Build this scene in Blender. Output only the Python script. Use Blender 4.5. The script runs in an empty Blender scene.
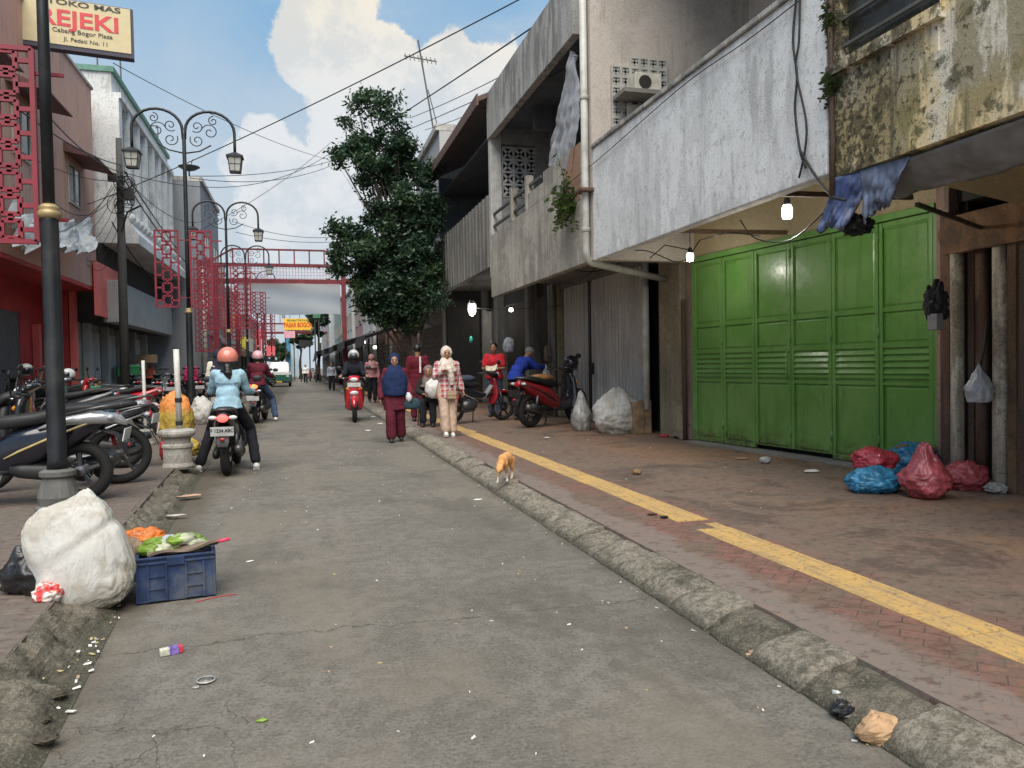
import bpy, bmesh, math, random
from mathutils import Vector, Matrix, noise, Euler
R = math.radians
SC = bpy.context.scene
COL = SC.collection
# ------------------------------------------------------------------ camera
F, CH = 765.0, 1.4
YAW, PITCH, ROLL = 15.25, 1.48, 1.0
def _basis():
    y, p, r = R(YAW), R(PITCH), R(ROLL)
    fw = Vector((math.sin(y)*math.cos(p), math.cos(y)*math.cos(p), -math.sin(p)))
    rt = Vector((math.cos(y), -math.sin(y), 0)); up = rt.cross(fw)
    return fw, rt*math.cos(r)-up*math.sin(r), up*math.cos(r)+rt*math.sin(r)
FW, RT, UP = _basis()
cam = bpy.data.cameras.new('camera'); co = bpy.data.objects.new('camera', cam); COL.objects.link(co)
m = Matrix((RT, UP, -FW)).transposed().to_4x4(); m.translation = (0, 0, CH); co.matrix_world = m
cam.sensor_width = 36; cam.lens = 36*F/1024; cam.clip_end = 3000; cam.clip_start = .05
SC.camera = co
SC.render.resolution_x = 1024; SC.render.resolution_y = 768
CP = Vector((0, 0, CH))
def ray(x, y): return FW+RT*((x-512)/F)+UP*((384-y)/F)
def gz(x, y, z=0.0):
    d = ray(x, y); return CP+d*((z-CH)/d.z)
def px(x, y, X):
    d = ray(x, y); return CP+d*(X/d.x)
def py(x, y, Y):
    d = ray(x, y); return CP+d*(Y/d.y)
# ------------------------------------------------------------------ light
SUN_EL, SUN_AZ = 57, 190        # degrees, azimuth clockwise from +Y
SKY_STR, SUN_STR, SUN_ANG = .10, 3.0, 60
EXPO = 0.92
vs = SC.view_settings
vs.view_transform = 'Standard'; vs.look = 'None'; vs.gamma = 1; vs.exposure = EXPO
try: SC.view_settings.use_curve_mapping = False
except Exception: pass
sl = bpy.data.lights.new('sun', 'SUN'); sl.energy = SUN_STR; sl.angle = R(SUN_ANG); sl.color = (1, .93, .82)
so = bpy.data.objects.new('sun', sl); COL.objects.link(so)
sd = Vector((math.sin(R(SUN_AZ))*math.cos(R(SUN_EL)), math.cos(R(SUN_AZ))*math.cos(R(SUN_EL)), math.sin(R(SUN_EL))))
so.rotation_euler = sd.to_track_quat('Z', 'Y').to_euler()
W = bpy.data.worlds.new('World'); SC.world = W; W.use_nodes = True
def world():
    nt = W.node_tree; nt.nodes.clear(); N = nt.nodes.new; L = nt.links.new
    out = N('ShaderNodeOutputWorld'); bg = N('ShaderNodeBackground'); bg.inputs[1].default_value = SKY_STR
    L(bg.outputs[0], out.inputs[0])
    sky = N('ShaderNodeTexSky'); sky.sky_type = 'NISHITA'; sky.sun_disc = False
    sky.sun_elevation = R(SUN_EL); sky.sun_rotation = R(SUN_AZ); sky.air_density = 1.0; sky.dust_density = 1.5
    tc = N('ShaderNodeTexCoord'); d0 = tc.outputs['Generated']
    def math_(op, a, b=None, c=None, clamp=False):
        n = N('ShaderNodeMath'); n.operation = op; n.use_clamp = clamp
        for i, q in enumerate((a, b, c)):
            if q is None: continue
            if isinstance(q, (int, float)): n.inputs[i].default_value = q
            else: L(q, n.inputs[i])
        return n.outputs[0]
    def noise_(sc, det=8, rough=.6, vec=None, out='Fac'):
        n = N('ShaderNodeTexNoise'); n.inputs['Scale'].default_value = sc; n.inputs['Detail'].default_value = det
        n.inputs['Roughness'].default_value = rough; L(vec or d0, n.inputs['Vector']); return n.outputs[out]
    def mix(f, a, b):
        n = N('ShaderNodeMix'); n.data_type = 'RGBA'
        for s, q in ((n.inputs[0], f), (n.inputs[6], a), (n.inputs[7], b)):
            if isinstance(q, (int, float)): s.default_value = q
            elif isinstance(q, tuple): s.default_value = (*q, 1)
            else: L(q, s)
        return n.outputs[2]
    def ss(v, a, b):
        n = N('ShaderNodeMapRange'); n.interpolation_type = 'SMOOTHSTEP'
        L(v, n.inputs[0]); n.inputs[1].default_value = a; n.inputs[2].default_value = b; return n.outputs[0]
    n1 = noise_(7, 9, .62); n2 = noise_(20, 9, .68)
    # cumulus heads: (pixel x, pixel y, radius in px)
    blobs = [(345, 5, 50), (330, 50, 46), (372, 55, 50), (312, 72, 30), (395, 85, 45), (350, 100, 55), (420, 120, 50),
             (268, 138, 30), (285, 170, 45), (250, 165, 30), (450, 75, 42), (480, 90, 50), (505, 72, 40), (455, 140, 70),
             (360, 170, 80), (300, 215, 75), (540, 95, 60), (620, 110, 90), (420, 230, 90)]
    cur = None
    for bx, by, br in blobs:
        c = ray(bx, by).normalized()
        v = N('ShaderNodeVectorMath'); v.operation = 'DISTANCE'; L(d0, v.inputs[0]); v.inputs[1].default_value = c
        e = math_('MULTIPLY_ADD', v.outputs['Value'], -F/br, 1.0)
        cur = e if cur is None else math_('MAXIMUM', cur, e)
    dn = math_('ADD', math_('MULTIPLY', math_('SUBTRACT', n1, .5), 1.5), math_('MULTIPLY', math_('SUBTRACT', n2, .5), .8))
    dens = math_('ADD', cur, dn)
    cmask = ss(dens, .08, .22)
    sep = N('ShaderNodeSeparateXYZ'); L(d0, sep.inputs[0]); el = sep.outputs[2]
    # pale haze low in the sky, thin wisps above
    low = ss(math_('ADD', el, math_('MULTIPLY', math_('SUBTRACT', n1, .5), .25)), .50, .16)
    wis = N('ShaderNodeMapping'); wis.inputs['Scale'].default_value = (1, 1, 4.5); L(d0, wis.inputs[0])
    wn = ss(noise_(2.2, 8, .6, wis.outputs[0]), .48, .78)
    blue = mix(.82, sky.outputs[0], (1.3, 2.5, 3.75))
    skyc = mix(math_('MULTIPLY', wn, .45), blue, (3.1, 3.5, 3.9))
    skyc = mix(math_('MULTIPLY', low, .85), skyc, (3.25, 3.6, 3.9))
    sh = ss(math_('ADD', n2, math_('MULTIPLY', n1, 1.2)), 1.0, 1.25)
    up = ss(el, .28, .46)
    lit = mix(up, (4.2, 4.35, 4.5), (5.0, 4.6, 3.85))
    shd = mix(up, (3.5, 3.8, 4.1), (4.1, 3.95, 3.6))
    cc = mix(sh, lit, shd)
    cmask = math_('MULTIPLY', cmask, ss(el, .05, .2)); fin = mix(math_('MULTIPLY', cmask, .96), skyc, cc)
    L(fin, bg.inputs[0])
world()
try:
    SC.cycles.max_bounces = 6; SC.cycles.use_denoising = True
except Exception: pass
# ------------------------------------------------------------------ materials
MATS = {}
def node_mat(name):
    m = bpy.data.materials.new(name); m.use_nodes = True; nt = m.node_tree
    b = nt.nodes['Principled BSDF']; return m, nt, b, nt.nodes.new, nt.links.new
def _mix(nt, f, a, b, mode='MIX'):
    n = nt.nodes.new('ShaderNodeMix'); n.data_type = 'RGBA'; n.blend_type = mode
    for s, q in ((n.inputs[0], f), (n.inputs[6], a), (n.inputs[7], b)):
        if isinstance(q, (int, float)): s.default_value = q
        elif isinstance(q, tuple): s.default_value = (*q[:3], 1)
        else: nt.links.new(q, s)
    return n.outputs[2]
def _mr(nt, v, a, b, lo=0., hi=1., smooth=True):
    n = nt.nodes.new('ShaderNodeMapRange')
    if smooth: n.interpolation_type = 'SMOOTHSTEP'
    nt.links.new(v, n.inputs[0])
    for i, q in zip((1, 2, 3, 4), (a, b, lo, hi)): n.inputs[i].default_value = q
    return n.outputs[0]
def _noise(nt, vec, sc, det=6, rough=.6, dist=0.):
    n = nt.nodes.new('ShaderNodeTexNoise'); n.inputs['Scale'].default_value = sc; n.inputs['Detail'].default_value = det
    n.inputs['Roughness'].default_value = rough; n.inputs['Distortion'].default_value = dist
    nt.links.new(vec, n.inputs['Vector']); return n.outputs['Fac']
def _map(nt, vec, sc=(1, 1, 1), loc=(0, 0, 0), rot=(0, 0, 0)):
    n = nt.nodes.new('ShaderNodeMapping'); n.inputs['Scale'].default_value = sc; n.inputs['Location'].default_value = loc
    n.inputs['Rotation'].default_value = rot; nt.links.new(vec, n.inputs['Vector']); return n.outputs[0]
def _m(nt, op, a, b=None, clamp=False):
    n = nt.nodes.new('ShaderNodeMath'); n.operation = op; n.use_clamp = clamp
    for i, q in enumerate((a, b)):
        if q is None: continue
        if isinstance(q, (int, float)): n.inputs[i].default_value = q
        else: nt.links.new(q, n.inputs[i])
    return n.outputs[0]
def _bump(nt, b, h, st=.3, dist=.01):
    n = nt.nodes.new('ShaderNodeBump'); n.inputs['Strength'].default_value = st; n.inputs['Distance'].default_value = dist
    nt.links.new(h, n.inputs['Height']); nt.links.new(n.outputs[0], b.inputs['Normal'])
def _coord(nt, world=True):
    if world: return nt.nodes.new('ShaderNodeNewGeometry').outputs['Position']
    return nt.nodes.new('ShaderNodeTexCoord').outputs['Object']
def pbr(name, c, rough=.6, metal=0., var=.15, sc=6., bump=.15, bsc=40., bd=.004, dirt=None, dirt_amt=.0, spec=.5, alpha=1., trans=0., world=False, coat=0., sss=0.):
    if name in MATS: return MATS[name]
    m, nt, b, N, L = node_mat(name); v = _coord(nt, world)
    n = _noise(nt, v, sc, 5)
    lo = tuple(x*(1-var) for x in c); hi = tuple(min(1, x*(1+var)) for x in c)
    col = _mix(nt, _mr(nt, n, .3, .7), lo, hi)
    if dirt:
        n2 = _noise(nt, v, sc*.6, 8, .7); col = _mix(nt, _m(nt, 'MULTIPLY', _mr(nt, n2, .45, .65), dirt_amt), col, dirt)
    L(col, b.inputs['Base Color'])
    L(_mr(nt, n, .2, .8, max(0, rough-.08), min(1, rough+.08)), b.inputs['Roughness'])
    b.inputs['Metallic'].default_value = metal; b.inputs['Specular IOR Level'].default_value = spec
    if coat: b.inputs['Coat Weight'].default_value = coat; b.inputs['Coat Roughness'].default_value = .12
    if alpha < 1: b.inputs['Alpha'].default_value = alpha
    if trans: b.inputs['Transmission Weight'].default_value = trans
    if bump: _bump(nt, b, _noise(nt, v, bsc, 6), bump, bd)
    MATS[name] = m; return m
def emit(name, c, s):
    m, nt, b, N, L = node_mat(name)
    b.inputs['Base Color'].default_value = (*c, 1); b.inputs['Emission Color'].default_value = (*c, 1); b.inputs['Emission Strength'].default_value = s
    MATS[name] = m; return m
def concrete(name, c1, c2, dark, blot=(.4, .65), streak=(.5, .72), samt=.7, speck=.5, seed=0., bump=.5, rough=.9, ssc=(5, 5, .45), edge=None, moss=None, mamt=.6, dk=0.):
    """weathered plaster: base c1, patches c2, dark run-down streaks and specks; edge=(z0,z1) dirt near both edges"""
    m, nt, b, N, L = node_mat(name); v0 = _coord(nt, True); v = _map(nt, v0, loc=(seed, seed*.7, seed*.3))
    sq = lambda r: (((r[0]+r[1])/2-(r[1]-r[0])*.28), ((r[0]+r[1])/2+(r[1]-r[0])*.28)); blot = sq(blot); streak = (sq(streak)[0]-.02, sq(streak)[1]-.02)
    n1 = _noise(nt, v, .9, 9, .65, .3)
    col = _mix(nt, _mr(nt, n1, *blot), c1, c2)
    st = _noise(nt, _map(nt, v, ssc), 1.0, 9, .68)
    big = _noise(nt, v, .55, 3)
    sf = _m(nt, 'MULTIPLY', _mr(nt, st, *streak), _mr(nt, big, .3, .65))
    if edge:
        sp = N('ShaderNodeSeparateXYZ'); L(v0, sp.inputs[0]); z = sp.outputs[2]
        w = _noise(nt, _map(nt, v, (3, 3, .8)), 1.5, 8)
        zz = _m(nt, 'ADD', z, _m(nt, 'MULTIPLY', _m(nt, 'SUBTRACT', w, .5), (edge[1]-edge[0])*.9))
        e1 = _mr(nt, zz, edge[1]-(edge[1]-edge[0])*.22, edge[1]+.05); e2 = _mr(nt, zz, edge[0]+(edge[1]-edge[0])*.12, edge[0]-.06)
        sf = _m(nt, 'MAXIMUM', sf, _m(nt, 'MULTIPLY', _m(nt, 'MAXIMUM', e1, e2), _mr(nt, st, .35, .6)))
    col = _mix(nt, _m(nt, 'MULTIPLY', sf, samt), col, dark)
    if moss:
        mo = _noise(nt, v, 2.2, 10, .75); col = _mix(nt, _m(nt, 'MULTIPLY', _mr(nt, mo, .48, .56), mamt), col, moss)
    if dk:
        db = _noise(nt, _map(nt, v, (1, 1, .75), loc=(11, 5, 3)), 1.25, 10, .72, .6); col = _mix(nt, _m(nt, 'MULTIPLY', _mr(nt, db, .48, .56), dk), col, dark)
    fine = _noise(nt, v, 14, 10, .75)
    col = _mix(nt, _m(nt, 'MULTIPLY', _mr(nt, fine, .54, .61), speck), col, dark)
    fl = _noise(nt, v, 60, 4, .7)
    col = _mix(nt, .35, col, _mix(nt, _mr(nt, fl, .42, .58), tuple(x*.6 for x in c1), tuple(min(1, x*1.15) for x in c1)), 'MULTIPLY' if False else 'MIX')
    L(col, b.inputs['Base Color']); b.inputs['Roughness'].default_value = rough; b.inputs['Specular IOR Level'].default_value = .25
    h = _m(nt, 'ADD', _m(nt, 'MULTIPLY', fine, .6), _m(nt, 'MULTIPLY', fl, .4))
    _bump(nt, b, h, bump, .012)
    MATS[name] = m; return m
# ------------------------------------------------------------------ mesh builder
class MB:
    def __init__(s): s.v = []; s.f = []
    def add(s, vs, fs):
        o = len(s.v); s.v += [Vector(p) for p in vs]; s.f += [tuple(i+o for i in f) for f in fs]; return s
    def box(s, x0, y0, z0, x1, y1, z1):
        x0, x1 = min(x0, x1), max(x0, x1); y0, y1 = min(y0, y1), max(y0, y1); z0, z1 = min(z0, z1), max(z0, z1)
        return s.add([(x, y, z) for z in (z0, z1) for x, y in ((x0, y0), (x1, y0), (x1, y1), (x0, y1))],
                     [(3, 2, 1, 0), (4, 5, 6, 7), (0, 1, 5, 4), (1, 2, 6, 5), (2, 3, 7, 6), (3, 0, 4, 7)])
    def obox(s, c, sz, rot=(0, 0, 0)):
        M = Euler(rot).to_matrix(); c = Vector(c); h = Vector(sz)/2
        return s.add([c+M@Vector((x*h.x, y*h.y, z*h.z)) for z in (-1, 1) for x, y in ((-1, -1), (1, -1), (1, 1), (-1, 1))],
                     [(3, 2, 1, 0), (4, 5, 6, 7), (0, 1, 5, 4), (1, 2, 6, 5), (2, 3, 7, 6), (3, 0, 4, 7)])
    def bar(s, a, b, w, h=None, upv=(0, 0, 1)):
        """rectangular bar from a to b"""
        a, b = Vector(a), Vector(b); h = h or w; d = (b-a).normalized(); u = Vector(upv)
        if abs(d.dot(u)) > .98: u = Vector((0, 1, 0))
        x = d.cross(u).normalized(); z = x.cross(d)
        vs = [p+x*(i*w/2)+z*(j*h/2) for p in (a, b) for i, j in ((-1, -1), (1, -1), (1, 1), (-1, 1))]
        return s.add(vs, [(0, 1, 2, 3), (7, 6, 5, 4), (0, 4, 5, 1), (1, 5, 6, 2), (2, 6, 7, 3), (3, 7, 4, 0)])
    def tube(s, pts, r, n=8, cap=True):
        pts = [Vector(p) for p in pts]; k = len(pts); rr = r if isinstance(r, (list, tuple)) else [r]*k
        rings = []; prev = None
        for i, p in enumerate(pts):
            d = (pts[min(i+1, k-1)]-pts[max(i-1, 0)]).normalized()
            if prev is None:
                u = Vector((0, 0, 1)) if abs(d.z) < .9 else Vector((1, 0, 0)); x = d.cross(u).normalized()
            else: x = (prev-d*prev.dot(d)).normalized()
            prev = x; y = d.cross(x)
            rings.append([p+(x*math.cos(a)+y*math.sin(a))*rr[i] for a in (2*math.pi*j/n for j in range(n))])
        return s.loft(rings, cap)
    def loft(s, rings, cap=True, close=True):
        n = len(rings[0]); vs = [p for r in rings for p in r]; fs = []
        for i in range(len(rings)-1):
            for j in range(n if close else n-1):
                a, b = i*n+j, i*n+(j+1) % n; fs.append((a, b, b+n, a+n))
        if cap and close: fs += [tuple(reversed(range(n))), tuple(range((len(rings)-1)*n, len(rings)*n))]
        return s.add(vs, fs)
    def lathe(s, prof, c=(0, 0, 0), n=24, axis='z', cap=True):
        c = Vector(c); rings = []
        for r, h in prof:
            ring = []
            for j in range(n):
                a = 2*math.pi*j/n; x, y = r*math.cos(a), r*math.sin(a)
                ring.append(c+(Vector((x, y, h)) if axis == 'z' else Vector((h, x, y)) if axis == 'x' else Vector((y, h, x))))
            rings.append(ring)
        return s.loft(rings, cap)
    def torus(s, c, R0, r0, axis='x', n=28, k=8):
        prof = [(R0+r0*math.cos(2*math.pi*i/k), r0*math.sin(2*math.pi*i/k)) for i in range(k+1)]
        return s.lathe(prof, c, n, axis, cap=False)
    def prism(s, pts, ax, t0, t1):
        """2D outline extruded along an axis: 'x' pts=(y,z) 'y' pts=(x,z) 'z' pts=(x,y)"""
        def P(a, b, t): return (t, a, b) if ax == 'x' else (a, t, b) if ax == 'y' else (a, b, t)
        n = len(pts); vs = [P(a, b, t0) for a, b in pts]+[P(a, b, t1) for a, b in pts]
        fs = [tuple(range(n)), tuple(reversed(range(n, 2*n)))]+[(j, j+n, (j+1) % n+n, (j+1) % n) for j in range(n)]
        return s.add(vs, fs)
    def grid(s, fn, nu, nv):
        vs = [fn(i/nu, j/nv) for j in range(nv+1) for i in range(nu+1)]
        return s.add(vs, [(j*(nu+1)+i, j*(nu+1)+i+1, (j+1)*(nu+1)+i+1, (j+1)*(nu+1)+i) for j in range(nv) for i in range(nu)])
    def ball(s, c, r, nu=14, nv=9, fn=None, rot=None):
        """ellipsoid; fn(unit vector) -> radius factor"""
        c = Vector(c); r = Vector(r) if not isinstance(r, (int, float)) else Vector((r, r, r)); M = Euler(rot).to_matrix() if rot else None
        def P(u):
            k = fn(u) if fn else 1.; p = Vector((u.x*r.x, u.y*r.y, u.z*r.z))*k
            return c+(M@p if M else p)
        vs = [P(Vector((0, 0, -1)))]; fs = []
        for j in range(1, nv):
            t = math.pi*j/nv-math.pi/2
            for i in range(nu):
                a = 2*math.pi*i/nu; vs.append(P(Vector((math.cos(t)*math.cos(a), math.cos(t)*math.sin(a), math.sin(t)))))
        vs.append(P(Vector((0, 0, 1)))); top = len(vs)-1
        for i in range(nu):
            fs.append((0, 1+(i+1) % nu, 1+i)); b = 1+(nv-2)*nu; fs.append((top, b+i, b+(i+1) % nu))
        for j in range(nv-2):
            for i in range(nu):
                a, b = 1+j*nu+i, 1+j*nu+(i+1) % nu; fs.append((a, b, b+nu, a+nu))
        return s.add(vs, fs)
    def cap(s, a, ra, b, rb, n=12):
        """tapered capsule"""
        a, b = Vector(a), Vector(b); s.ball(a, ra, n, 8); s.ball(b, rb, n, 8); return s.tube([a, b], [ra, rb], n)
    def build(s, name, mat, parent=None, smooth=False, origin=None, world=True, bevel=0, seg=2, mods=None, loc=None):
        off = Vector((0, 0, 0))
        if world:
            p = parent
            while p: off += p.location; p = p.parent
            if origin is not None: off += Vector(origin)
        me = bpy.data.meshes.new(name); me.from_pydata([tuple(v-off) for v in s.v], [], s.f); me.update()
        bm = bmesh.new(); bm.from_mesh(me); bmesh.ops.recalc_face_normals(bm, faces=bm.faces); bm.to_mesh(me); bm.free()
        if mat: me.materials.append(mat)
        if smooth: me.polygons.foreach_set('use_smooth', [True]*len(me.polygons))
        o = bpy.data.objects.new(name, me); COL.objects.link(o)
        if parent: o.parent = parent
        if origin is not None: o.location = origin
        if loc is not None: o.location = loc
        if bevel:
            b = o.modifiers.new('bevel', 'BEVEL'); b.width = bevel; b.segments = seg; b.limit_method = 'ANGLE'; b.harden_normals = False
        for fn in (mods or []): fn(o)
        return o
def tag(o, label=None, cat=None, group=None, kind=None):
    if label: o['label'] = label
    if cat: o['category'] = cat
    if group: o['group'] = group
    if kind: o['kind'] = kind
    return o
def thing(name, label, cat, loc=(0, 0, 0), rz=0., group=None, scale=1.):
    o = bpy.data.objects.new(name, None); COL.objects.link(o); o.location = loc; o.rotation_euler = (0, 0, rz); o.empty_display_size = .2
    o.scale = (scale,)*3
    return tag(o, label, cat, group)
def struct(o): o['kind'] = 'structure'; return o
def copy_tree(o, parent=None):
    c = o.copy(); COL.objects.link(c)
    if parent: c.parent = parent
    for ch in list(o.children): copy_tree(ch, c)
    return c
def remesh(vox, sm=2, disp=0., dsc=.1):
    def fn(o):
        r = o.modifiers.new('remesh', 'REMESH'); r.mode = 'VOXEL'; r.voxel_size = vox; r.use_smooth_shade = True
        if sm:
            k = o.modifiers.new('smooth', 'SMOOTH'); k.iterations = sm; k.factor = .5
        if disp:
            t = bpy.data.textures.new('folds', 'CLOUDS'); t.noise_scale = dsc; t.noise_depth = 2
            d = o.modifiers.new('folds', 'DISPLACE'); d.texture = t; d.strength = disp; d.mid_level = .5; d.texture_coords = 'LOCAL'
    return fn
def fnoise(p, sc=1., oct=4): return noise.fractal(Vector(p)*sc, 1., 2., oct)
def text_mesh(txt, size, bold=0., extrude=.004):
    cu = bpy.data.curves.new('lettering', 'FONT'); cu.body = txt; cu.size = size; cu.align_x = 'CENTER'; cu.align_y = 'CENTER'
    cu.extrude = extrude; cu.offset = bold
    o = bpy.data.objects.new('lettering', cu); COL.objects.link(o)
    bpy.context.view_layer.update()
    me = bpy.data.meshes.new_from_object(o.evaluated_get(bpy.context.evaluated_depsgraph_get()))
    bpy.data.objects.remove(o); return me
def lettering(txt, size, mat, parent, origin, xdir, name='lettering', bold=0., sx=1.):
    """flat lettering whose reading direction is xdir (world), upright; origin in world"""
    me = text_mesh(txt, size, bold); x = Vector(xdir).normalized(); z = Vector((0, 0, 1)); z = (z-x*z.dot(x)).normalized(); n = x.cross(z)
    M = Matrix((x*sx, z, n)).transposed()
    for v in me.vertices: v.co = M@v.co
    me.materials.clear(); me.materials.append(mat); off = Vector((0, 0, 0)); p = parent
    while p: off += p.location; p = p.parent
    o = bpy.data.objects.new(name, me); COL.objects.link(o); o.parent = parent; o.location = Vector(origin)-off; return o
# ================================================================== SETTING
def road_mat():
    m, nt, b, N, L = node_mat('worn_road'); v = _coord(nt)
    a = _noise(nt, v, 1.1, 8, .65, .4); f = _noise(nt, v, 9, 8, .7); g = _noise(nt, v, 55, 5, .8); g2 = _noise(nt, v, 120, 3, .8)
    col = _mix(nt, _mr(nt, a, .3, .7), (.132, .120, .104), (.185, .168, .148))
    col = _mix(nt, _m(nt, 'MULTIPLY', _mr(nt, f, .46, .56), .5), col, (.098, .088, .075))
    col = _mix(nt, _m(nt, 'MULTIPLY', _mr(nt, g, .54, .62), .42), col, (.27, .25, .215))
    col = _mix(nt, _m(nt, 'MULTIPLY', _mr(nt, g, .47, .40), .7), col, (.055, .055, .048))
    col = _mix(nt, _m(nt, 'MULTIPLY', _mr(nt, g2, .60, .66), .4), col, (.36, .34, .30))
    w = _noise(nt, _map(nt, v, (1, .35, 1)), .8, 6, .6, .5); col = _mix(nt, _m(nt, 'MULTIPLY', _mr(nt, w, .47, .58), .45), col, (.19, .165, .13)); w3 = _noise(nt, _map(nt, v, (1, .5, 1), loc=(7, 3, 0)), 1.1, 7, .65); col = _mix(nt, _m(nt, 'MULTIPLY', _mr(nt, w3, .54, .62), .4), col, (.075, .07, .06))
    sp = N('ShaderNodeSeparateXYZ'); L(v, sp.inputs[0]); X, Y = sp.outputs[0], sp.outputs[1]
    # long wandering cracks across and along the carriageway
    nz = _noise(nt, v, 1.3, 8, .7); nz2 = _m(nt, 'SUBTRACT', nz, .5)
    def crack(base, k, w0, x0=None, x1=None):
        d = _m(nt, 'ABSOLUTE', _m(nt, 'ADD', _m(nt, 'SUBTRACT', base, k), _m(nt, 'MULTIPLY', nz2, .55)))
        return _mr(nt, d, w0, w0*.2)
    c1 = _m(nt, 'MULTIPLY', crack(Y, 4.15, .007), .8); c2 = _m(nt, 'MULTIPLY', crack(X, .35, .004), 0.0); c3 = crack(Y, 9.6, .012)
    # scored slabs on the near left
    vo = N('ShaderNodeTexVoronoi'); vo.feature = 'DISTANCE_TO_EDGE'; vo.inputs['Scale'].default_value = 2.3
    dv = N('ShaderNodeVectorMath'); dv.operation = 'ADD'; L(_map(nt, v, (1, .8, 1), rot=(0, 0, .6)), dv.inputs[0])
    nc = N('ShaderNodeTexNoise'); nc.inputs['Scale'].default_value = 2.; nc.inputs['Detail'].default_value = 7; L(v, nc.inputs['Vector']); L(nc.outputs['Color'], dv.inputs[1]); L(dv.outputs[0], vo.inputs['Vector'])
    c4 = _m(nt, 'MULTIPLY', _m(nt, 'MULTIPLY', _mr(nt, vo.outputs[0], .012, .002), .55), _m(nt, 'MULTIPLY', _mr(nt, X, .5, -.4), _mr(nt, Y, 4.0, 3.3)))
    cr = _m(nt, 'MAXIMUM', _m(nt, 'MAXIMUM', c1, c2), _m(nt, 'MAXIMUM', _m(nt, 'MULTIPLY', c3, .5), c4))
    cr = _m(nt, 'MULTIPLY', cr, _mr(nt, f, .35, .5))
    col = _mix(nt, _m(nt, 'MULTIPLY', cr, .8), col, (.05, .048, .04))
    # dirt gathered along the left kerb
    dl = _m(nt, 'ADD', X, _m(nt, 'MULTIPLY', nz2, .9)); col = _mix(nt, _m(nt, 'MULTIPLY', _mr(nt, dl, -.80, -1.12), .8), col, (.085, .07, .05))
    dr = _m(nt, 'ADD', X, _m(nt, 'MULTIPLY', nz2, .5)); col = _mix(nt, _m(nt, 'MULTIPLY', _mr(nt, dr, 1.85, 2.05), .65), col, (.07, .062, .045))
    L(col, b.inputs['Base Color']); b.inputs['Roughness'].default_value = .82; b.inputs['Specular IOR Level'].default_value = .3
    _bump(nt, b, _m(nt, 'SUBTRACT', _m(nt, 'ADD', _m(nt, 'MULTIPLY', g, .7), _m(nt, 'MULTIPLY', f, .6)), cr), .75, .012)
    return m
def paver_mat(name, c1, c2, mortar, red=None, dirt=(.13, .105, .08), damt=.75, rot=.785, zone=None):
    m, nt, b, N, L = node_mat(name); v = _coord(nt)
    br = N('ShaderNodeTexBrick'); br.inputs['Scale'].default_value = 5.; br.inputs['Mortar Size'].default_value = .022; br.inputs['Mortar Smooth'].default_value = .3
    br.inputs['Color1'].default_value = (*c1, 1); br.inputs['Color2'].default_value = (*c2, 1); br.inputs['Mortar'].default_value = (*mortar, 1)
    br.inputs['Brick Width'].default_value = 1.0; br.inputs['Row Height'].default_value = .5
    L(_map(nt, v, rot=(0, 0, rot)), br.inputs['Vector'])
    a = _noise(nt, v, 1.6, 9, .68, .5); f = _noise(nt, v, 13, 8, .75); big = _noise(nt, v, .5, 5)
    col = br.outputs['Color']
    col = _mix(nt, _m(nt, 'MULTIPLY', _mr(nt, a, .42, .56), damt), col, dirt)
    if zone:   # worn darker walking area beyond the guide strip
        sp = N('ShaderNodeSeparateXYZ'); L(v, sp.inputs[0]); xx = _m(nt, 'ADD', sp.outputs[0], _m(nt, 'MULTIPLY', _m(nt, 'SUBTRACT', a, .5), .8))
        z1 = _m(nt, 'MULTIPLY', _mr(nt, xx, 3.0, 3.3), .62); col = _mix(nt, z1, col, (.165, .128, .10))
        z2 = _m(nt, 'MULTIPLY', _mr(nt, xx, 2.58, 2.45), .75); col = _mix(nt, z2, col, (.19, .165, .145))
        z3 = _m(nt, 'MULTIPLY', _m(nt, 'MULTIPLY', _mr(nt, xx, 3.8, 4.8), _mr(nt, big, .44, .54)), .65); col = _mix(nt, z3, col, (.26, .15, .085)); z4 = _m(nt, 'MULTIPLY', _m(nt, 'MULTIPLY', _mr(nt, xx, 3.1, 3.4), _mr(nt, _noise(nt, _map(nt, v, loc=(3, 9, 1)), .9, 8, .7, .6), .52, .60)), .6); col = _mix(nt, z4, col, (.065, .05, .04))
    col = _mix(nt, _m(nt, 'MULTIPLY', _mr(nt, f, .53, .60), .6), col, tuple(x*.45 for x in c1))
    col = _mix(nt, _m(nt, 'MULTIPLY', _mr(nt, f, .46, .40), .4), col, tuple(min(1, x*1.6) for x in c2))
    L(col, b.inputs['Base Color']); b.inputs['Roughness'].default_value = .8; b.inputs['Specular IOR Level'].default_value = .3
    h = _m(nt, 'ADD', _m(nt, 'MULTIPLY', f, .6), _m(nt, 'MULTIPLY', br.outputs['Fac'], -.35)); _bump(nt, b, h, .5, .01)
    return m
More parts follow.
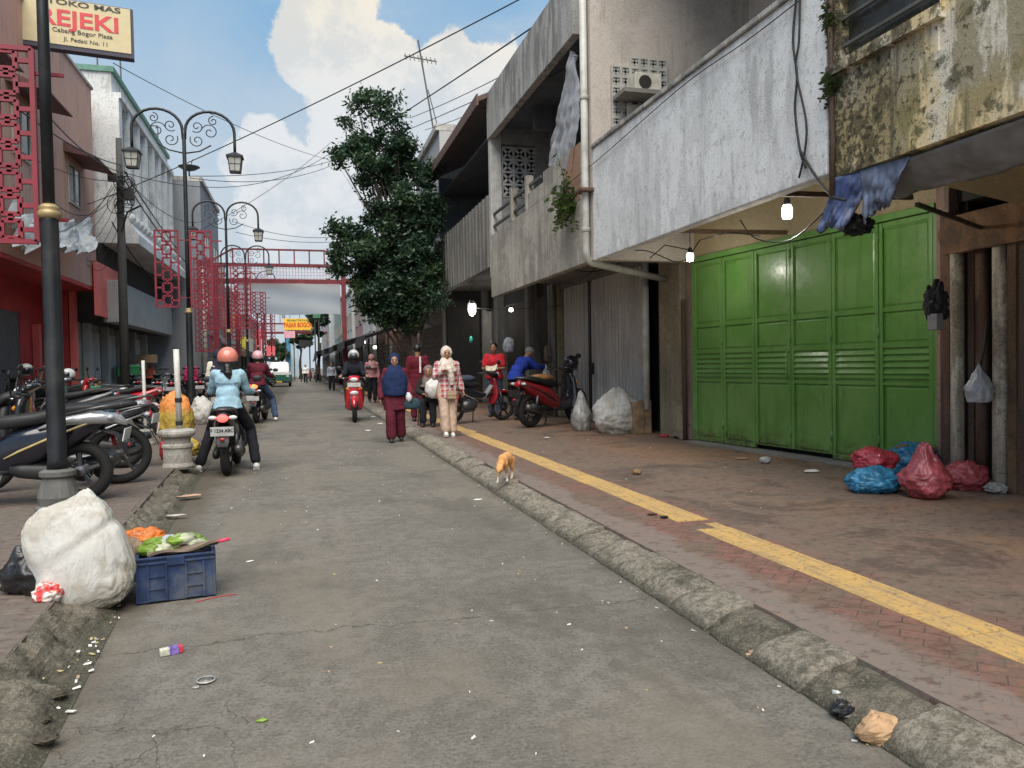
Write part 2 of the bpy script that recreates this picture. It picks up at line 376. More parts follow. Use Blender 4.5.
def kerb_mat(name, c1, c2, moss, mlo=.45):
    m, nt, b, N, L = node_mat(name); v = _coord(nt)
    a = _noise(nt, v, 3, 9, .7, .4); f = _noise(nt, v, 24, 8, .8); g = _noise(nt, v, 80, 4, .8)
    sp = N('ShaderNodeSeparateXYZ'); L(v, sp.inputs[0])
    col = _mix(nt, _mr(nt, f, .44, .56), c1, c2)
    lowz = _mr(nt, _m(nt, 'ADD', sp.outputs[2], _m(nt, 'MULTIPLY', _m(nt, 'SUBTRACT', a, .5), .10)), .075, .01)
    col = _mix(nt, _m(nt, 'MULTIPLY', _m(nt, 'MAXIMUM', _mr(nt, a, mlo, mlo+.15), lowz), .75), col, moss)
    col = _mix(nt, _m(nt, 'MULTIPLY', _mr(nt, g, .53, .62), .35), col, (.38, .35, .29))
    col = _mix(nt, _m(nt, 'MULTIPLY', _mr(nt, g, .46, .38), .5), col, (.04, .038, .03))
    L(col, b.inputs['Base Color']); b.inputs['Roughness'].default_value = .9; b.inputs['Specular IOR Level'].default_value = .2
    _bump(nt, b, _m(nt, 'ADD', f, _m(nt, 'MULTIPLY', g, .5)), .8, .02); return m
M_road = road_mat()
M_pavR = paver_mat('red_brown_pavers', (.20, .098, .076), (.165, .093, .072), (.075, .055, .045), zone=True)
M_pavL = paver_mat('grey_red_pavers', (.15, .112, .095), (.13, .105, .09), (.07, .058, .05), dirt=(.125, .11, .092), rot=.15)
M_kerb = kerb_mat('kerb_concrete', (.16, .142, .112), (.29, .26, .215), (.05, .05, .036), .5)
M_kerbm = kerb_mat('mossy_kerb', (.125, .11, .088), (.19, .17, .135), (.05, .05, .034), .48)
def yellow_mat():
    m, nt, b, N, L = node_mat('worn_yellow_paint'); v = _coord(nt)
    a = _noise(nt, v, 5, 9, .7, .3); f = _noise(nt, v, 30, 8, .8); s = _noise(nt, _map(nt, v, (30, 1.6, 1)), 1.5, 6)
    col = _mix(nt, _mr(nt, a, .3, .7), (.56, .35, .11), (.45, .29, .12))
    col = _mix(nt, _m(nt, 'MULTIPLY', _mr(nt, s, .50, .58), .65), col, (.30, .22, .12))
    col = _mix(nt, _m(nt, 'MULTIPLY', _mr(nt, f, .53, .60), .75), col, (.2, .15, .1))
    L(col, b.inputs['Base Color']); b.inputs['Roughness'].default_value = .8; _bump(nt, b, f, .5, .006); return m
M_yel = yellow_mat()
def xl(Y):   # left edge of the carriageway
    P = [(-8, -.8), (2, -.9), (5, -1.1), (10, -1.33), (20, -1.7), (40, -2.1), (220, -2.4)]
    for (a, xa), (b, xb) in zip(P, P[1:]):
        if Y <= b: return xa+(xb-xa)*(Y-a)/(b-a)
    return -2.4
ob = MB(); ob.grid(lambda u, v: Vector((-700+1400*u, -300+1700*v, -.3)), 4, 4); struct(ob.build('ground', pbr('far_ground', (.14, .13, .11), .95)))
ob = MB()
ob.grid(lambda u, v: Vector((-3.2+5.5*u, -8+300*v, 0.0)), 10, 60); struct(ob.build('road', M_road))
# right pavement slab, guide strip
ob = MB(); ob.box(2.26, -8, -.1, 16, 292, .12); struct(ob.build('pavement', M_pavR))
def strip():
    mb = MB(); rnd = random.Random(4)
    for k in range(0, 150):
        y0 = -2.0+k*.30; y1 = y0+.296; x0 = 2.845; x1 = 3.125
        if 5.1 < (y0+y1)/2 < 5.38: mb.box(x0+.17, y0, .10, x1-.01, y1-.12, .1235); continue
        dx = rnd.uniform(-.004, .004); z = .124+rnd.uniform(0, .003)
        if 14.0 < y0 < 14.6: dx = .05
        if y0 < 24:
            mb.box(x0+dx, y0, .10, x1+dx, y1, z)
            n = 5; w = (x1-x0)/n
            for i in range(n): mb.prism([(x0+dx+i*w+.012, z-.001), (x0+dx+i*w+.018, z+.005), (x0+dx+(i+1)*w-.018, z+.005), (x0+dx+(i+1)*w-.012, z-.001)], 'y', y0+.008, y1-.008)
        else: mb.box(x0+dx, y0, .10, x1+dx, y1, z)
    return mb
struct(strip().build('guide_path', M_yel))
# right kerb: one weathered stone after another, some broken out
def kerbs():
    a, b = MB(), MB(); rnd = random.Random(9); y = -3.1
    broken = [(2.30, 2.74), (3.16, 3.52)]
    def stone(mb, y0, y1, hgt, rough, seed):
        prof = [(1.965, -.04), (1.972, .012), (1.995, .045), (2.05, .08), (2.12, .105), (2.19, .118), (2.262, .121), (2.262, -.05)]
        rings = []; n = max(4, int((y1-y0)/.05)) if y0 < 14 else 2
        for i in range(n+1):
            t = i/n; yy = y0+(y1-y0)*t; ed = min(t, 1-t)*2; rd = -.02*(1-min(1, ed*5))**2
            r = []
            for j, (x, z) in enumerate(prof):
                if 0 < j < 7:
                    q = noise.noise(Vector((x*9, yy*9, seed)))*rough+noise.noise(Vector((x*26, yy*26, seed+5)))*rough*.5
                    k = 1 if j < 6 else .3
                    z2 = z*hgt+(q+rd)*k*(1 if z > .02 else .3); x2 = x+q*.5*(j < 4)
                else: x2, z2 = x, (z if z < 0 else z*hgt)
                r.append(Vector((x2, yy, z2)))
            rings.append(r)
        mb.loft(rings)
    while y < 120:
        Ls = .415+rnd.uniform(-.01, .01) if y < 20 else 2.4
        y1 = y+Ls
        hit = [q for q in broken if y < q[1]-.05 and y1 > q[0]+.05]
        if hit:
            q = hit[0]; 
            if q[0]-y > .12: stone(a, y, q[0], 1, .016, rnd.random()*50)
            stone(b, q[0], q[1], .78, .045, rnd.random()*50); y = q[1]+.004; continue
        far = 4.6 < y < 9.5
        stone(a, y, y1-.012, rnd.uniform(.72, 1.02) if far else rnd.uniform(.95, 1.03), .034 if far else .014, rnd.random()*50); y = y1
    return a, b
a, b = kerbs(); struct(a.build('kerb', M_kerb, smooth=False)); struct(b.build('broken_kerb', M_kerbm))
# left pavement and its crumbling kerb
mb = MB(); ys = [-8, 2, 5, 10, 20, 40, 120, 292]
for a0, b0 in zip(ys, ys[1:]):
    p = [(-30, a0), (xl(a0)-.26, a0), (xl(b0)-.26, b0), (-30, b0)]
    mb.add([(x, y, .15) for x, y in p]+[(x, y, -.05) for x, y in p], [(0, 1, 2, 3), (1, 5, 6, 2)])
struct(mb.build('side_pavement', M_pavL))
def leftkerb():
    mb = MB()
    def fn(u, v):
        Y = -2+v*v*60; x = xl(Y)-.27-.10*min(1, max(0, Y-6)/6)+(.31+.10*min(1, max(0, Y-6)/6))*u
        z = .155*(1-u)**1.25
        n = noise.fractal(Vector((x*5, Y*5, 3.)), 1., 2., 6)*.05+noise.fractal(Vector((x*1.5, Y*1.5, 7.)), 1., 2., 3)*.03
        j = ((Y*2.1) % 1.); z -= .06*max(0, 1-abs(j-.5)*16)*(1-u) if Y < 20 else 0
        e = min(1, (1-u)*4)*min(1, u*5+.1)
        return Vector((x+n*.4*e, Y, max(-.01, z+n*e+(.004 if u > .98 else 0))))
    return mb.grid(fn, 18, 620)
struct(leftkerb().build('side_kerb', M_kerbm))
# ================================================================== BUILDINGS, RIGHT
XR, XW = 4.3, 6.0
C_mould = None
C_white = concrete('streaked_white_plaster', (.86, .865, .86), (.76, .765, .76), (.17, .165, .15), (.35, .7), (.47, .66), .55, .55, 9.4, .5, ssc=(3.5, 3.5, .7), edge=(2.95, 4.67), dk=.28)
C_pinkw = concrete('dusty_beige_plaster', (.55, .49, .44), (.42, .38, .34), (.13, .12, .11), (.4, .65), (.5, .7), .5, .3, 2.)
C_grey = concrete('bare_streaked_concrete', (.56, .515, .44), (.40, .37, .315), (.09, .085, .075), (.4, .62), (.42, .62), .75, .6, 5.7, .7, ssc=(5, 5, .5), edge=(2.97, 4.72), dk=.5)
C_grey2 = concrete('dark_streaked_concrete', (.25, .24, .22), (.20, .195, .18), (.06, .06, .055), (.4, .62), (.42, .62), .8, .5, 15.7, .7, ssc=(9, 9, .4))
C_fascia = concrete('mould_spotted_fascia', (.52, .50, .46), (.40, .38, .35), (.06, .06, .06), (.4, .62), (.42, .6), .85, .55, 25.7, .6, ssc=(4, 4, .8))
C_tan = concrete('tan_plaster', (.42, .34, .20), (.36, .30, .20), (.14, .11, .07), (.4, .6), (.5, .7), .5, .3, 31.)
C_col = concrete('peeling_column_plaster', (.33, .30, .20), (.24, .20, .16), (.06, .05, .04), (.42, .58), (.45, .62), .7, .6, 41., .8, moss=(.12, .11, .05), mamt=.5)
C_colp = concrete('peeling_pink_plaster', (.34, .24, .20), (.26, .2, .17), (.07, .06, .05), (.42, .58), (.45, .62), .7, .7, 47., .8)
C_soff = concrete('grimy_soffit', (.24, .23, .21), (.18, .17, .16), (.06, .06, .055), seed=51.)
C_dark = concrete('shade_dark_wall', (.06, .055, .05), (.045, .041, .038), (.012, .012, .012), seed=61.)  # shade of recesses and open shops put into the wall colour
C_blueg = concrete('shaded_blue_plaster', (.16, .17, .19), (.12, .13, .15), (.05, .05, .06), seed=66.)  # bluish shade under canopy and balconies put into the plaster colour
def green_mat():
    m, nt, b, N, L = node_mat('green_gate_paint'); v = _coord(nt); sp = N('ShaderNodeSeparateXYZ'); L(v, sp.inputs[0])
    a = _noise(nt, v, 1.6, 8, .7); f = _noise(nt, v, 16, 8, .75); st = _noise(nt, _map(nt, v, (9, 9, .6)), 1., 8, .7)
    col = _mix(nt, _mr(nt, a, .42, .58), (.105, .26, .050), (.14, .30, .075))
    col = _mix(nt, _m(nt, 'MULTIPLY', _mr(nt, st, .54, .64), .35), col, (.05, .12, .03))
    z = _m(nt, 'ADD', sp.outputs[2], _m(nt, 'MULTIPLY', _m(nt, 'SUBTRACT', a, .5), .9)); low = _mr(nt, z, .42, .16)
    col = _mix(nt, _m(nt, 'MULTIPLY', low, _mr(nt, f, .42, .58)), col, (.10, .075, .045))
    col = _mix(nt, _m(nt, 'MULTIPLY', _mr(nt, f, .60, .66), .7), col, (.16, .10, .05)); col = _mix(nt, _m(nt, 'MULTIPLY', _mr(nt, f, .38, .33), .35), col, (.25, .33, .2))
    L(col, b.inputs['Base Color']); L(_mr(nt, f, .3, .7, .25, .5), b.inputs['Roughness']); b.inputs['Coat Weight'].default_value = .2; b.inputs['Coat Roughness'].default_value = .2
    _bump(nt, b, _m(nt, 'ADD', _noise(nt, v, 2.2, 3), _m(nt, 'MULTIPLY', f, .08)), .35, .03); return m
M_green = green_mat()
def mould_mat():
    m, nt, b, N, L = node_mat('mouldy_yellow_plaster'); v = _coord(nt); sp = N('ShaderNodeSeparateXYZ'); L(v, sp.inputs[0]); Y, Z = sp.outputs[1], sp.outputs[2]
    n1 = _noise(nt, v, 1.1, 8, .6, .3); n2 = _noise(nt, _map(nt, v, (2.2, 2.2, .55), loc=(4, 2, 1)), 1.2, 9, .66, .3); n3 = _noise(nt, v, 3.6, 9, .7, .2); f = _noise(nt, v, 17, 9, .75); g = _noise(nt, v, 55, 4, .7)
    col = _mix(nt, _mr(nt, n1, .44, .56), (.78, .62, .34), (.72, .67, .55))
    dens = _m(nt, 'MULTIPLY', _m(nt, 'SUBTRACT', Y, 4.75), .075)                       # mould thickest towards the party wall
    a = _m(nt, 'ADD', n2, dens); col = _mix(nt, _m(nt, 'MULTIPLY', _mr(nt, a, .48, .55), .75), col, (.26, .22, .12))
    b3 = _m(nt, 'ADD', n3, dens); col = _mix(nt, _m(nt, 'MULTIPLY', _mr(nt, b3, .51, .57), .8), col, (.09, .08, .05))
    c4 = _m(nt, 'ADD', f, _m(nt, 'MULTIPLY', dens, 1.2)); col = _mix(nt, _m(nt, 'MULTIPLY', _mr(nt, c4, .53, .58), .8), col, (.035, .032, .022))
    st = _noise(nt, _map(nt, v, (5, 5, .35), loc=(1, 8, 2)), 1., 7, .6); col = _mix(nt, _m(nt, 'MULTIPLY', _mr(nt, st, .56, .64), .7), col, (.09, .08, .06))
    col = _mix(nt, _m(nt, 'MULTIPLY', _mr(nt, _noise(nt, v, 2.1, 8, .7), .57, .63), .4), col, (.12, .13, .04))
    col = _mix(nt, _m(nt, 'MULTIPLY', _mr(nt, g, .56, .64), .4), col, (.12, .11, .08)); L(col, b.inputs['Base Color']); b.inputs['Roughness'].default_value = .95; b.inputs['Specular IOR Level'].default_value = .2
    _bump(nt, b, _m(nt, 'ADD', _m(nt, 'MULTIPLY', f, .7), _m(nt, 'ADD', _m(nt, 'MULTIPLY', g, .3), _m(nt, 'MULTIPLY', n3, .5))), .9, .02); return m
M_steel = concrete('grimy_folding_steel', (.62, .61, .57), (.52, .51, .48), (.06, .055, .045), (.4, .6), (.45, .62), .55, .3, 71., .2, .6, ssc=(14, 14, .3))
M_wood = concrete('split_old_timber', (.17, .11, .065), (.11, .075, .05), (.035, .03, .022), (.4, .6), (.45, .6), .7, .5, 81., .8, .85, ssc=(14, 2, 2))
M_post = concrete('flaking_painted_post', (.62, .56, .45), (.20, .16, .11), (.05, .045, .035), (.44, .56), (.42, .58), .8, .7, 91., .9, ssc=(14, 14, 1.2))
M_postr = concrete('rusty_pipe_paint', (.17, .10, .07), (.11, .09, .08), (.035, .03, .025), (.44, .56), (.42, .58), .8, .6, 95., .8, ssc=(14, 14, 1.2))
M_pvc = pbr('dirty_white_pvc', (.52, .52, .48), .5, dirt=(.22, .2, .15), dirt_amt=.6, world=True, sc=3)
M_iron = pbr('dark_iron', (.035, .033, .03), .6, .3, world=True)
M_black = pbr('black_rubber', (.02, .02, .021), .6)
M_blackgap = pbr('gap_shade_and_rag_black', (.012, .012, .012), .9)  # black stands in for shade in vent holes and gate gaps; also rags
M_rail = pbr('weathered_rail', (.10, .10, .095), .8, world=True)
def wire(name, label, cat, pts, r, mat=None, sag=0., n=24, group=None, par=None):
    if sag or len(pts) == 2:
        a, b = Vector(pts[0]), Vector(pts[-1]); pts = [a.lerp(b, i/n)-Vector((0, 0, sag*4*(i/n)*(1-i/n))) for i in range(n+1)]
    elif len(pts) > 3:
        P = [Vector(p) for p in pts]; P = [P[0]*2-P[1]]+P+[P[-1]*2-P[-2]]; out = []
        for i in range(1, len(P)-2):
            for k in range(5):
                t = k/5; a, b, c, d = P[i-1:i+3]; out.append(.5*((2*b)+(c-a)*t+(2*a-5*b+4*c-d)*t*t+(3*b-a-3*c+d)*t**3))
        pts = out+[P[-2]]
    mb = MB(); mb.tube(pts, r, 5)
    o = mb.build(name, mat or M_black, par, origin=None if par else tuple(pts[0]), smooth=True)
    if not par: tag(o, label, cat, group)
    return o
C_mould = mould_mat()
# ---- A: mouldy yellow building, nearest on the right
A = thing('shophouse', 'mould-blackened yellow shophouse corner above the blue tarp, nearest on the right', 'building', (XR, 5.53, .12))
wl = px(840, 64, XR); wr = px(938, 5, XR); zs = (wl.z+wr.z)/2; gl = px(934.6, 52, XR).z
mb = MB(); yE, yS = 5.53, -5.0; z0 = 2.9
mb.box(XR, wr.y, z0, XR+.22, yE, zs).box(XR, wl.y, zs, XR+.22, yE, 8.2).box(XR, wr.y, zs+1.25, XR+.22, wl.y, 8.2)
mb.box(XR+.015, yS, gl, XR+.22, wr.y, 8.2).box(XR, yS, z0, XR+.22, wr.y, gl)
mb.build('wall', C_mould, A)
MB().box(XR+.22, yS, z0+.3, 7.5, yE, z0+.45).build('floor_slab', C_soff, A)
MB().box(XR+.22, yE-.2, zs, 7.5, yE, 8.2).box(7.3, yS, z0+.45, 7.5, yE-.2, 8.2).box(XR+.22, yS, 8.05, 7.3, yE-.2, 8.2).build('inner_wall', C_dark, A)
w = MB(); w.box(XR+.08, wr.y+.01, zs+.01, XR+.10, wl.y-.01, zs+1.24); win = w.build('window', pbr('grimy_glass', (.03, .033, .03), .25, world=True, dirt=(.10, .10, .08), dirt_amt=.6), A)
fr = MB(); fr.box(XR-.05, wr.y-.05, zs-.09, XR+.1, wl.y+.12, zs-.001); fr.build('sill', C_mould, win)
gr = MB()
for k in range(5): gr.bar((XR+.03, wr.y, zs+.13+k*.22), (XR+.03, wl.y, zs+.13+k*.22), .025)
gr.build('window_bar', M_rail, win)
# pilaster scar, pipe and moss tufts at the party line with the white parapet
MB().tube([(XR-.03, 5.46, 2.75), (XR-.035, 5.44, 3.2), (XR-.03, 5.47, 3.9), (XR-.03, 5.46, 5.6)], .022, 8).build('drainpipe', M_postr, A, smooth=True)
MB().box(6.62, yS, 3.0, 7.4, 6.84, 3.30).build('lintel', C_dark, A)
MB().box(7.35, yS, .12, 7.5, 6.9, 3.2).box(6.75, 6.67, .12, 7.4, 6.80, 3.2).build('back_wall', C_dark, A)
# ---- B: white parapet, green folding gate
B = thing('shophouse', 'shophouse with long white streaked parapet above the green folding gate', 'building', (XR, 10.9, .12))
yB0, yB1 = 5.56, 10.93
mb = MB(); mb.box(XR, yB0, 2.95, XR+.14, yB1, 4.64).build('parapet', C_white, B, bevel=.015)
MB().box(XR-.03, yB0, 4.643, XR+.17, yB1, 4.70).build('parapet_cap', C_fascia, B, bevel=.01)
MB().box(XR+.14, yB0, 3.72, 8, yB1, 3.86).build('floor_slab', C_soff, B)
eb = MB(); eb.box(XR, yB1+.01, 2.97, 8.2, yB1+.17, 8.6); eb.build('end_wall', C_pinkw, B)
MB().box(7.0, yB0, 3.86, 7.2, yB1, 8.4).build('back_wall', C_pinkw, B)
MB().box(XR+.5, yB0-.02, 8.4, 8.2, yB1+.01, 8.6).build('roof', C_soff, B)
MB().box(6.0, 10.97, 3.0, 6.2, 11.1, 3.7).build('wall', C_tan, B)
def breeze(mb, mbf, y, x0, z0, nx, nz, c=.2, th=.07):
    """pierced blocks on a wall facing the camera (plane y)"""
    for i in range(nx):
        for k in range(nz):
            a, b = x0+i*c, z0+k*c; e = .022
            mb.box(a, y-th, b, a+c, y, b+e).box(a, y-th, b+c-e, a+c, y, b+c).box(a, y-th, b+e, a+e, y, b+c-e).box(a+c-e, y-th, b+e, a+c, y, b+c-e)
            mb.bar((a+e, y-th/2, b+e), (a+c-e, y-th/2, b+c-e), th*.8, .02, (0, 1, 0)); mb.bar((a+e, y-th/2, b+c-e), (a+c-e, y-th/2, b+e), th*.8, .02, (0, 1, 0))
    mbf.box(x0, y-.004, z0, x0+nx*c, y-.002, z0+nz*c)  # black sheet gives the block openings their shade
yV = yB1+.01
v1 = py(611, 128, yV); v2 = py(668, 65, yV)
bm1, bf = MB(), MB()
cc = .155
for (i0, n, k0, nk) in ((0, 4, 0, 3), (0, 2, 3, 3), (2, 3, 3, 1), (2, 4, 4, 3)): breeze(bm1, bf, yV-.004, v1.x+i0*cc, v1.z+k0*cc, n, nk, cc, .05)
vb = bm1.build('vent_block', pbr('vent_block_paint', (.42, .41, .38), .9, world=True), B); bf.build('vent_backing', M_blackgap, vb)
ac = py(642, 96, yV-.2)
s = MB(); s.box(ac.x-.42, yV-.5, ac.z-.06, ac.x+.42, yV-.07, ac.z); s.build('ledge', C_soff, B)
u = MB(); u.box(ac.x-.21, yV-.42, ac.z+.003, ac.x+.22, yV-.12, ac.z+.27); au = u.build('cooling_unit', pbr('yellowed_plastic', (.55, .53, .45), .6, world=True), B, bevel=.015)
g = MB(); g.lathe([(.02, 0), (.10, 0), (.10, -.008), (.02, -.008)], (ac.x-.05, yV-.421, ac.z+.13), 20, 'y'); g.build('fan_grille', M_iron, au)
u = MB(); u.box(ac.x-.2, yV-.14, ac.z-.30, ac.x+.12, yV-.06, ac.z-.12); u.build('meter_box', pbr('yellowed_plastic', (0, 0, 0)), B, bevel=.01)
# green folding gate in its own frame, slightly turned from the street line
P0, P1 = Vector((6.0, 10.93, .13)), Vector((6.52, 6.70, .13)); gd = (P1-P0).normalized(); GL = (P1-P0).length; gn = Vector((-gd.y, gd.x, 0))
if gn.x > 0: gn = -gn
GH = 2.82
class GB(MB):
    def bx(s, u0, u1, z0, z1, n0, n1):
        p = lambda u, n, z: P0+gd*u+gn*n+Vector((0, 0, z))
        return s.add([p(u0, n0, z0), p(u1, n0, z0), p(u1, n1, z0), p(u0, n1, z0), p(u0, n0, z1), p(u1, n0, z1), p(u1, n1, z1), p(u0, n1, z1)],
                     [(3, 2, 1, 0), (4, 5, 6, 7), (0, 1, 5, 4), (1, 2, 6, 5), (2, 3, 7, 6), (3, 0, 4, 7)])
gf = GB(); gf.bx(-.03, GL+.03, GH, GH+.08, -.05, .05); gf.bx(-.05, 0, 0, GH, -.05, .03); gf.bx(GL, GL+.05, 0, GH, -.05, .03)
gate = gf.build('folding_gate', M_green, B, bevel=.006)
nb = 6; bw = GL/nb
for i in range(nb):
    g = GB(); u0, u1 = i*bw+.006, (i+1)*bw-.006; lift = .03+(.05 if i in (2, 3) else 0)
    st = .05
    g.bx(u0, u1, lift, GH-.01, -.02, -.005)                                  # skin
    for a, b in ((lift, .085), (.345*GH-.02, .345*GH+.02), (.365*GH, .378*GH), (.49*GH, .51*GH), (.635*GH, .655*GH), (GH-.07, GH-.012)): g.bx(u0+st, u1-st, a, b, -.0045, .022)
    g.bx(u0, u0+st, lift, GH-.012, -.0045, .026); g.bx(u1-st, u1, lift, GH-.012, -.0045, .026)
    for a, b in ((.085, .345*GH-.02), (.51*GH, .635*GH), (.655*GH, GH-.07)):  # pressed raised fields
        q = .035; o = len(g.v)
        p = lambda u, n, z: P0+gd*u+gn*n+Vector((0, 0, z))
        g.add([p(u0+st+.012, -.004, a+.012), p(u1-st-.012, -.004, a+.012), p(u1-st-.012, -.004, b-.012), p(u0+st+.012, -.004, b-.012),
               p(u0+st+q, .008, a+q), p(u1-st-q, .008, a+q), p(u1-st-q, .008, b-q), p(u0+st+q, .008, b-q)], [(4, 5, 6, 7), (0, 1, 5, 4), (1, 2, 6, 5), (2, 3, 7, 6), (3, 0, 4, 7)])
    for k in range(4):                                                       # louvre slats
        z = .378*GH+.022+k*.074; p = lambda u, n, z: P0+gd*u+gn*n+Vector((0, 0, z))
        g.add([p(u0+st, -.004, z+.055), p(u1-st, -.004, z+.055), p(u1-st, .024, z), p(u0+st, .024, z), p(u0+st, -.004, z-.006), p(u1-st, -.004, z-.006)], [(0, 1, 2, 3), (3, 2, 5, 4)])
    g.build('gate_leaf', M_green, gate, bevel=.003, seg=1)
g = GB()
p = lambda u, n, z: P0+gd*u+gn*n+Vector((0, 0, z))
g.tube([p(3*bw-.03, .03, 1.02), p(3*bw-.03, .07, 1.04), p(3*bw-.03, .07, 1.36), p(3*bw-.03, .03, 1.38)], .012, 8); g.build('handle', M_green, gate, smooth=True)
for i in (1, 3, 4, 5):
    for zz in (.25, 1.5, 2.6): g = GB(); g.tube([p(i*bw, .03, zz), p(i*bw, .03, zz+.12)], .014, 8); g.build('hinge', M_green, gate, smooth=True)
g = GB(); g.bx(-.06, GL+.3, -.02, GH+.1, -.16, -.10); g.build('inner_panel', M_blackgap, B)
g = GB(); g.bx(-.06, GL+.15, GH+.082, 3.6, -.12, .0); g.build('gate_lintel', C_tan, B)
g = GB(); g.bx(GL+.055, GL+.2, -.02, 3.6, -.2, .05); g.build('gate_jamb', C_colp, B)
g = GB(); g.bx(0, GL, -.015, .018, -.06, .22); g.build('threshold', M_pavR and C_soff, B)
# metal arms under the parapet
for (a, b) in (((779, 186), (830, 178)), ((678, 224), (739, 222))):
    q = px(*a, XR+.3); MB().bar((XR+.1, q.y-.1, 3.02), (6.1, q.y-.1, 3.05), .05, .05).build('bracket_arm', M_wood, B)
# columns between gate and steel shutter; the dark strip stands in for a shaded gap
def ycol(x): return px(x, 350, XW).y
for (xa, xb, d, mt) in ((685, 697, .02, C_colp), (662, 684, -.06, C_col), (655, 661, .06, C_dark)):
    ya, yb = ycol(xa), ycol(xb); MB().box(XW+d, yb+.01, .12, XW+.4, ya-.01, 3.75).build('column', mt, B, bevel=.02)
MB().tube([(XW-.05, ycol(687), .12), (XW-.055, ycol(687), 2.4)], .035, 10).build('drainpipe', M_postr, B, smooth=True)
# ---- rain pipe on the corner
zp = px(592, 262, XR).z; yp = yB1+.1
mb = MB(); pts = [(XR-.08, yp, 9.0), (XR-.08, yp, 3.12), (XR-.06, yp+.02, 3.0), (XR+.05, yp+.12, 2.95), (XW-.12, ycol(672), 2.78)]
rp = thing('rain_pipe', 'white rain pipe running down the corner then back under the soffit', 'pipe', (XR-.08, yp, .12))
mb.tube(pts, .055, 12); mb.build('pipe', M_pvc, rp, smooth=True)
mb = MB(); mb.tube([(XW-.08, ycol(650), .55), (XW-.08, ycol(650), 3.3)], .065, 12); mb.build('pipe', M_pvc, rp, smooth=True)
for z in (3.4, 5.4, 7.2): mb = MB(); mb.lathe([(.062, 0), (.068, .01), (.068, .06), (.062, .07)], (XR-.08, yp, z), 14); mb.build('pipe_collar', M_pvc, rp, smooth=True)
# ---- C: grey balcony building
Cb = thing('shophouse', 'grey concrete shophouse with streaked balcony wall, rail and plastic sheet, left of the white pipe', 'building', (XR, 17.4, .12))
yC0, yC1 = yB1+.19, 17.5; zc = 2.97
def jag(mb, x0, x1, y0, y1, zb, zt, n, amp, seed):
    for i in range(n):
        a, b = y0+(y1-y0)*i/n, y0+(y1-y0)*(i+1)/n
        t = zt+amp*(noise.noise(Vector((i*.9, seed, 0)))); mb.box(x0, a+.001*(i > 0), zb, x1, b, t)
mb = MB(); mb.box(XR+.01, yC0, zc, XR+.15, yC1, 4.42); mb.build('balcony_wall', C_grey, Cb, bevel=.01)
mb = MB(); mb.box(XR+.012, yC0, 4.423, XR+.148, yC0+2.3, 4.9); mb.box(XR+.012, yC0+2.303, 4.423, XR+.148, yC0+3.3, 4.72); mb.build('raised_wall', C_grey, Cb, bevel=.01)
rl = MB()
for z in (4.62, 4.9): rl.bar((XR+.08, yC0+2.6, z), (XR+.08, yC1, z), .05, .05)
rl.build('rail', M_rail, Cb)
for y in (yC0+3.35, yC0+4.5): MB().box(XR+.01, y, 4.425, XR+.16, y+.14, 5.1).build('rail_post', C_grey, Cb, bevel=.01)
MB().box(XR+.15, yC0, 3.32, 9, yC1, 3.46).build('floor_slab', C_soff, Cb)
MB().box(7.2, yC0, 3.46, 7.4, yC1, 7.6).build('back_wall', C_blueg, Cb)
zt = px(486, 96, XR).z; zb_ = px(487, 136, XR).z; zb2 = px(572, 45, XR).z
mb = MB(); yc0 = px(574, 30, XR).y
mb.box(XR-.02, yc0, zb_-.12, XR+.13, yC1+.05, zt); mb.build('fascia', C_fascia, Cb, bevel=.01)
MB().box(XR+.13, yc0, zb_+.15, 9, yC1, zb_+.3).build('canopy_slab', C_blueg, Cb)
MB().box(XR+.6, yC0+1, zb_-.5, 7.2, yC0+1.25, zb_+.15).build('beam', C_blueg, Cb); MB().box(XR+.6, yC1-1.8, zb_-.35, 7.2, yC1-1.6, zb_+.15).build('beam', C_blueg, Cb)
# pierced end wall facing us across the balcony
q0 = py(493, 196, 17.4); q1 = py(531, 148, 17.4)
MB().box(q0.x-.05, 17.4, 3.46, q0.x+.22, 17.6, 7.0).build('column', pbr('pale_column', (.50, .49, .47), .9, world=True), Cb, bevel=.01)
MB().box(q0.x+.222, 17.42, 3.46, 9, 17.58, q0.z-.02).box(q1.x+.1, 17.42, q0.z-.02, 9, 17.58, 7.0).box(q0.x+.222, 17.42, q1.z+.06, q1.x+.1, 17.58, 7.0).box(q0.x+.222, 17.52, q0.z-.02, q1.x+.1, 17.58, q1.z+.06).build('end_wall', pbr('grey_end_wall', (.33, .33, .33), .9, world=True, dirt=(.15, .15, .15), dirt_amt=.5), Cb)
bb, bf = MB(), MB(); cz = (q1.z-q0.z)/4; breeze(bb, bf, 17.5, q0.x+.24, q0.z, 3, 4, cz, .07)
vb = bb.build('vent_block', pbr('pale_column', (0, 0, 0)), Cb); bf.build('vent_backing', M_blackgap, vb)
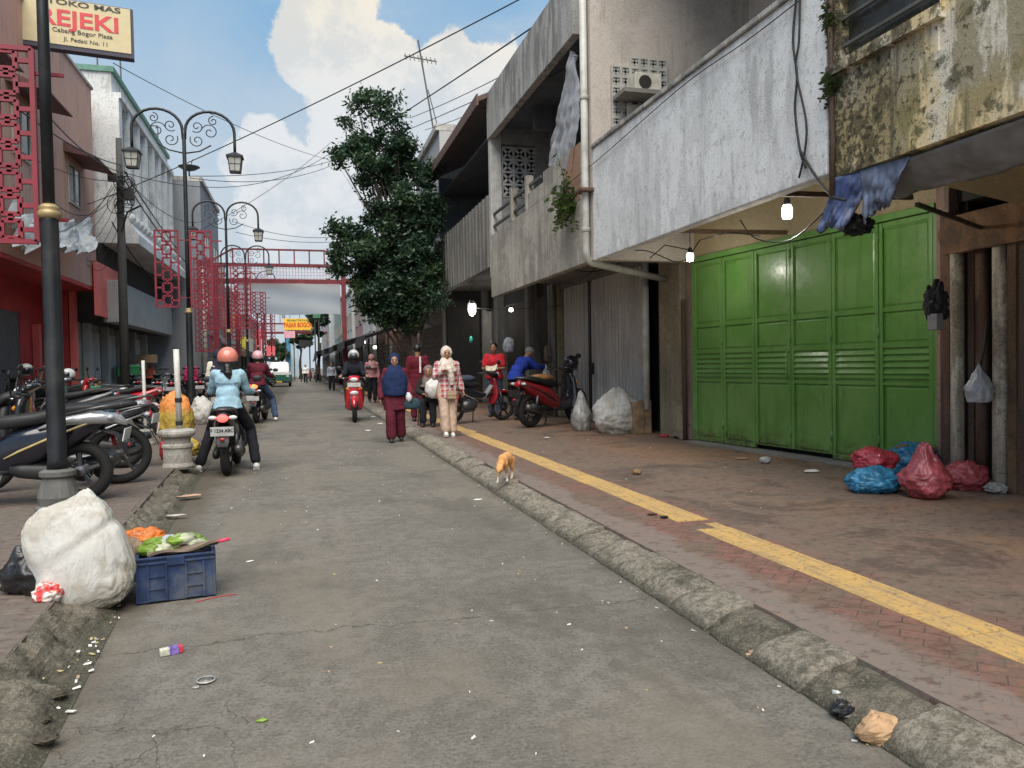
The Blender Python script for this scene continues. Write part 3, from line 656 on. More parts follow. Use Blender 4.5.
# ground floor: grey folding steel door, lintel
ys0, ys1 = ycol(647), px(562, 350, XW).y
def corrug(mb, x, y0, y1, z0, z1, step=.16, d=.035):
    n = int((y1-y0)/step); st = (y1-y0)/n
    pts = []
    for i in range(n):
        a = y0+i*st; pts += [(a, x), (a+st*.4, x), (a+st*.5, x+d), (a+st*.9, x+d)]
    pts.append((y1, x)); vs = [(xx, yy, z) for z in (z0, z1) for yy, xx in pts]; k = len(pts)
    return mb.add(vs, [(i, i+1, i+1+k, i+k) for i in range(k-1)])
dm = MB(); corrug(dm, XW+.06, ys0+.02, (ys0+ys1)/2+.55, .14, 3.18); d1 = dm.build('steel_door', M_steel, Cb)
dm = MB(); corrug(dm, XW+.06, (ys0+ys1)/2+.68, ys1, .14, 3.18); dm.build('steel_door', M_steel, Cb)
MB().box(XW+.03, (ys0+ys1)/2+.56, .14, XW+.13, (ys0+ys1)/2+.67, 3.18).build('door_post', M_iron, Cb)
MB().box(XW+.01, (ys0+ys1)/2+.42, 1.15, XW+.06, (ys0+ys1)/2+.52, 1.4).build('door_latch', M_iron, d1)
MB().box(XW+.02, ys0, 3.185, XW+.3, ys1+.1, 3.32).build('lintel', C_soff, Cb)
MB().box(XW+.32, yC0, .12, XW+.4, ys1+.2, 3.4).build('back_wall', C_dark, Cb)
MB().box(XW-.1, ys1+.05, .12, XW+.3, ys1+.45, 3.32).build('column', C_col, Cb, bevel=.02)
for k, dy in enumerate((.12, .36)): MB().tube([(XW-.17, ys1+dy, .12), (XW-.17, ys1+dy, 3.3)], .06, 12).build('drainpipe', C_soff, Cb, smooth=True)
# ---- D: dark balcony with pitched roof, open shops below
D = thing('shophouse', 'dark grey shophouse with pitched brown eave and open shop, just right of the tree', 'building', (XR, 25, .12))
yD0, yD1 = 17.62, 25.4; zd0, zd1 = px(491, 270, XR).z, px(491, 200, XR).z
zd0 = (zd0+px(434, 295, XR).z)/2; zd1 = (zd1+px(434, 240, XR).z)/2
mb = MB(); mb.box(XR, yD0, zd0, XR+.15, yD1, zd1); mb.build('balcony_wall', C_grey2, D, bevel=.01)
mb = MB()
for i in range(20): mb.box(XR-.045, yD0+i*.39, zd0+.003, XR-.002, yD0+.05+i*.39, zd1-.02)
mb.build('wall_rib', C_grey2, D)
MB().box(XR+.15, yD0, zd0+.2, 12, yD1, zd0+.35).build('floor_slab', C_soff, D)
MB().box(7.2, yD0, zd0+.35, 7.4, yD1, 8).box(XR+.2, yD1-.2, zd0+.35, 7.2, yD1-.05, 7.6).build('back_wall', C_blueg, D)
ze = px(483, 110, XR).z; rf = MB(); dz = 1.7
rf.prism([(XR-.25, ze), (XR-.25, ze+.12), (9.5, ze+.12+dz*1.5), (9.5, ze+dz*1.5)], 'y', yD0-.2, yD1+.4); rf.build('roof', pbr('brown_tile', (.13, .09, .075), .85, world=True, dirt=(.05, .045, .04), dirt_amt=.6), D)
MB().box(XR-.29, yD0-.25, ze-.1, XR-.255, yD1+.4, ze+.16).build('fascia', pbr('brown_fascia', (.16, .10, .08), .8, world=True), D)
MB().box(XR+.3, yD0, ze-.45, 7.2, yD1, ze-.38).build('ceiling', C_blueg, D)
for y in (19.7, 23.2, 25.2): MB().box(XW-.15, y, .12, XW+.2, y+.35, zd0+.2).build('column', C_grey2, D, bevel=.02)
MB().box(11.5, ys1, .12, 11.7, 26, 4.2).box(XW+.3, ys1+.5, .12, 11.5, ys1+.6, 4.2).box(XR+.4, 25.3, .12, 11.5, 25.5, 4.2).build('inner_wall', C_dark, D)  # cross wall widened to keep the space under the balcony dark
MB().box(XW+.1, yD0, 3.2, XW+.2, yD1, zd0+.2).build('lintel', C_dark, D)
# ---- E and the row further up the street
def window(parent, side, X, y0, y1, z0, z1, frame, glass, d=.05):
    s = 1 if side == 'L' else -1       # L = building on the left, faces +x
    f = MB(); t = .07; a, b = X+s*.002, X+s*(.002+d)
    f.box(a, y0, z0, b, y1, z0+t).box(a, y0, z1-t, b, y1, z1).box(a, y0, z0+t, b, y0+t, z1-t).box(a, y1-t, z0+t, b, y1, z1-t).box(a, (y0+y1)/2-.02, z0+t, b, (y0+y1)/2+.02, z1-t)
    o = f.build('window', frame, parent)
    g = MB(); g.box(a, y0+t, z0+t, X+s*.02, y1-t, z1-t); g.build('pane', glass, o); return o
M_glass = pbr('dark_window_glass', (.03, .035, .04), .12, bump=0, world=True)
M_frame = pbr('window_frame_paint', (.30, .29, .27), .7, world=True)
M_shut = [pbr('shutter_grey', (.20, .20, .19), .6, world=True, dirt=(.1, .09, .08), dirt_amt=.5), pbr('shutter_blue', (.10, .14, .19), .6, world=True), pbr('shutter_brown', (.15, .11, .08), .6, world=True)]
M_awn = [pbr('awning_dark', (.035, .035, .04), .9, world=True), pbr('awning_rust', (.20, .10, .06), .8, world=True), pbr('awning_grey', (.15, .15, .15), .8, world=True)]
def block(side, X, y0, y1, h, mt, label, floors=2, seed=0, depth=9, awn=0, base=.12, name='shophouse', roofm=None, aw=1.4):
    rnd = random.Random(seed); s = 1 if side == 'L' else -1
    o = thing(name, label, 'building', (X, (y0+y1)/2, base)); xb = X-s*depth
    MB().box(X, y0, base, xb, y1, h).build('wall', mt, o)
    MB().box(X+s*.12, y0-.01, h+.002, xb, y1+.01, h+.22).build('roof', roofm or C_fascia, o)
    if y1-y0 > 3: MB().box(X+s*.002, y0+.05, 3.3, X+s*.10, y1-.05, 3.55).build('cornice', C_fascia, o)
    n = max(1, int((y1-y0)/3.2)); w = (y1-y0)/n
    for k in range(floors-1):
        z = 4.4+k*3.1
        if z+1.5 > h: break
        for i in range(n): window(o, side, X, y0+i*w+w*.25, y0+i*w+w*.75, z, z+1.35, M_frame, M_glass)
    for i in range(n):
        q = MB(); a, b = y0+i*w+.15, y0+(i+1)*w-.15
        nn = 14
        for k in range(nn): z = base+.02+k*(2.7/nn); q.prism([(X+s*.003, z), (X+s*.03, z+.02), (X+s*.03, z+2.7/nn-.03), (X+s*.003, z+2.7/nn-.01)], 'y', a, b)
        q.build('shutter', M_shut[rnd.randrange(3)], o)
    if awn:
        q = MB(); q.prism([(X+s*.13, 3.25), (X+s*.13, 3.2), (X+s*(aw-.03), 2.62), (X+s*(aw-.03), 2.28), (X+s*aw, 2.28), (X+s*aw, 2.67)], 'y', y0+.2, y1-.2); q.build('awning', M_awn[awn-1], o)
    return o
def plaster(name, c, seed): return concrete(name, c, tuple(x*.85 for x in c), tuple(x*.3 for x in c), seed=seed, samt=.5, speck=.3)
E_ = block('R', 4.6, 25.6, 31, 9.3, plaster('stained_offwhite', (.45, .45, .44), 7.), 'stained off-white shophouse hidden behind the tree crown', 3, 1, awn=2)
block('R', 4.4, 31.2, 37, 6.2, plaster('peach_wall', (.42, .30, .24), 8.), 'low peach shophouse behind the tree trunk', 2, 2, awn=1, aw=2)
block('R', 4.2, 37.2, 45, 6.8, plaster('brown_rose_wall', (.30, .20, .18), 9.), 'brown rose shophouse behind the right post of the red arch', 2, 3, awn=1, aw=2.3)
block('R', 4.0, 45.2, 53, 7.2, plaster('white_wall', (.60, .60, .60), 10.), 'white shophouse beyond the right post of the red arch', 2, 4, awn=1, aw=2.3)
block('R', 4.0, 53.2, 61, 7.6, plaster('rose_wall', (.42, .26, .27), 11.), 'rose pink shophouse with dark awning far up the right side', 2, 5, awn=1, aw=2.6)
block('R', 3.8, 61.2, 72, 7.4, plaster('pale_wall', (.56, .57, .55), 12.), 'pale grey shophouse with dark awning far up the right side', 2, 6, awn=1, aw=2.8)
block('R', 3.6, 72.2, 90, 7.8, plaster('grey_green_wall', (.30, .36, .32), 13.), 'grey green shophouse far behind the orange banner', 2, 7, awn=1, aw=2.4)
block('R', 3.0, 90.2, 125, 7.5, plaster('dim_wall', (.45, .47, .50), 14.), 'bluish shophouse at the far end of the right side', 2, 8, awn=3, aw=1.5)
# ================================================================== BUILDINGS, LEFT
XL = -7.0
C_pink = concrete('faded_salmon_plaster', (.62, .37, .29), (.54, .35, .29), (.16, .09, .08), (.4, .65), (.48, .68), .6, .3, 111., .4, ssc=(4, 4, .4))
C_red = pbr('red_painted_wall', (.52, .055, .05), .7, var=.25, sc=1.5, world=True, dirt=(.26, .035, .035), dirt_amt=.5, bump=.1)
C_redb = pbr('coral_red_board', (.78, .17, .14), .6, var=.1, sc=1.5, world=True)
C_W = concrete('blistered_white_plaster', (.72, .73, .72), (.58, .59, .58), (.12, .12, .12), (.42, .62), (.48, .64), .7, .75, 121., .4, ssc=(3, 3, .8))
C_band = concrete('pale_grey_band', (.40, .41, .39), (.34, .35, .34), (.14, .14, .13), seed=131.)
C_gcop = pbr('green_coping', (.12, .25, .19), .8, world=True, dirt=(.08, .15, .12), dirt_amt=.5)
C_g3 = concrete('grey_block_render', (.24, .25, .27), (.20, .21, .23), (.09, .09, .10), seed=141.)
C_conc = concrete('stained_pale_concrete', (.40, .40, .36), (.27, .27, .24), (.07, .07, .06), (.42, .58), (.45, .62), .7, .5, 151., ssc=(2, 2, .8))
P = thing('shophouse', 'faded salmon shophouse with red ground floor and tin window hoods, nearest on the left', 'building', (XL, 22, .15))
pt, pb = 11.35, 4.35
wins = [(px(67, 165, XL).y, px(80, 205, XL).y, 6.75, 8.05), (22.2, 23.5, 7.0, 8.5), (18.2, 19.6, 6.95, 8.3)]
mb = MB(); mb.box(XL, 8, pb, XL-9, 30.2, pt); mb.build('wall', C_pink, P)
MB().box(XL+.06, 7.9, pt+.002, XL-9, 30.26, pt+.1).build('coping', C_fascia, P)
for (a, b, z0, z1) in wins:
    o = window(P, 'L', XL, a, b, z0, z1, pbr('cream_frame', (.42, .38, .30), .7, world=True), M_glass)
    c = MB(); c.box(XL+.02, a+.12, z0+.12, XL+.035, a+.5, z1-.15); c.build('curtain', pbr('pale_curtain', (.45, .46, .45), .9, world=True), o)
    h = MB(); h.prism([(XL+.01, z1+.5), (XL+.95, z1+.06), (XL+.95, z1+.02), (XL+.01, z1+.2)], 'y', a-.35, b+.55); h.build('window_hood', pbr('rusty_tin', (.15, .07, .06), .7, world=True), P)
# overhang underside, lower red shop recessed under it
MB().box(-8.6, 8, pb-.12, XL-.01, 30.18, pb-.003).build('soffit', C_red, P)
MB().box(-8.62, 8, .15, -8.9, 27.4, 3.3).build('shutter', pbr('dull_grey_shutter', (.14, .14, .13), .7, world=True, dirt=(.08, .08, .07), dirt_amt=.6), P)
MB().box(-8.6, 8, 3.302, -8.9, 30.2, pb-.125).box(-8.6, 27.42, .15, -8.9, 30.2, 3.3).build('lower_wall', C_red, P)
MB().box(-8.58, 28.5, .15, -8.38, 28.75, 3.0).build('pilaster', C_redb, P)
q = MB(); q.box(-8.58, 30.0, .15, -7.9, 30.2, pb-.13); q.build('side_wall', C_red, P)
MB().box(-7.85, 29.95, .15, -7.65, 30.18, pb-.13).build('column', C_redb, P)
# red sign board at the far corner of the overhang
sb = thing('sign_board', 'blank coral red board fixed at the far corner of the salmon shophouse', 'sign', (XL+.1, 31.4, 3.36))
a_, b_ = px(93, 315, XL+.1), px(118, 322, XL+.1)
MB().box(XL+.06, 29.5, 3.36, XL+.14, 33.2, 5.25).build('board', C_redb, sb); MB().box(XL-.1, 29.6, 4.5, XL+.055, 29.7, 4.6).box(XL-.1, 31, 4.5, XL+.055, 31.1, 4.6).build('bracket', M_iron, sb)
# ---- white building with green coping
Wb = thing('shophouse', 'blistered white shophouse with green roof edge and pilasters, left side', 'building', (-6.5, 37, .15))
XW2, y0, y1 = -6.5, 31.0, 43.0
MB().box(XW2, y0, 6.1, XW2-8, y1, 12.3).build('wall', C_W, Wb)
MB().box(XW2+.1, y0-.08, 12.303, XW2-8, y1+.1, 12.5).build('coping', C_gcop, Wb)
q = MB(); n = 7
for i in range(n+1): yy = y0+i*(y1-y0-.55)/n; q.box(XW2+.003, yy, 6.9, XW2+.22, yy+.5, 11.4)
q.build('pilaster', C_W, Wb)
MB().box(XW2+.005, y0+.02, 11.403, XW2+.3, y1, 11.6).build('cornice', C_W, Wb)
for i in range(n):
    yy = y0+i*(y1-y0-.55)/n; window(Wb, 'L', XW2, yy+.58, yy+1.6, 8.2, 10.7, C_band, pbr('board_grey', (.20, .21, .21), .9, world=True))
q = MB(); q.prism([(XW2+.003, 7.5), (XW2+.05, 7.5), (XW2+.75, 6.45), (XW2+.75, 6.1), (XW2+.003, 6.1)], 'y', y0+.01, y1); q.build('canopy', C_W, Wb)
q = MB()
for i in range(16): yy = y0+.4+i*.74; q.ball((XW2+.33, yy, 7.08), (.30, .30, .22), 10, 7)
q.build('scallop', C_W, Wb, smooth=True)
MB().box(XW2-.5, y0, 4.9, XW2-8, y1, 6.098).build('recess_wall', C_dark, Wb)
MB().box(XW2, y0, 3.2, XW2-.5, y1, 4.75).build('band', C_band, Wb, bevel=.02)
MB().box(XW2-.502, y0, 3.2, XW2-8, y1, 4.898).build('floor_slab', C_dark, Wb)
MB().box(XW2-1.3, y0-.3, .15, XW2-1.5, y1, 3.198).build('lower_wall', C_conc, Wb)
for i in range(5): MB().box(XW2-1.28, y0+.2+i*2.6, .15, XW2-1.0, y0+.5+i*2.6, 3.195).build('column', C_band, Wb, bevel=.02)
for i in range(4):
    d = MB(); corrug(d, XW2-1.29, y0+.6+i*2.6, y0+2.7+i*2.6, .16, 2.9, .2, .03); d.build('folding_door', M_steel, Wb)
# ---- grey block with a dish, then the row up the street
G3 = block('L', -5.0, 43.3, 52, 11.3, C_g3, 'grey block with satellite dish on its flat roof, past the white building', 3, 21, base=.15)
dish = thing('satellite_dish', 'dark satellite dish on the roof of the grey block', 'dish', (-5.6, 44, 11.5))
q = MB(); q.lathe([(.02, -.02), (.3, .05), (.55, .20), (.55, .18), (.3, .03), (.02, -.05)], (-5.6, 44, 12.0), 24); q.build('dish_bowl', M_iron, dish, smooth=True)
MB().tube([(-5.6, 44, 11.5), (-5.6, 44, 12.0)], .04).tube([(-5.6, 44, 12.0), (-5.4, 44, 12.6)], .02).build('mast', M_iron, dish)
block('L', -5.4, 52.2, 60, 8.2, plaster('rust_wall', (.28, .15, .13), 22.), 'rust red shophouse past the grey block', 2, 22, awn=2, base=.15)
block('L', -5.2, 60.2, 70, 7.2, plaster('cream_wall', (.5, .48, .42), 23.), 'cream shophouse behind the row of red lattice panels', 2, 23, awn=1, base=.15)
block('L', -5.4, 70.2, 84, 6.5, plaster('teal_wall', (.2, .26, .26), 24.), 'teal grey shophouse far up the left side', 2, 24, awn=3, base=.15)
block('L', -5.6, 84.2, 110, 7.0, plaster('red_brown_wall', (.36, .22, .2), 25.), 'red brown shophouse farthest up the left side', 2, 25, awn=1, base=.15)
# ---- street end
bg = block('R', -7, 136, 140, 6.5, plaster('end_white_wall', (.6, .6, .6), 26.), 'white building closing the view at the end of the street', 2, 26, depth=-11)
def billboard(lbl, x0, x1, y, z0, z1, mat, cat='sign'):
    o = thing('sign_board', lbl, cat, ((x0+x1)/2, y, 0)); MB().box(x0, y-.06, z0, x1, y+.06, z1).build('board', mat, o)
    MB().bar((x0+.15, y+.1, 0), (x0+.15, y+.1, z1), .12).bar((x1-.15, y+.1, 0), (x1-.15, y+.1, z1), .12).build('post', M_iron, o); return o
def bbx(lbl, xa, ya, xb, yb, Y, mat):
    a, b = py(xa, yb, Y), py(xb, ya, Y); return billboard(lbl, a.x, b.x, Y, a.z, b.z, mat)
M_sy = pbr('sign_yellow', (.70, .62, .10), .5, world=True); M_sp = pbr('sign_pink', (.66, .34, .38), .5, world=True); M_sr = pbr('sign_red', (.60, .10, .12), .5, world=True)
bbx('yellow signboard past the rider in the pink helmet, low on the left', 240, 337, 247, 351, 70, M_sy)
bbx('pink oval-edged signboard below the orange banner', 284, 331, 295, 338, 88, M_sp)
rsb = bbx('red signboard with pale lettering over the minibus', 265, 346, 275, 356, 120, M_sr)
bbx('dark blank signboard below and right of the orange banner', 299, 340, 311, 347, 80, M_iron)
bbx('white vertical signboard low on the left beside the yellow one', 249, 338, 253, 352, 66, M_frame)
bbx('red vertical signboard left of the minibus', 256, 330, 261, 350, 90, M_sr)
bbx('green shop board high on the far right side', 313, 305, 320, 318, 74, pbr('sign_green', (.05, .16, .09), .6, world=True))
# tall blue-white tower behind the pink sign
tw = thing('tower_block', 'tall pale blue building with darker blue edge at the street end', 'building', (1, 131, 0))
a, b = py(291, 365, 130), py(298, 333, 130); c = py(286, 365, 130)
MB().box(a.x, 130, 0, b.x, 134, b.z+1).build('wall', plaster('pale_blue_wall', (.42, .52, .58), 30.), tw); MB().box(c.x, 129.9, 0, a.x-.01, 134, b.z+.5).build('side_strip', pbr('blue_strip', (.05, .20, .34), .6, world=True), tw)
# ================================================================== STREET FURNITURE
M_poleb = pbr('black_lamp_paint', (.010, .012, .016), .45, var=.3, sc=3, world=True, dirt=(.06, .06, .055), dirt_amt=.35)
M_gold = pbr('tarnished_gold_ring', (.36, .27, .13), .5, metal=.3, world=True)
M_base = pbr('scuffed_base_paint', (.11, .11, .105), .8, world=True, dirt=(.07, .065, .06), dirt_amt=.7, sc=8)
M_lant = pbr('lantern_glass', (.42, .42, .38), .35, world=False)
M_lat = pbr('crimson_lattice_paint', (.23, .016, .032), .5, var=.12, sc=3, world=True, dirt=(.17, .02, .035), dirt_amt=.5)
M_latd = pbr('dark_crimson_steel', (.15, .018, .025), .5, var=.2, sc=3, world=True)
def spiral(c, r0, turns, a0, sgn, n=26):
    return [Vector((c[0]+sgn*r0*(1-.82*i/n)*math.cos(a0+turns*2*math.pi*i/n), c[1], c[2]+r0*(1-.82*i/n)*math.sin(a0+turns*2*math.pi*i/n))) for i in range(n+1)]
def lamp_post(loc, label):
    o = thing('street_lamp', label, 'street lamp', loc, group='double-arm street lamps along the left kerb')
    q = MB(); q.lathe([(.19, 0), (.19, .03), (.16, .05), (.17, .12), (.14, .24), (.125, .29), (.15, .31), (.15, .35), (.105, .37)], n=16); q.build('base', M_base, o, world=False, smooth=False)
    q = MB(); q.lathe([(.09, .37), (.08, .45), (.073, 2.62), (.073, 2.66)], n=16); q.lathe([(.050, 2.76), (.049, 4.5), (.045, 7.0), (.03, 7.15)], n=14); q.build('post', M_poleb, o, world=False, smooth=True)
    q = MB(); q.lathe([(.074, 2.635), (.088, 2.645), (.098, 2.68), (.088, 2.70), (.078, 2.715), (.086, 2.73), (.078, 2.75), (.050, 2.77)], n=18); q.build('collar', M_gold, o, world=False, smooth=True)
    for s in (-1, 1):
        q = MB(); pts = [Vector((0, 0, 6.2))]
        pts = [Vector((s*.02, 0, 6.9)), Vector((s*.03, 0, 7.1))]+[Vector((s*(.60-.57*math.cos(t)), 0, 7.1+.50*math.sin(t))) for t in [math.pi*i/12 for i in range(1, 13)]]+[Vector((s*1.17, 0, 6.85)), Vector((s*1.17, 0, 6.62))]
        q.tube(pts, .035, 8)
        q.tube([Vector((0, 0, 6.55)), Vector((s*.35, 0, 6.62)), Vector((s*.62, 0, 6.78))], .018, 6)
        for c, r, a, sg in (((s*.30, 0, 6.88), .17, 2.6, s), ((s*.60, 0, 7.10), .20, .3, -s), ((s*.30, 0, 7.22), .15, 4.0, s), ((s*.68, 0, 7.38), .12, 1.5, s)):
            q.tube(spiral(c, r, 1.35, a, sg), .013, 5)
        q.build('arm', M_poleb, o, world=False, smooth=True)
        l = MB(); t, b = .16, .12
        l.loft([[Vector((s*1.17+x*k, y*k, z)) for x, y in ((-1, -1), (1, -1), (1, 1), (-1, 1))] for k, z in ((b, 6.16), (t, 6.5))]); lt = l.build('lantern', M_lant, o, world=False)
        f = MB(); k = .19
        f.loft([[Vector((s*1.17+x*k2, y*k2, z)) for x, y in ((-1, -1), (1, -1), (1, 1), (-1, 1))] for k2, z in ((.20, 6.50), (.20, 6.53), (.05, 6.63))])
        for x in (-1, 1):
            for y in (-1, 1): f.bar((s*1.17+x*b, y*b, 6.14), (s*1.17+x*t, y*t, 6.5), .022)
        for x, y, x2, y2 in ((-1, -1, 1, -1), (1, -1, 1, 1), (1, 1, -1, 1), (-1, 1, -1, -1)):
            f.bar((s*1.17+x*b, y*b, 6.15), (s*1.17+x2*b, y2*b, 6.15), .025); mt = (b+t)/2; f.bar((s*1.17+x*mt, y*mt, 6.33), (s*1.17+x2*mt, y2*mt, 6.33), .014); f.bar((s*1.17+(x+x2)*b/2, (y+y2)*b/2, 6.15), (s*1.17+(x+x2)*t/2, (y+y2)*t/2, 6.5), .012)
        f.build('lantern_frame', M_poleb, lt, world=False)
    return o
def lattice_panel(label, loc, w=.5, h=2.1, cols=1, group='crimson lattice panels on the lamp posts'):
    """loc = middle of bottom edge; faces the camera side"""
    o = thing('lattice_panel', label, 'lattice panel', loc, group=group)
    t = .042; q = MB()
    q.bar((-w/2, 0, 0), (-w/2, 0, h), t, .05, (0, 1, 0)).bar((w/2, 0, 0), (w/2, 0, h), t, .05, (0, 1, 0)).bar((-w/2, 0, 0), (w/2, 0, 0), .05, t).bar((-w/2, 0, h), (w/2, 0, h), .05, t)
    q.build('frame', M_lat, o, world=False)
    q = MB(); cw = w/cols; n = max(3, round(h/(cw*.55))); ch = h/n
    def B(x0, z0, x1, z1): q.bar((x0, 0, z0), (x1, 0, z1), t*1.0, .035, (0, 1, 0))
    for c in range(cols):
        for k in range(n):
            x, z = -w/2+c*cw, k*ch; f = 1 if (k+c) % 2 else -1; X = lambda u: x+cw*(.5+f*(u-.5))
            B(X(.0), z+ch*.5, X(.32), z+ch*.5); B(X(.32), z+ch*.14, X(.32), z+ch*.86); B(X(.32), z+ch*.86, X(.68), z+ch*.86); B(X(.68), z+ch*.14, X(.68), z+ch*.86); B(X(.32), z+ch*.14, X(.68), z+ch*.14)
            B(X(.68), z+ch*.5, X(1.), z+ch*.5); B(X(.5), z+ch*.86, X(.5), z+ch); B(X(.5), z, X(.5), z+ch*.14)
    q.build('fretwork', M_lat, o, world=False)
    q = MB(); q.bar((w/2, .02, h*.12), (w/2+.25, .02, h*.12), .03).bar((w/2, .02, h*.88), (w/2+.25, .02, h*.88), .03); q.build('bracket', M_lat, o, world=False)
    return o
LX = -2.72
PN = gz(59, 509, .15)
lamp_post((PN.x, PN.y, .15), 'black street lamp post nearest the camera, lanterns out of the picture')
px_l, px_h = py(38, 242, PN.y+.15), py(38, 50, PN.y+.15)
lattice_panel('crimson lattice panel at the top left, the nearest one', (px_l.x-.42, PN.y+.15, px_l.z), .84, px_h.z-px_l.z, 2)
far_lbl = ['second black street lamp, twin scrolled arms and caged lanterns against the white building', 'third street lamp up the street, just right of the second', 'fourth street lamp, beneath the left half of the red arch', 'fifth street lamp, beyond the red arch', 'sixth street lamp, small in the distance beyond the arch', 'farthest street lamp near the street end']
for i, (yy, xx) in enumerate(((20.3, -2.68), (31, -2.7), (41.8, -2.75), (52.5, -2.8), (64, -2.85), (78, -2.9))): lamp_post((xx, yy, .15), far_lbl[i])
lat_spec = [(-.42, 20.25, .52, 'crimson lattice panel left of the second street lamp'), (.36, 20.25, .48, 'crimson lattice panel right of the second street lamp'), (-.55, 31, .75, 'crimson lattice panel left of the third street lamp'), (.5, 31, .7, 'crimson lattice panel right of the third street lamp'),
            (-.6, 41.7, .8, 'crimson lattice panel left of the fourth street lamp'), (.55, 41.7, .75, 'crimson lattice panel right of the fourth street lamp'), (.6, 52.4, .8, 'crimson lattice panel right of the fifth street lamp')]
for dx, yy, w, lb in lat_spec: lattice_panel(lb, (LX+dx, yy, 2.95), w, 1.85 if yy < 25 else 2.4, 1 if w < .6 else 2)
# red lattice screen further left, on its own stand beside the arch foot
for k, (xa, yy) in enumerate(((-4.05, 36.0), (-3.9, 47.5))): lattice_panel(('tall crimson lattice screen standing left of the arch foot', 'tall crimson lattice screen just behind the arch foot')[k], (xa, yy, 2.2), .9, 4.0, 2)
# ---- arches over the street
def arch(Y, xl0, xr0, label, banner=None, bz=6.05, mz=6.92, tz=7.75):
    o = thing('street_arch', label, 'arch', ((xl0+xr0)/2, Y, 0))
    q = MB(); q.bar((xl0, Y, .1), (xl0, Y, mz), .24, .24).build('post', M_latd, o); q = MB(); q.bar((xr0, Y, .1), (xr0, Y, mz), .24, .24).build('post', M_latd, o)
    q = MB(); q.bar((xl0-.9, Y, bz), (xr0+1.3, Y, bz), .22, .26).bar((xl0-.9, Y, mz), (xr0+1.3, Y, mz), .18, .17); q.build('beam', M_latd, o)
    q = MB(); a, b = xl0+.9, xr0-1.0; q.bar((a, Y, tz), (b, Y, tz), .09).bar((xl0-.5, Y, mz), (a, Y, tz), .09).bar((b, Y, tz), (xr0+1.2, Y, mz), .09)
    for i in range(7): x = a+(b-a)*i/6; q.bar((x, Y, mz), (x, Y, tz), .07)
    q.build('top_rail', M_latd, o)
    q = MB(); n = int((xr0-xl0+1.6)/.16)
    for i in range(n): x = xl0-.4+i*.16; q.bar((x, Y, bz+.1), (x, Y, mz-.06), .028)
    for k in range(1, 5): z = bz+k*(mz-bz)/5; q.bar((xl0-.4, Y, z), (xr0+1.2, Y, z), .018)
    q.build('mesh_screen', pbr('pale_red_mesh', (.42, .25, .27), .6, world=True), o)
    return o
arch(43, -4.35, 2.25, 'crimson steel truss arch spanning the street with mesh band')
bn = MB(); x0, x1, z0, z1 = -3.3, 2.05, 4.28, 5.93
bn.grid(lambda u, v: Vector((x0+(x1-x0)*u, 42.82+.05*math.sin(u*14+v*3)+.04*math.sin(v*9+u*5), z0+(z1-z0)*v+.03*math.sin(u*9)*(1-v))), 40, 14)
def banner_mat():
    m, nt, b, N, L = node_mat('blank_banner_cloth'); b.inputs['Base Color'].default_value = (.74, .77, .78, 1); b.inputs['Roughness'].default_value = .7
    tr = N('ShaderNodeBsdfTranslucent'); tr.inputs[0].default_value = (.92, .95, .97, 1); mx = N('ShaderNodeMixShader'); mx.inputs[0].default_value = .72
    L(b.outputs[0], mx.inputs[1]); L(tr.outputs[0], mx.inputs[2]); L(mx.outputs[0], nt.nodes['Material Output'].inputs[0]); return m
bo = bn.build('banner', banner_mat(), None, smooth=True, origin=(-.6, 42.8, 4.28)); tag(bo, 'large blank pale banner hanging under the crimson arch', 'banner')
arch(97, -4.6, 4.2, 'second arch far up the street behind the blank banner', None, 5.7, 6.8, 8.4)
a, b = py(284, 330, 95), py(312, 318.5, 95)
ob2 = thing('banner', 'orange and yellow banner with red lettering on the far arch', 'banner', ((a.x+b.x)/2, 95, 0))
M_or = pbr('orange_banner', (.85, .45, .03), .6, world=True); M_rl = pbr('red_letter_paint', (.55, .03, .02), .6, world=True); M_grl = pbr('green_letter_paint', (.10, .22, .04), .6, world=True)
MB().box(a.x, 95, a.z, b.x, 95.06, b.z).build('cloth', M_or, ob2)
lettering('PASAR BOGOR', .78, M_rl, ob2, ((a.x+b.x)/2, 94.98, a.z+.42*(b.z-a.z)), (1, 0, 0), bold=.02, sx=.62)
lettering('SELAMAT DATANG', .32, M_grl, ob2, ((a.x+b.x)/2, 94.98, a.z+.84*(b.z-a.z)), (1, 0, 0), bold=.01, sx=.9)
MB().bar((a.x+.1, 95.1, a.z), (a.x+.1, 96.9, b.z+.8), .08).bar((b.x-.1, 95.1, a.z), (b.x-.1, 96.9, b.z+.8), .08).build('hanger', M_iron, ob2)
# small orange plaque on a lattice post
bbx('small orange plaque between the lattice panels beyond the arch', 234, 314, 241, 325, 51, pbr('plaque_orange', (.80, .22, .03), .5, world=True))
# ---- projecting gold shop sign
SY = 23.3
a = py(22, 42, SY); b = py(133, 57, 23.72); sdir = Vector((b.x-a.x, b.y-a.y, 0)); SL = sdir.length; sdir.normalize(); snr = Vector((sdir.y, -sdir.x, 0))
sg = thing('shop_sign', 'cream gold-shop signboard with red capitals projecting over the left pavement', 'sign', tuple(a))
zb = a.z; SH = 1.32
def sbox(u0, u1, z0, z1, n0, n1):
    P_ = lambda u, n, z: a+sdir*u+snr*n+Vector((0, 0, z)); q = MB()
    return q.add([P_(u0, n0, z0), P_(u1, n0, z0), P_(u1, n1, z0), P_(u0, n1, z0), P_(u0, n0, z1), P_(u1, n0, z1), P_(u1, n1, z1), P_(u0, n1, z1)], [(3, 2, 1, 0), (4, 5, 6, 7), (0, 1, 5, 4), (1, 2, 6, 5), (2, 3, 7, 6), (3, 0, 4, 7)])
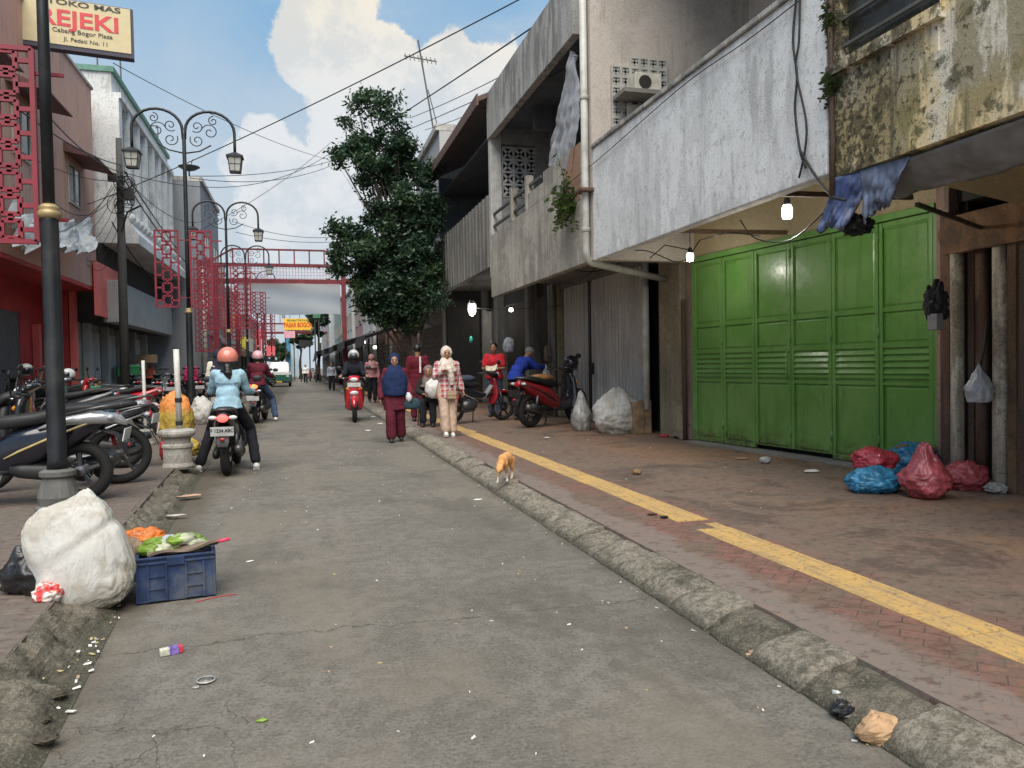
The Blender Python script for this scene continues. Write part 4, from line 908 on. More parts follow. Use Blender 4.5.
sbox(0, SL+.03, -.05, SH, -.30, .0).build('sign_box', pbr('sign_edge', (.05, .045, .07), .6, world=True), sg)
sbox(.02, SL-.04, .07, SH-.02, .001, .015).build('face', pbr('cream_sign_face', (.60, .50, .29), .5, var=.06, world=True), sg)
MB().bar((XL, SY+.2, zb+.3), (a.x, SY+.2, zb+.3), .06).bar((XL, SY+.2, zb+1.1), (a.x, SY+.2, zb+1.1), .06).build('bracket', M_iron, sg)
M_l1 = pbr('dark_letter_paint', (.05, .045, .04), .6, world=True)
def sl_(t, size, mt, u, z, bold, sx): lettering(t, size, mt, sg, a+sdir*u+snr*.02+Vector((0, 0, z)), sdir, bold=bold, sx=sx)
sl_('TOKO MAS', .20, M_l1, SL*.56, 1.205, .004, 1.75)
sl_('REJEKI', .60, pbr('red_letters', (.62, .05, .06), .5, world=True), SL*.51, .77, .014, 1.2)
sl_('Cabang Bogor Plaza', .165, M_l1, SL*.54, .45, .001, 1.1)
sl_('Jl. Pedati No. 11', .15, M_l1, SL*.57, .23, .001, 1.1)
# ---- utility pole, box, wires
up_ = thing('utility_pole', 'dark concrete utility pole with tangled cables in front of the white building', 'utility pole', (-6.0, 29.3, .15))
MB().tube([(-6.0, 29.3, .15), (-5.98, 29.3, 5), (-5.97, 29.3, 9.45)], [.16, .14, .10], 12).build('pole', pbr('dark_concrete_pole', (.07, .065, .06), .9, world=True), up_, smooth=True)
rnd = random.Random(5); q = MB()
for k in range(26):
    c = Vector((-5.95+rnd.uniform(-.15, .35), 29.1+rnd.uniform(-.2, .1), 7.6+rnd.uniform(-.7, .5))); a0 = rnd.uniform(0, 6); r = rnd.uniform(.08, .28)
    q.tube([c+Vector((r*math.cos(a0+t), rnd.uniform(-.03, .03), r*1.2*math.sin(a0+t))) for t in [i*.7 for i in range(8)]], .014, 4)
q.build('cable_coil', M_black, up_)
MB().box(-5.8, 29.0, 7.3, -5.5, 29.2, 7.7).box(-6.3, 29.0, 7.9, -6.05, 29.15, 8.2).build('junction_box', M_iron, up_, bevel=.02)
q = MB(); q.tube([(-5.95, 29.2, 6.2), (-5.75, 29.2, 6.9), (-5.3, 29.2, 7.15)], .035, 6); q.build('stay', M_iron, up_)
t2 = thing('utility_pole', 'slim grey pole standing behind the second street lamp', 'utility pole', (-4.9, 42.4, .15)); MB().tube([(-4.9, 42.4, .15), (-4.88, 42.4, 6.8)], [.17, .14], 10).build('pole', C_conc, t2, smooth=True)
WG = 'overhead cables crossing the sky'
def wpx(lbl, a, Ya, b, Yb, r, sag): wire('cable', lbl, 'cable', [py(*a, Ya), py(*b, Yb)], r, M_black, sag, 28, WG)
wpx('thick cable rising from the left building to the top edge', (60, 215), 31, (560, -22), 14, .014, .25)
wpx('cable from the tree top up to the concrete canopy', (330, 158), 40, (590, -12), 13, .018, .1)
wpx('thin cable passing in front of the concrete canopy', (330, 160), 40, (690, 0), 11, .012, .15)
wpx('thin cable sloping down from the gold-shop sign', (113, 63), 24, (330, 160), 42, .012, .3)
wpx('cable pair, upper, from second lamp to the tree', (190, 176), 30, (335, 160), 42, .014, .25)
wpx('cable pair, lower, from second lamp to the tree', (190, 178), 30, (335, 164), 42, .014, .45)
wpx('sagging cable from pole to the tree crown', (122, 172), 29.2, (335, 150), 40, .014, 1.1)
wpx('thin cable dropping from the tree towards the lamps', (330, 143), 40, (190, 235), 30, .011, .3)
wpx('upper sagging cable above the crimson arch', (235, 222), 40, (345, 236), 42, .014, .35)
wpx('lower sagging cable above the crimson arch', (235, 232), 40, (345, 241), 42, .014, .25)
wpx('cable from the gold-shop sign side down to the pole', (-30, 70), 16, (121, 165), 29.2, .018, .3)
wpx('black cable from top left down to the pole', (-30, 15), 14, (121, 172), 29.2, .016, .5)
wpx('cable from left edge crossing behind the near lamp post', (-30, 120), 18, (121, 180), 29.2, .012, .4)
wpx('thick cable from pole down to the lattice', (125, 172), 29.2, (178, 250), 42, .026, .1)
wpx('second thick cable from pole down to the lattice', (122, 175), 29.2, (186, 262), 42, .026, .3)
wpx('drooping cable from the pole to the lower shops', (112, 222), 29.2, (172, 285), 42, .022, .6)
wpx('cable from pole across to the grey block', (124, 176), 29.2, (215, 215), 44, .014, .9)
wpx('thin crossing cable low over the salmon wall', (60, 232), 24, (121, 176), 29.2, .012, .3)
wpx('loose cable looping over the salmon wall', (30, 175), 24, (110, 200), 29.2, .012, .8)
wpx('thin cable between the tree top and the brown eave, upper', (410, 118), 24, (600, 22), 12, .010, .1)
wpx('thin cable between the tree top and the brown eave, lower', (425, 130), 24, (600, 50), 12, .009, .12)
for k in range(6):
    a = py(62+k*3, 236+k*2, 28+k*.2); b = py(112+k*2, 185+k*9, 29.2); wire('cable', 'tangled thin cables between the red board and the pole', 'cable', [a, b], .009, M_black, .35+.15*k, 16, 'tangled cables by the pole')
# torn white tarp lying on the red-roofed edge
tp = MB(); A0, B0 = px(10, 210, XL+.25), px(92, 228, XL+.25); A1, B1 = px(14, 246, XL+.75), px(92, 252, XL+.75)
def tf(u, v):
    p = A0.lerp(B0, u).lerp(A1.lerp(B1, u), v); n = fnoise(p, 1.7); p.z += n*.22+ .25*(abs(u-.5)*2)**2*(1-v); p.x += n*.25; return p
tp.grid(tf, 26, 10); t_ = tp.build('tarp', pbr('torn_white_tarp', (.55, .56, .55), .6, world=True, dirt=(.2, .2, .2), dirt_amt=.5), None, origin=tuple(A1)); tag(t_, 'torn off-white tarp draped on the overhang of the salmon shophouse', 'tarp')
t_.modifiers.new('thick', 'SOLIDIFY').thickness = .01
# ================================================================== TREES
M_leaf = None
def leaf_mat(name, c1, c2):
    m, nt, b, N, L = node_mat(name); v = _coord(nt); g = nt.nodes.new('ShaderNodeNewGeometry')
    rp = g.outputs['Random Per Island']; n = _noise(nt, v, .9, 4)
    col = _mix(nt, rp, c1, c2); col = _mix(nt, _m(nt, 'MULTIPLY', _mr(nt, n, .45, .65), .45), col, (.055, .095, .03))
    L(col, b.inputs['Base Color']); b.inputs['Roughness'].default_value = .45; b.inputs['Specular IOR Level'].default_value = .4
    tr = N('ShaderNodeBsdfTranslucent'); L(col, tr.inputs[0]); mx = N('ShaderNodeMixShader'); mx.inputs[0].default_value = .25
    L(b.outputs[0], mx.inputs[1]); L(tr.outputs[0], mx.inputs[2]); L(mx.outputs[0], nt.nodes['Material Output'].inputs[0]); return m
def tree(loc, h, clumps, label, seed=0, nleaf=26000, lsz=.085, tr=.2, c1=(.022, .050, .030), c2=(.045, .088, .045)):
    rnd = random.Random(seed); o = thing('tree', label, 'tree', loc); B = Vector(loc)
    q = MB(); top = B+Vector((.1, 0, h*.62)); pts = [B+(top-B)*t+Vector((.12*math.sin(t*5+seed), .1*math.cos(t*4), 0))*(t > 0) for t in (0, .2, .4, .6, .8, 1)]
    q.tube(pts, [tr*1.35, tr, tr*.9, tr*.75, tr*.6, tr*.35], 10); tot = sum(r[0]*r[1]*r[2] for c, r in clumps)
    leaves = MB()
    for c, r in clumps:
        c = Vector(c); r = Vector(r); st = pts[rnd.randrange(1, 5)]; mid = st.lerp(c, .55)+Vector((0, 0, -.2)); q.tube([st, mid, c], [tr*.4, tr*.26, tr*.1], 6)
        sub = []
        for k in range(max(5, int(16*(r.x*r.y*r.z)**(1/3.)))):
            d = Vector((rnd.gauss(0, 1), rnd.gauss(0, 1), rnd.gauss(0, 1))).normalized()*(rnd.random()**.45); e = c+Vector((d.x*r.x, d.y*r.y, d.z*r.z)); sub.append((e, rnd.uniform(.16, .38)))
            q.tube([mid.lerp(c, rnd.random()), e], [tr*.07, tr*.02], 4)
        nl = int(nleaf*(r.x*r.y*r.z)/tot)
        for k in range(nl):
            e, sr = sub[rnd.randrange(len(sub))]
            d = Vector((rnd.gauss(0, .5), rnd.gauss(0, .5), rnd.gauss(0, .42)))*sr
            p = e+d; a = Vector((rnd.uniform(-1, 1), rnd.uniform(-1, 1), rnd.uniform(-.9, .3))).normalized(); b = a.cross(Vector((rnd.uniform(-1, 1), rnd.uniform(-1, 1), rnd.uniform(-1, 1)))).normalized()
            s = lsz*rnd.uniform(.7, 1.35); leaves.add([p-a*s, p+b*s*.42, p+a*s, p-b*s*.42], [(0, 1, 2, 3)])
    q.build('trunk', pbr('dark_bark', (.05, .04, .032), .95, world=True, bump=.6), o, smooth=True)
    leaves.build('crown', leaf_mat('leaf_'+str(seed), c1, c2), o)
    return o
T = py(413, 390, 23.5)
def cp(x, y, rx, rz, Y=23.5, ry=None): return (tuple(py(x, y, Y)), (rx*1.0, (ry or rx*1.1)*1.1, rz*1.0))
cl = [cp(376, 106, .42, .42), cp(358, 108, .34, .26), cp(388, 100, .30, .22), cp(348, 124, .3, .22), cp(366, 96, .3, .2), cp(392, 116, .26, .3), cp(370, 140, .6, .5), cp(395, 142, .55, .6), cp(415, 156, .45, .45), cp(350, 148, .45, .35), cp(340, 160, .35, .25), cp(372, 170, .8, .5), cp(405, 180, .7, .7),
      cp(425, 175, .55, .7, 24.3), cp(378, 200, .4, .4), cp(395, 212, .9, .7), cp(418, 218, .7, .8), cp(430, 215, .4, .8, 23.0), cp(385, 240, .9, .6), cp(346, 234, .5, .35), cp(335, 224, .3, .25), cp(358, 252, .8, .6), cp(345, 262, .5, .4), cp(400, 258, 1.0, .7), cp(424, 255, .8, .8, 23),
      cp(368, 282, .8, .6), cp(395, 290, .9, .6), cp(418, 285, .8, .8), cp(432, 285, .4, .6, 22.5), cp(375, 306, .6, .35), cp(400, 322, .6, .3), cp(418, 318, .6, .3), cp(384, 318, .4, .25), cp(402, 308, .7, .4), cp(425, 303, .6, .35)]
tree((T.x, 23.5, .12), 8.5, cl, 'tall dense dark green street tree beside the dark balcony on the right', 1, 62000, .075, .12)
far_t = [cp(300, 338, 1.6, 1.6, 100), cp(318, 322, 1.3, 1.2, 78), cp(272, 352, 2, 1.8, 128)]
tree((far_t[0][0][0], 100, 0), 6, [far_t[0]], 'small green tree at the end of the street under the orange banner', 2, 1500, .35, .2, (.03, .06, .025), (.05, .10, .04))
tree((far_t[1][0][0], 78, .12), 6, [far_t[1]], 'small dark tree above the awnings far up the right side', 3, 1500, .28, .2)
tree((py(277, 352, 128).x, 128, 0), 6, [cp(277, 352, 2.2, 2.2, 128)], 'green tree behind the minibus at the street end', 4, 1500, .4, .25, (.03, .06, .025), (.05, .10, .04))
# bushes behind the salmon shophouse edge and ferns on the party walls
def plant(label, c, r, n, lsz, seed, c1=(.05, .10, .02), c2=(.10, .16, .04), name='fern', cat='plant'):
    rnd = random.Random(seed); c = Vector(c); o = thing(name, label, cat, tuple(c)); q = MB(); s_ = MB()
    for k in range(n):
        d = Vector((rnd.gauss(-.3, .6), rnd.gauss(0, .6), rnd.gauss(.1, .7))); e = c+Vector((d.x*r[0], d.y*r[1], d.z*r[2])); mid = c.lerp(e, .6)+Vector((0, 0, r[2]*.15)); s_.tube([c, mid, e], .004, 4)
        for t in range(9):
            u = t/8; p = c.lerp(mid, u*1.2) if u < .5 else mid.lerp(e, (u-.5)*2)
            for sg in (-1, 1):
                a = Vector((rnd.uniform(-1, 1), sg, rnd.uniform(-.6, .4))).normalized(); b = a.cross(Vector((1, .3, .5))).normalized(); q.add([p, p+a*lsz*.5+b*lsz*.2, p+a*lsz, p+a*lsz*.5-b*lsz*.2], [(0, 1, 2, 3)])
    q.build('fronds', leaf_mat('frond_'+str(seed), c1, c2), o); s_.build('stem', M_wood, o); return o
plant('bright green fern sprouting from the wall beside the white pipe', tuple(px(570, 210, XR-.06)), (.28, .3, .42), 46, .11, 11)
plant('dark moss tuft growing in the joint right of the white parapet', tuple(px(832, 88, XR-.03)), (.06, .07, .09), 34, .05, 12, (.03, .05, .015), (.06, .08, .03), 'moss_tuft')
plant('small moss tuft high in the joint right of the white parapet', tuple(px(830, 20, XR-.03)), (.05, .05, .12), 24, .045, 13, (.03, .05, .015), (.06, .08, .03), 'moss_tuft')
# antenna above the tree
an = thing('antenna', 'tall thin television antenna mast above the tree crown', 'antenna', tuple(py(437, 150, 27)))
a, b = py(437, 150, 27), py(418, 40, 27)
MB().bar(a, b, .05).bar(a+Vector((.25, 0, 0)), a.lerp(b, .55)+Vector((.05, 0, 0)), .03).build('mast', M_rail, an)
h = a.lerp(b, .83); q = MB(); q.bar(h+Vector((-.6, 0, .05)), h+Vector((.55, 0, -.05)), .035)
for k in range(8): c = h+Vector((-.55+k*.15, 0, .04-k*.012)); q.bar(c+Vector((0, -.15, -.16)), c+Vector((0, .15, .16)), .025)
q.build('boom', M_rail, an)
an2 = thing('roof_frame', 'thin metal frame standing on the green roof edge of the white building', 'frame', (-6.5, 32.6, 12.5))
MB().bar((-6.5, 32.6, 12.5), (-6.5, 32.6, 13.6), .05).bar((-6.5, 32.6, 13.6), (-7.3, 32.6, 13.6), .05).bar((-7.3, 32.6, 13.6), (-7.3, 32.6, 12.5), .05).build('frame', M_rail, an2)
an3 = thing('roof_frame', 'small metal frame further along the green roof edge', 'frame', (-6.5, 40.4, 12.5))
MB().bar((-6.5, 40.4, 12.5), (-6.5, 40.4, 13.2), .05).bar((-6.5, 40.4, 13.2), (-7.1, 40.4, 13.2), .05).bar((-7.1, 40.4, 13.2), (-7.1, 40.4, 12.5), .05).build('frame', M_rail, an3)
# ================================================================== SCOOTERS (forward = +Y, origin on the ground under the middle)
M_tyre = pbr('tyre_rubber', (.011, .011, .011), .85, bump=.2, bsc=60)
M_rim = pbr('cast_rim', (.16, .16, .17), .35, metal=.7)
M_rimb = pbr('black_rim', (.03, .03, .032), .4)
M_seat = pbr('black_vinyl_seat', (.012, .012, .013), .55, bump=.2, bsc=120, bd=.001)
M_plas = pbr('matt_black_plastic', (.013, .013, .014), .55)
M_gloss = pbr('gloss_black_paint', (.016, .017, .022), .14, coat=.6, bump=0)
M_navy = pbr('gloss_navy_paint', (.006, .007, .014), .14, coat=.6, bump=0)
M_redp = pbr('gloss_red_paint', (.42, .012, .02), .18, coat=.6, bump=0)
M_redd = pbr('deep_red_paint', (.22, .008, .014), .22, coat=.5, bump=0, dirt=(.08, .02, .02), dirt_amt=.5)
M_silv = pbr('silver_paint', (.42, .43, .44), .28, metal=.5, bump=0)
M_white = pbr('white_paint', (.65, .65, .63), .25, coat=.4, bump=0)
M_chr = pbr('chrome', (.5, .5, .5), .18, metal=1, bump=0)
M_steelp = pbr('exhaust_steel', (.12, .12, .12), .4, metal=.7)
M_lens = pbr('clear_lens', (.45, .47, .5), .1, bump=0, coat=.5)
M_tail = pbr('red_lens', (.40, .01, .015), .15, bump=0, coat=.5)
M_taillit = emit('lit_red_lens', (1, .06, .05), 2.2)
M_orlit = emit('lit_orange_lens', (1, .16, .04), 1.6)
M_amb = pbr('amber_lens', (.55, .2, .02), .2, bump=0)
M_plate = pbr('white_plate', (.55, .56, .56), .4, bump=0); M_plateb = pbr('black_plate', (.02, .02, .02), .4, bump=0)
M_pl = pbr('plate_letter', (.03, .03, .03), .5, bump=0)
M_grn = pbr('green_plastic', (.03, .24, .08), .4)
def ell(cx, y, cz, a, b, n=14, pw=.75, top=1.):
    out = []
    for j in range(n):
        t = 2*math.pi*j/n; c, s = math.cos(t), math.sin(t); x = a*math.copysign(abs(c)**pw, c); z = b*math.copysign(abs(s)**pw, s)
        if z > 0: z *= top
        out.append(Vector((cx+x, y, cz+z)))
    return out
def ellh(cx, cy, z, a, b, n=14, pw=.75):   # ring in a horizontal plane
    return [Vector((cx+a*math.copysign(abs(math.cos(t))**pw, math.cos(t)), cy+b*math.copysign(abs(math.sin(t))**pw, math.sin(t)), z)) for t in [2*math.pi*j/n for j in range(n)]]
def sub(lv=1):
    def fn(o): s = o.modifiers.new('subdivision', 'SUBSURF'); s.levels = lv; s.render_levels = lv
    return fn
def scooter(label, loc, rz, body=M_gloss, apron=None, accent=None, name='scooter', r=.275, tw=.055, cub=False, lit=False, lean=0., group=None, plate=None, helmet=None, tail=M_tail, seatm=M_seat, simple=False, rim=None, scale=1.06, mirrors=True, steer=0., stand=True, rack=True, hlbl='black open-face helmet hanging on the mirror of a parked scooter'):
    o = thing(name, label, 'scooter', loc, rz, group, scale); o.rotation_euler.y = lean
    apron = apron or body; accent = accent or M_plas; rim = rim or M_rimb; K = dict(world=False)
    WB = .64; rf = r
    def wheel(y, tag_):
        w = MB(); w.torus((0, y, r), r-tw, tw, 'x', 32, 10); 
        t = w.build('wheel', M_tyre, o, smooth=True, **K)
        if not simple:
            k = MB(); k.lathe([(r-tw*1.55, -.03), (r-tw*1.25, -.035), (r-tw*1.25, .035), (r-tw*1.55, .03), (r-tw*1.55, -.03)], (0, y, r), 28, 'x', cap=False)
            k.lathe([(.02, -.06), (.05, -.05), (.05, .05), (.02, .06)], (0, y, r), 14, 'x')
            for i in range(5):
                a = 2*math.pi*i/5+.3; d = Vector((0, math.cos(a), math.sin(a))); c = Vector((0, y, r)); k.bar(c+d*.04, c+d*(r-tw*1.4), .028, .04, (1, 0, 0))
            k.build('rim', rim, t, **K)
            k = MB(); k.lathe([(.05, .045), (.10, .045), (.10, .05), (.05, .05)], (0, y, r), 20, 'x', cap=False); k.build('brake_disc', M_chr, t, **K)
        return t
    wheel(-WB, 'r'); wheel(WB, 'f')
    # rear bodywork
    q = MB()
    if cub:
        rings = [ell(0, y, z, a, b) for y, z, a, b in ((-.98, .86, .03, .03), (-.9, .83, .075, .055), (-.7, .76, .105, .08), (-.45, .68, .12, .10), (-.2, .62, .115, .10), (.0, .56, .08, .08), (.2, .52, .05, .06), (.42, .62, .05, .06))]
    else:
        rings = [ell(0, y, z, a, b) for y, z, a, b in ((-.97, .79, .03, .03), (-.90, .77, .09, .07), (-.72, .69, .145, .12), (-.5, .60, .165, .165), (-.3, .53, .165, .20), (-.12, .48, .15, .21), (.02, .42, .13, .16), (.12, .36, .12, .07))]
    q.loft(rings); q.build('rear_body', body, o, smooth=True, mods=[sub()], **K)
    if not simple:
        for s in (-1, 1):
            k = MB(); rs = [ell(s*x, y, z, .012, b) for y, z, x, b in ((-.88, .765, .086, .008), (-.7, .70, .140, .010), (-.45, .60, .163, .012), (-.2, .49, .160, .012), (-.08, .43, .145, .006))]
            k.loft(rs); k.build('side_stripe', accent, o, smooth=True, **K)
    # seat
    q = MB(); zz = .03 if not cub else .06
    q.loft([ell(0, y, z+zz, a, b, 14, .6) for y, z, a, b in ((-.84, .82, .05, .015), (-.79, .83, .10, .045), (-.56, .80, .135, .06), (-.44, .775, .14, .06), (-.34, .735, .14, .065), (-.12, .715, .13, .07), (.04, .70, .09, .055), (.08, .70, .04, .02))]); q.build('seat', seatm, o, smooth=True, mods=[sub()], **K)
    # engine / swing arm / cover
    q = MB(); q.loft([ell(-.13, y, z, a, b) for y, z, a, b in ((-.66, .27, .02, .03), (-.60, .27, .045, .06), (-.42, .29, .05, .07), (-.22, .31, .05, .06), (-.12, .33, .03, .03))]); q.ball((0, -.22, .36), (.11, .2, .13), 12, 8); q.build('engine', M_plas if not cub else M_steelp, o, smooth=True, **K)
    # exhaust
    q = MB(); q.tube([(.1, -.15, .26), (.13, -.4, .24), (.16, -.5, .27), (.17, -.85, .36), (.17, -.92, .38)], [.02, .022, .05, .058, .04], 12); ex = q.build('exhaust', M_steelp, o, smooth=True, **K)
    if not simple:
        q = MB(); q.loft([ell(.18, y, z, .05, .055) for y, z in ((-.55, .31), (-.8, .37))]); q.build('heat_shield', M_plas, ex, smooth=True, **K)
    # shock, floor, centre
    q = MB(); q.tube([(.12, -.62, .3), (.12, -.56, .6)], .025, 8); q.build('shock_absorber', M_redp if cub else M_steelp, o, smooth=True, **K)
    if not cub:
        q = MB(); q.loft([ell(0, y, z, a, .035) for y, z, a in ((-.12, .31, .11), (.1, .29, .15), (.32, .31, .16), (.42, .36, .12))]); q.build('floorboard', M_plas, o, smooth=True, **K)
        ap = ((.24, .36, .16, .05), (.34, .39, .20, .05), (.46, .43, .205, .055), (.62, .455, .19, .06), (.78, .45, .17, .065), (.90, .43, .12, .06), (.95, .42, .08, .04))
    else:
        ap = ((.34, .34, .10, .04), (.42, .38, .15, .045), (.56, .42, .165, .05), (.72, .43, .13, .06), (.86, .42, .10, .06), (.93, .40, .07, .04))
    q = MB(); q.loft([ellh(0, y, z, a, b) for z, y, a, b in ap]); q.build('front_apron', apron, o, smooth=True, mods=[sub()], **K)
    # front fender + forks
    q = MB(); rings = []
    for i in range(9):
        a = R(15+i*17); c = Vector((0, WB+math.cos(a)*(r+.035), r+math.sin(a)*(r+.035))); n = Vector((0, math.cos(a), math.sin(a)))
        w = .075*min(1, .45+min(i, 8-i)*.28); rings.append([c+Vector((-w, 0, 0))-n*.05, c+Vector((-w*.7, 0, 0))+n*.005, c+n*.02, c+Vector((w*.7, 0, 0))+n*.005, c+Vector((w, 0, 0))-n*.05, c-n*.01])
    q.loft(rings); q.build('front_fender', apron, o, smooth=True, **K)
    q = MB()
    for s in (-1, 1): q.tube([(s*.075, WB, r), (s*.07, WB-.12, .62)], .018, 8)
    q.build('fork', M_steelp, o, smooth=True, **K)
    # handlebar shroud, light, bar, grips, levers
    q = MB(); q.loft([ell(0, y, z, a, b) for y, z, a, b in ((.50, .93, .06, .045), (.46, .96, .12, .07), (.38, 1.0, .14, .065), (.30, 1.02, .12, .04), (.26, 1.02, .06, .02))]); hb = q.build('handlebar', apron if not cub else M_plas, o, smooth=True, mods=[sub()], **K)
    q = MB(); q.tube([(-.34, .24, 1.0), (-.2, .32, 1.01), (0, .36, 1.0), (.2, .32, 1.01), (.34, .24, 1.0)], .012, 8); q.build('bar', M_iron, hb, smooth=True, **K)
    for s in (-1, 1):
        q = MB(); q.tube([(s*.35, .235, 1.0), (s*.23, .305, 1.01)], .019, 10); q.build('grip', M_black, hb, smooth=True, **K)
        if not simple:
            q = MB(); q.tube([(s*.36, .29, .985), (s*.24, .36, .995), (s*.19, .35, 1.0)], .007, 6); q.build('brake_lever', M_chr, hb, smooth=True, **K)
        if mirrors:
            q = MB(); q.tube([(s*.2, .33, 1.02), (s*.23, .34, 1.12), (s*.30, .33, 1.2)], .008, 6); mr = q.build('mirror', M_iron, o, smooth=True, **K)
            q = MB(); q.ball((s*.33, .32, 1.235), (.065, .018, .045), 14, 8); q.build('mirror_head', M_plas, mr, smooth=True, **K)
    hy, hz = (.50, .72) if not cub else (.49, .98)
    q = MB(); q.ball((0, hy+.0, hz if cub else .96), (.095, .03, .05), 16, 8); q.build('headlight', M_lens, o, smooth=True, **K)
    if not cub:
        q = MB(); q.ball((0, .505, .66), (.10, .03, .05), 16, 8); q.build('headlight', M_lens, o, smooth=True, **K)
        for s in (-1, 1):
            q = MB(); q.ball((s*.135, .485, .76), (.05, .02, .035), 12, 6); q.build('indicator', M_amb, o, smooth=True, **K)
    # tail
    q = MB(); q.ball((0, -.955, .76), (.068, .03, .05), 16, 8); q.build('tail_light', M_taillit if lit else tail, o, smooth=True, **K)
    for s in (-1, 1):
        q = MB(); q.ball((s*.12, -.93, .765), (.055, .03, .028), 12, 8); q.build('indicator', M_lens if not lit else M_white, o, smooth=True, **K)
    q = MB(); q.loft([ell(0, y, z, a, .012) for y, z, a in ((-.80, .66, .08), (-.95, .60, .085), (-1.02, .46, .08), (-1.04, .40, .06))]); q.build('rear_fender', M_plas, o, smooth=True, **K)
    if plate is not None:
        M = M_plate if plate >= 0 else M_plateb
        q = MB(); q.obox((0, -1.035, .60), (.275, .008, .115), (.2, 0, 0)); p_ = q.build('number_plate', M, o, **K)
        if plate > 0:
            me = text_mesh('F 1234 ABC' if plate == 1 else 'F 3052 KL', .062, .0015, .0015)
            for v in me.vertices: v.co = Vector((v.co.x*.88, -1.043-v.co.y*.2-.0*v.co.z, .607+v.co.y))
            me.materials.clear(); me.materials.append(M_pl); lo = bpy.data.objects.new('lettering', me); COL.objects.link(lo); lo.parent = p_
        q = MB(); q.ball((0, -1.05, .50), (.035, .012, .02), 10, 6); q.build('reflector', M_tail, o, smooth=True, **K)
    if rack and not simple:
        q = MB(); q.tube([(-.12, -.55, .80), (-.13, -.85, .86), (-.06, -.98, .87), (.06, -.98, .87), (.13, -.85, .86), (.12, -.55, .80)], .013, 8); q.build('grab_rail', M_steelp, o, smooth=True, **K)
    if stand:
        q = MB(); q.tube([(-.1, -.05, .3), (-.22, .02, .01)], .013, 6); q.tube([(-.24, .03, .012), (-.18, .0, .012)], .016, 6); q.build('kick_stand', M_steelp, o, smooth=True, **K)
    return o
def helmet_obj(label, c, shell, visor=M_gloss, s=1., rz=0, tilt=(0, 0, 0), group=None):
    o = thing('helmet', label, 'helmet', c, rz, group, s); o.rotation_euler = (tilt[0], tilt[1], rz)
    q = MB(); q.ball((0, 0, 0), (.13, .15, .13), 22, 14, fn=lambda u: 1. if not (u.y > .45 and u.z < .25) else .86); q.build('shell', shell, o, smooth=True, world=False)
    q = MB(); q.ball((0, .01, -.01), (.127, .155, .11), 22, 14, fn=lambda u: 1.0 if (u.y > .1 and -.45 < u.z < .55) else .8); q.build('visor', visor, o, smooth=True, world=False)
    q = MB(); q.lathe([(.118, -.07), (.124, -.075), (.12, -.10), (.10, -.10)], (0, 0, 0), 20); q.build('trim', M_black, o, smooth=True, world=False); return o
PZ = .15
# near left: navy scooter seen from its side, tail towards the road
S1 = gz(84, 501, PZ)
s1 = scooter('dark navy scooter with cream side panel behind the near lamp post, cropped by left edge', (S1.x-.70, S1.y, PZ), R(88), M_navy, M_navy, pbr('gold_stripe', (.42, .33, .14), .4, bump=0), rim=M_rim, scale=1.06, plate=0, lean=.0)
s1.rotation_euler.z = R(90)
q = MB(); q.loft([ell(s_*.0, y, z, a, b) for s_ in (1,) for y, z, a, b in ((.03, .52, .135, .06), (.06, .50, .14, .13), (.25, .50, .10, .14), (.34, .48, .04, .08))]); q.build('side_panel', pbr('cream_panel', (.62, .58, .47), .35, bump=0), s1, smooth=True, world=False)
q = MB(); q.loft([ell(0, y, z, a, b) for y, z, a, b in ((-1.04, .70, .02, .02), (-.96, .75, .09, .055), (-.76, .76, .155, .075), (-.5, .73, .172, .05), (-.35, .68, .168, .015))]); q.build('tail_cover', M_silv, s1, smooth=True, world=False)
S2 = gz(119, 485, PZ)
s2 = scooter('black motorcycle with silver side stripe and big rear wheel, just behind the navy scooter', (S2.x-.64, S2.y, PZ), R(100), M_gloss, M_plas, M_silv, name='motorcycle', r=.33, tw=.05, cub=True, rim=M_rimb, scale=1.0, plate=0)
s3 = scooter('pale grey sport scooter third in the row of parked scooters left of the near post', (-2.95, 10.9, PZ), R(84), pbr('pale_grey_paint', (.30, .31, .32), .25, metal=.3, bump=0), M_gloss, M_plas, plate=0)
bgz = [(-6.35, 22.6, 100, M_gloss, 'black scooter with silver helmet on its mirror near the grey shutter'), (-5.6, 21.3, 80, M_plas, 'dark scooter parked behind the near lamp post base'), (-4.9, 19.6, 75, M_silv, 'silver scooter parked between the near lamp post and the child'), (-4.5, 16.3, 95, M_gloss, 'gloss black scooter parked nearest behind the grey sport scooter'), (-3.95, 17.9, 88, M_redp, 'red scooter with dark seat parked behind the gloss black one'), (-7.6, 24.5, 60, M_plas, 'matt black scooter against the red shop wall')]
for x, y, a, m_, lb in bgz: scooter(lb, (x, y, PZ), R(a), m_, m_, M_plas, plate=0, simple=False)
helmet_obj('pale silver helmet resting on the black scooter before the grey shutter', (-6.95, 22.55, PZ+1.33), pbr('silver_shell', (.55, .55, .52), .3, bump=0), M_gloss, 1.25, R(200))
helmet_obj('white helmet on a parked scooter right of the near lamp post', (-5.25, 19.8, PZ+1.2), M_white, M_gloss, 1.05, R(140))
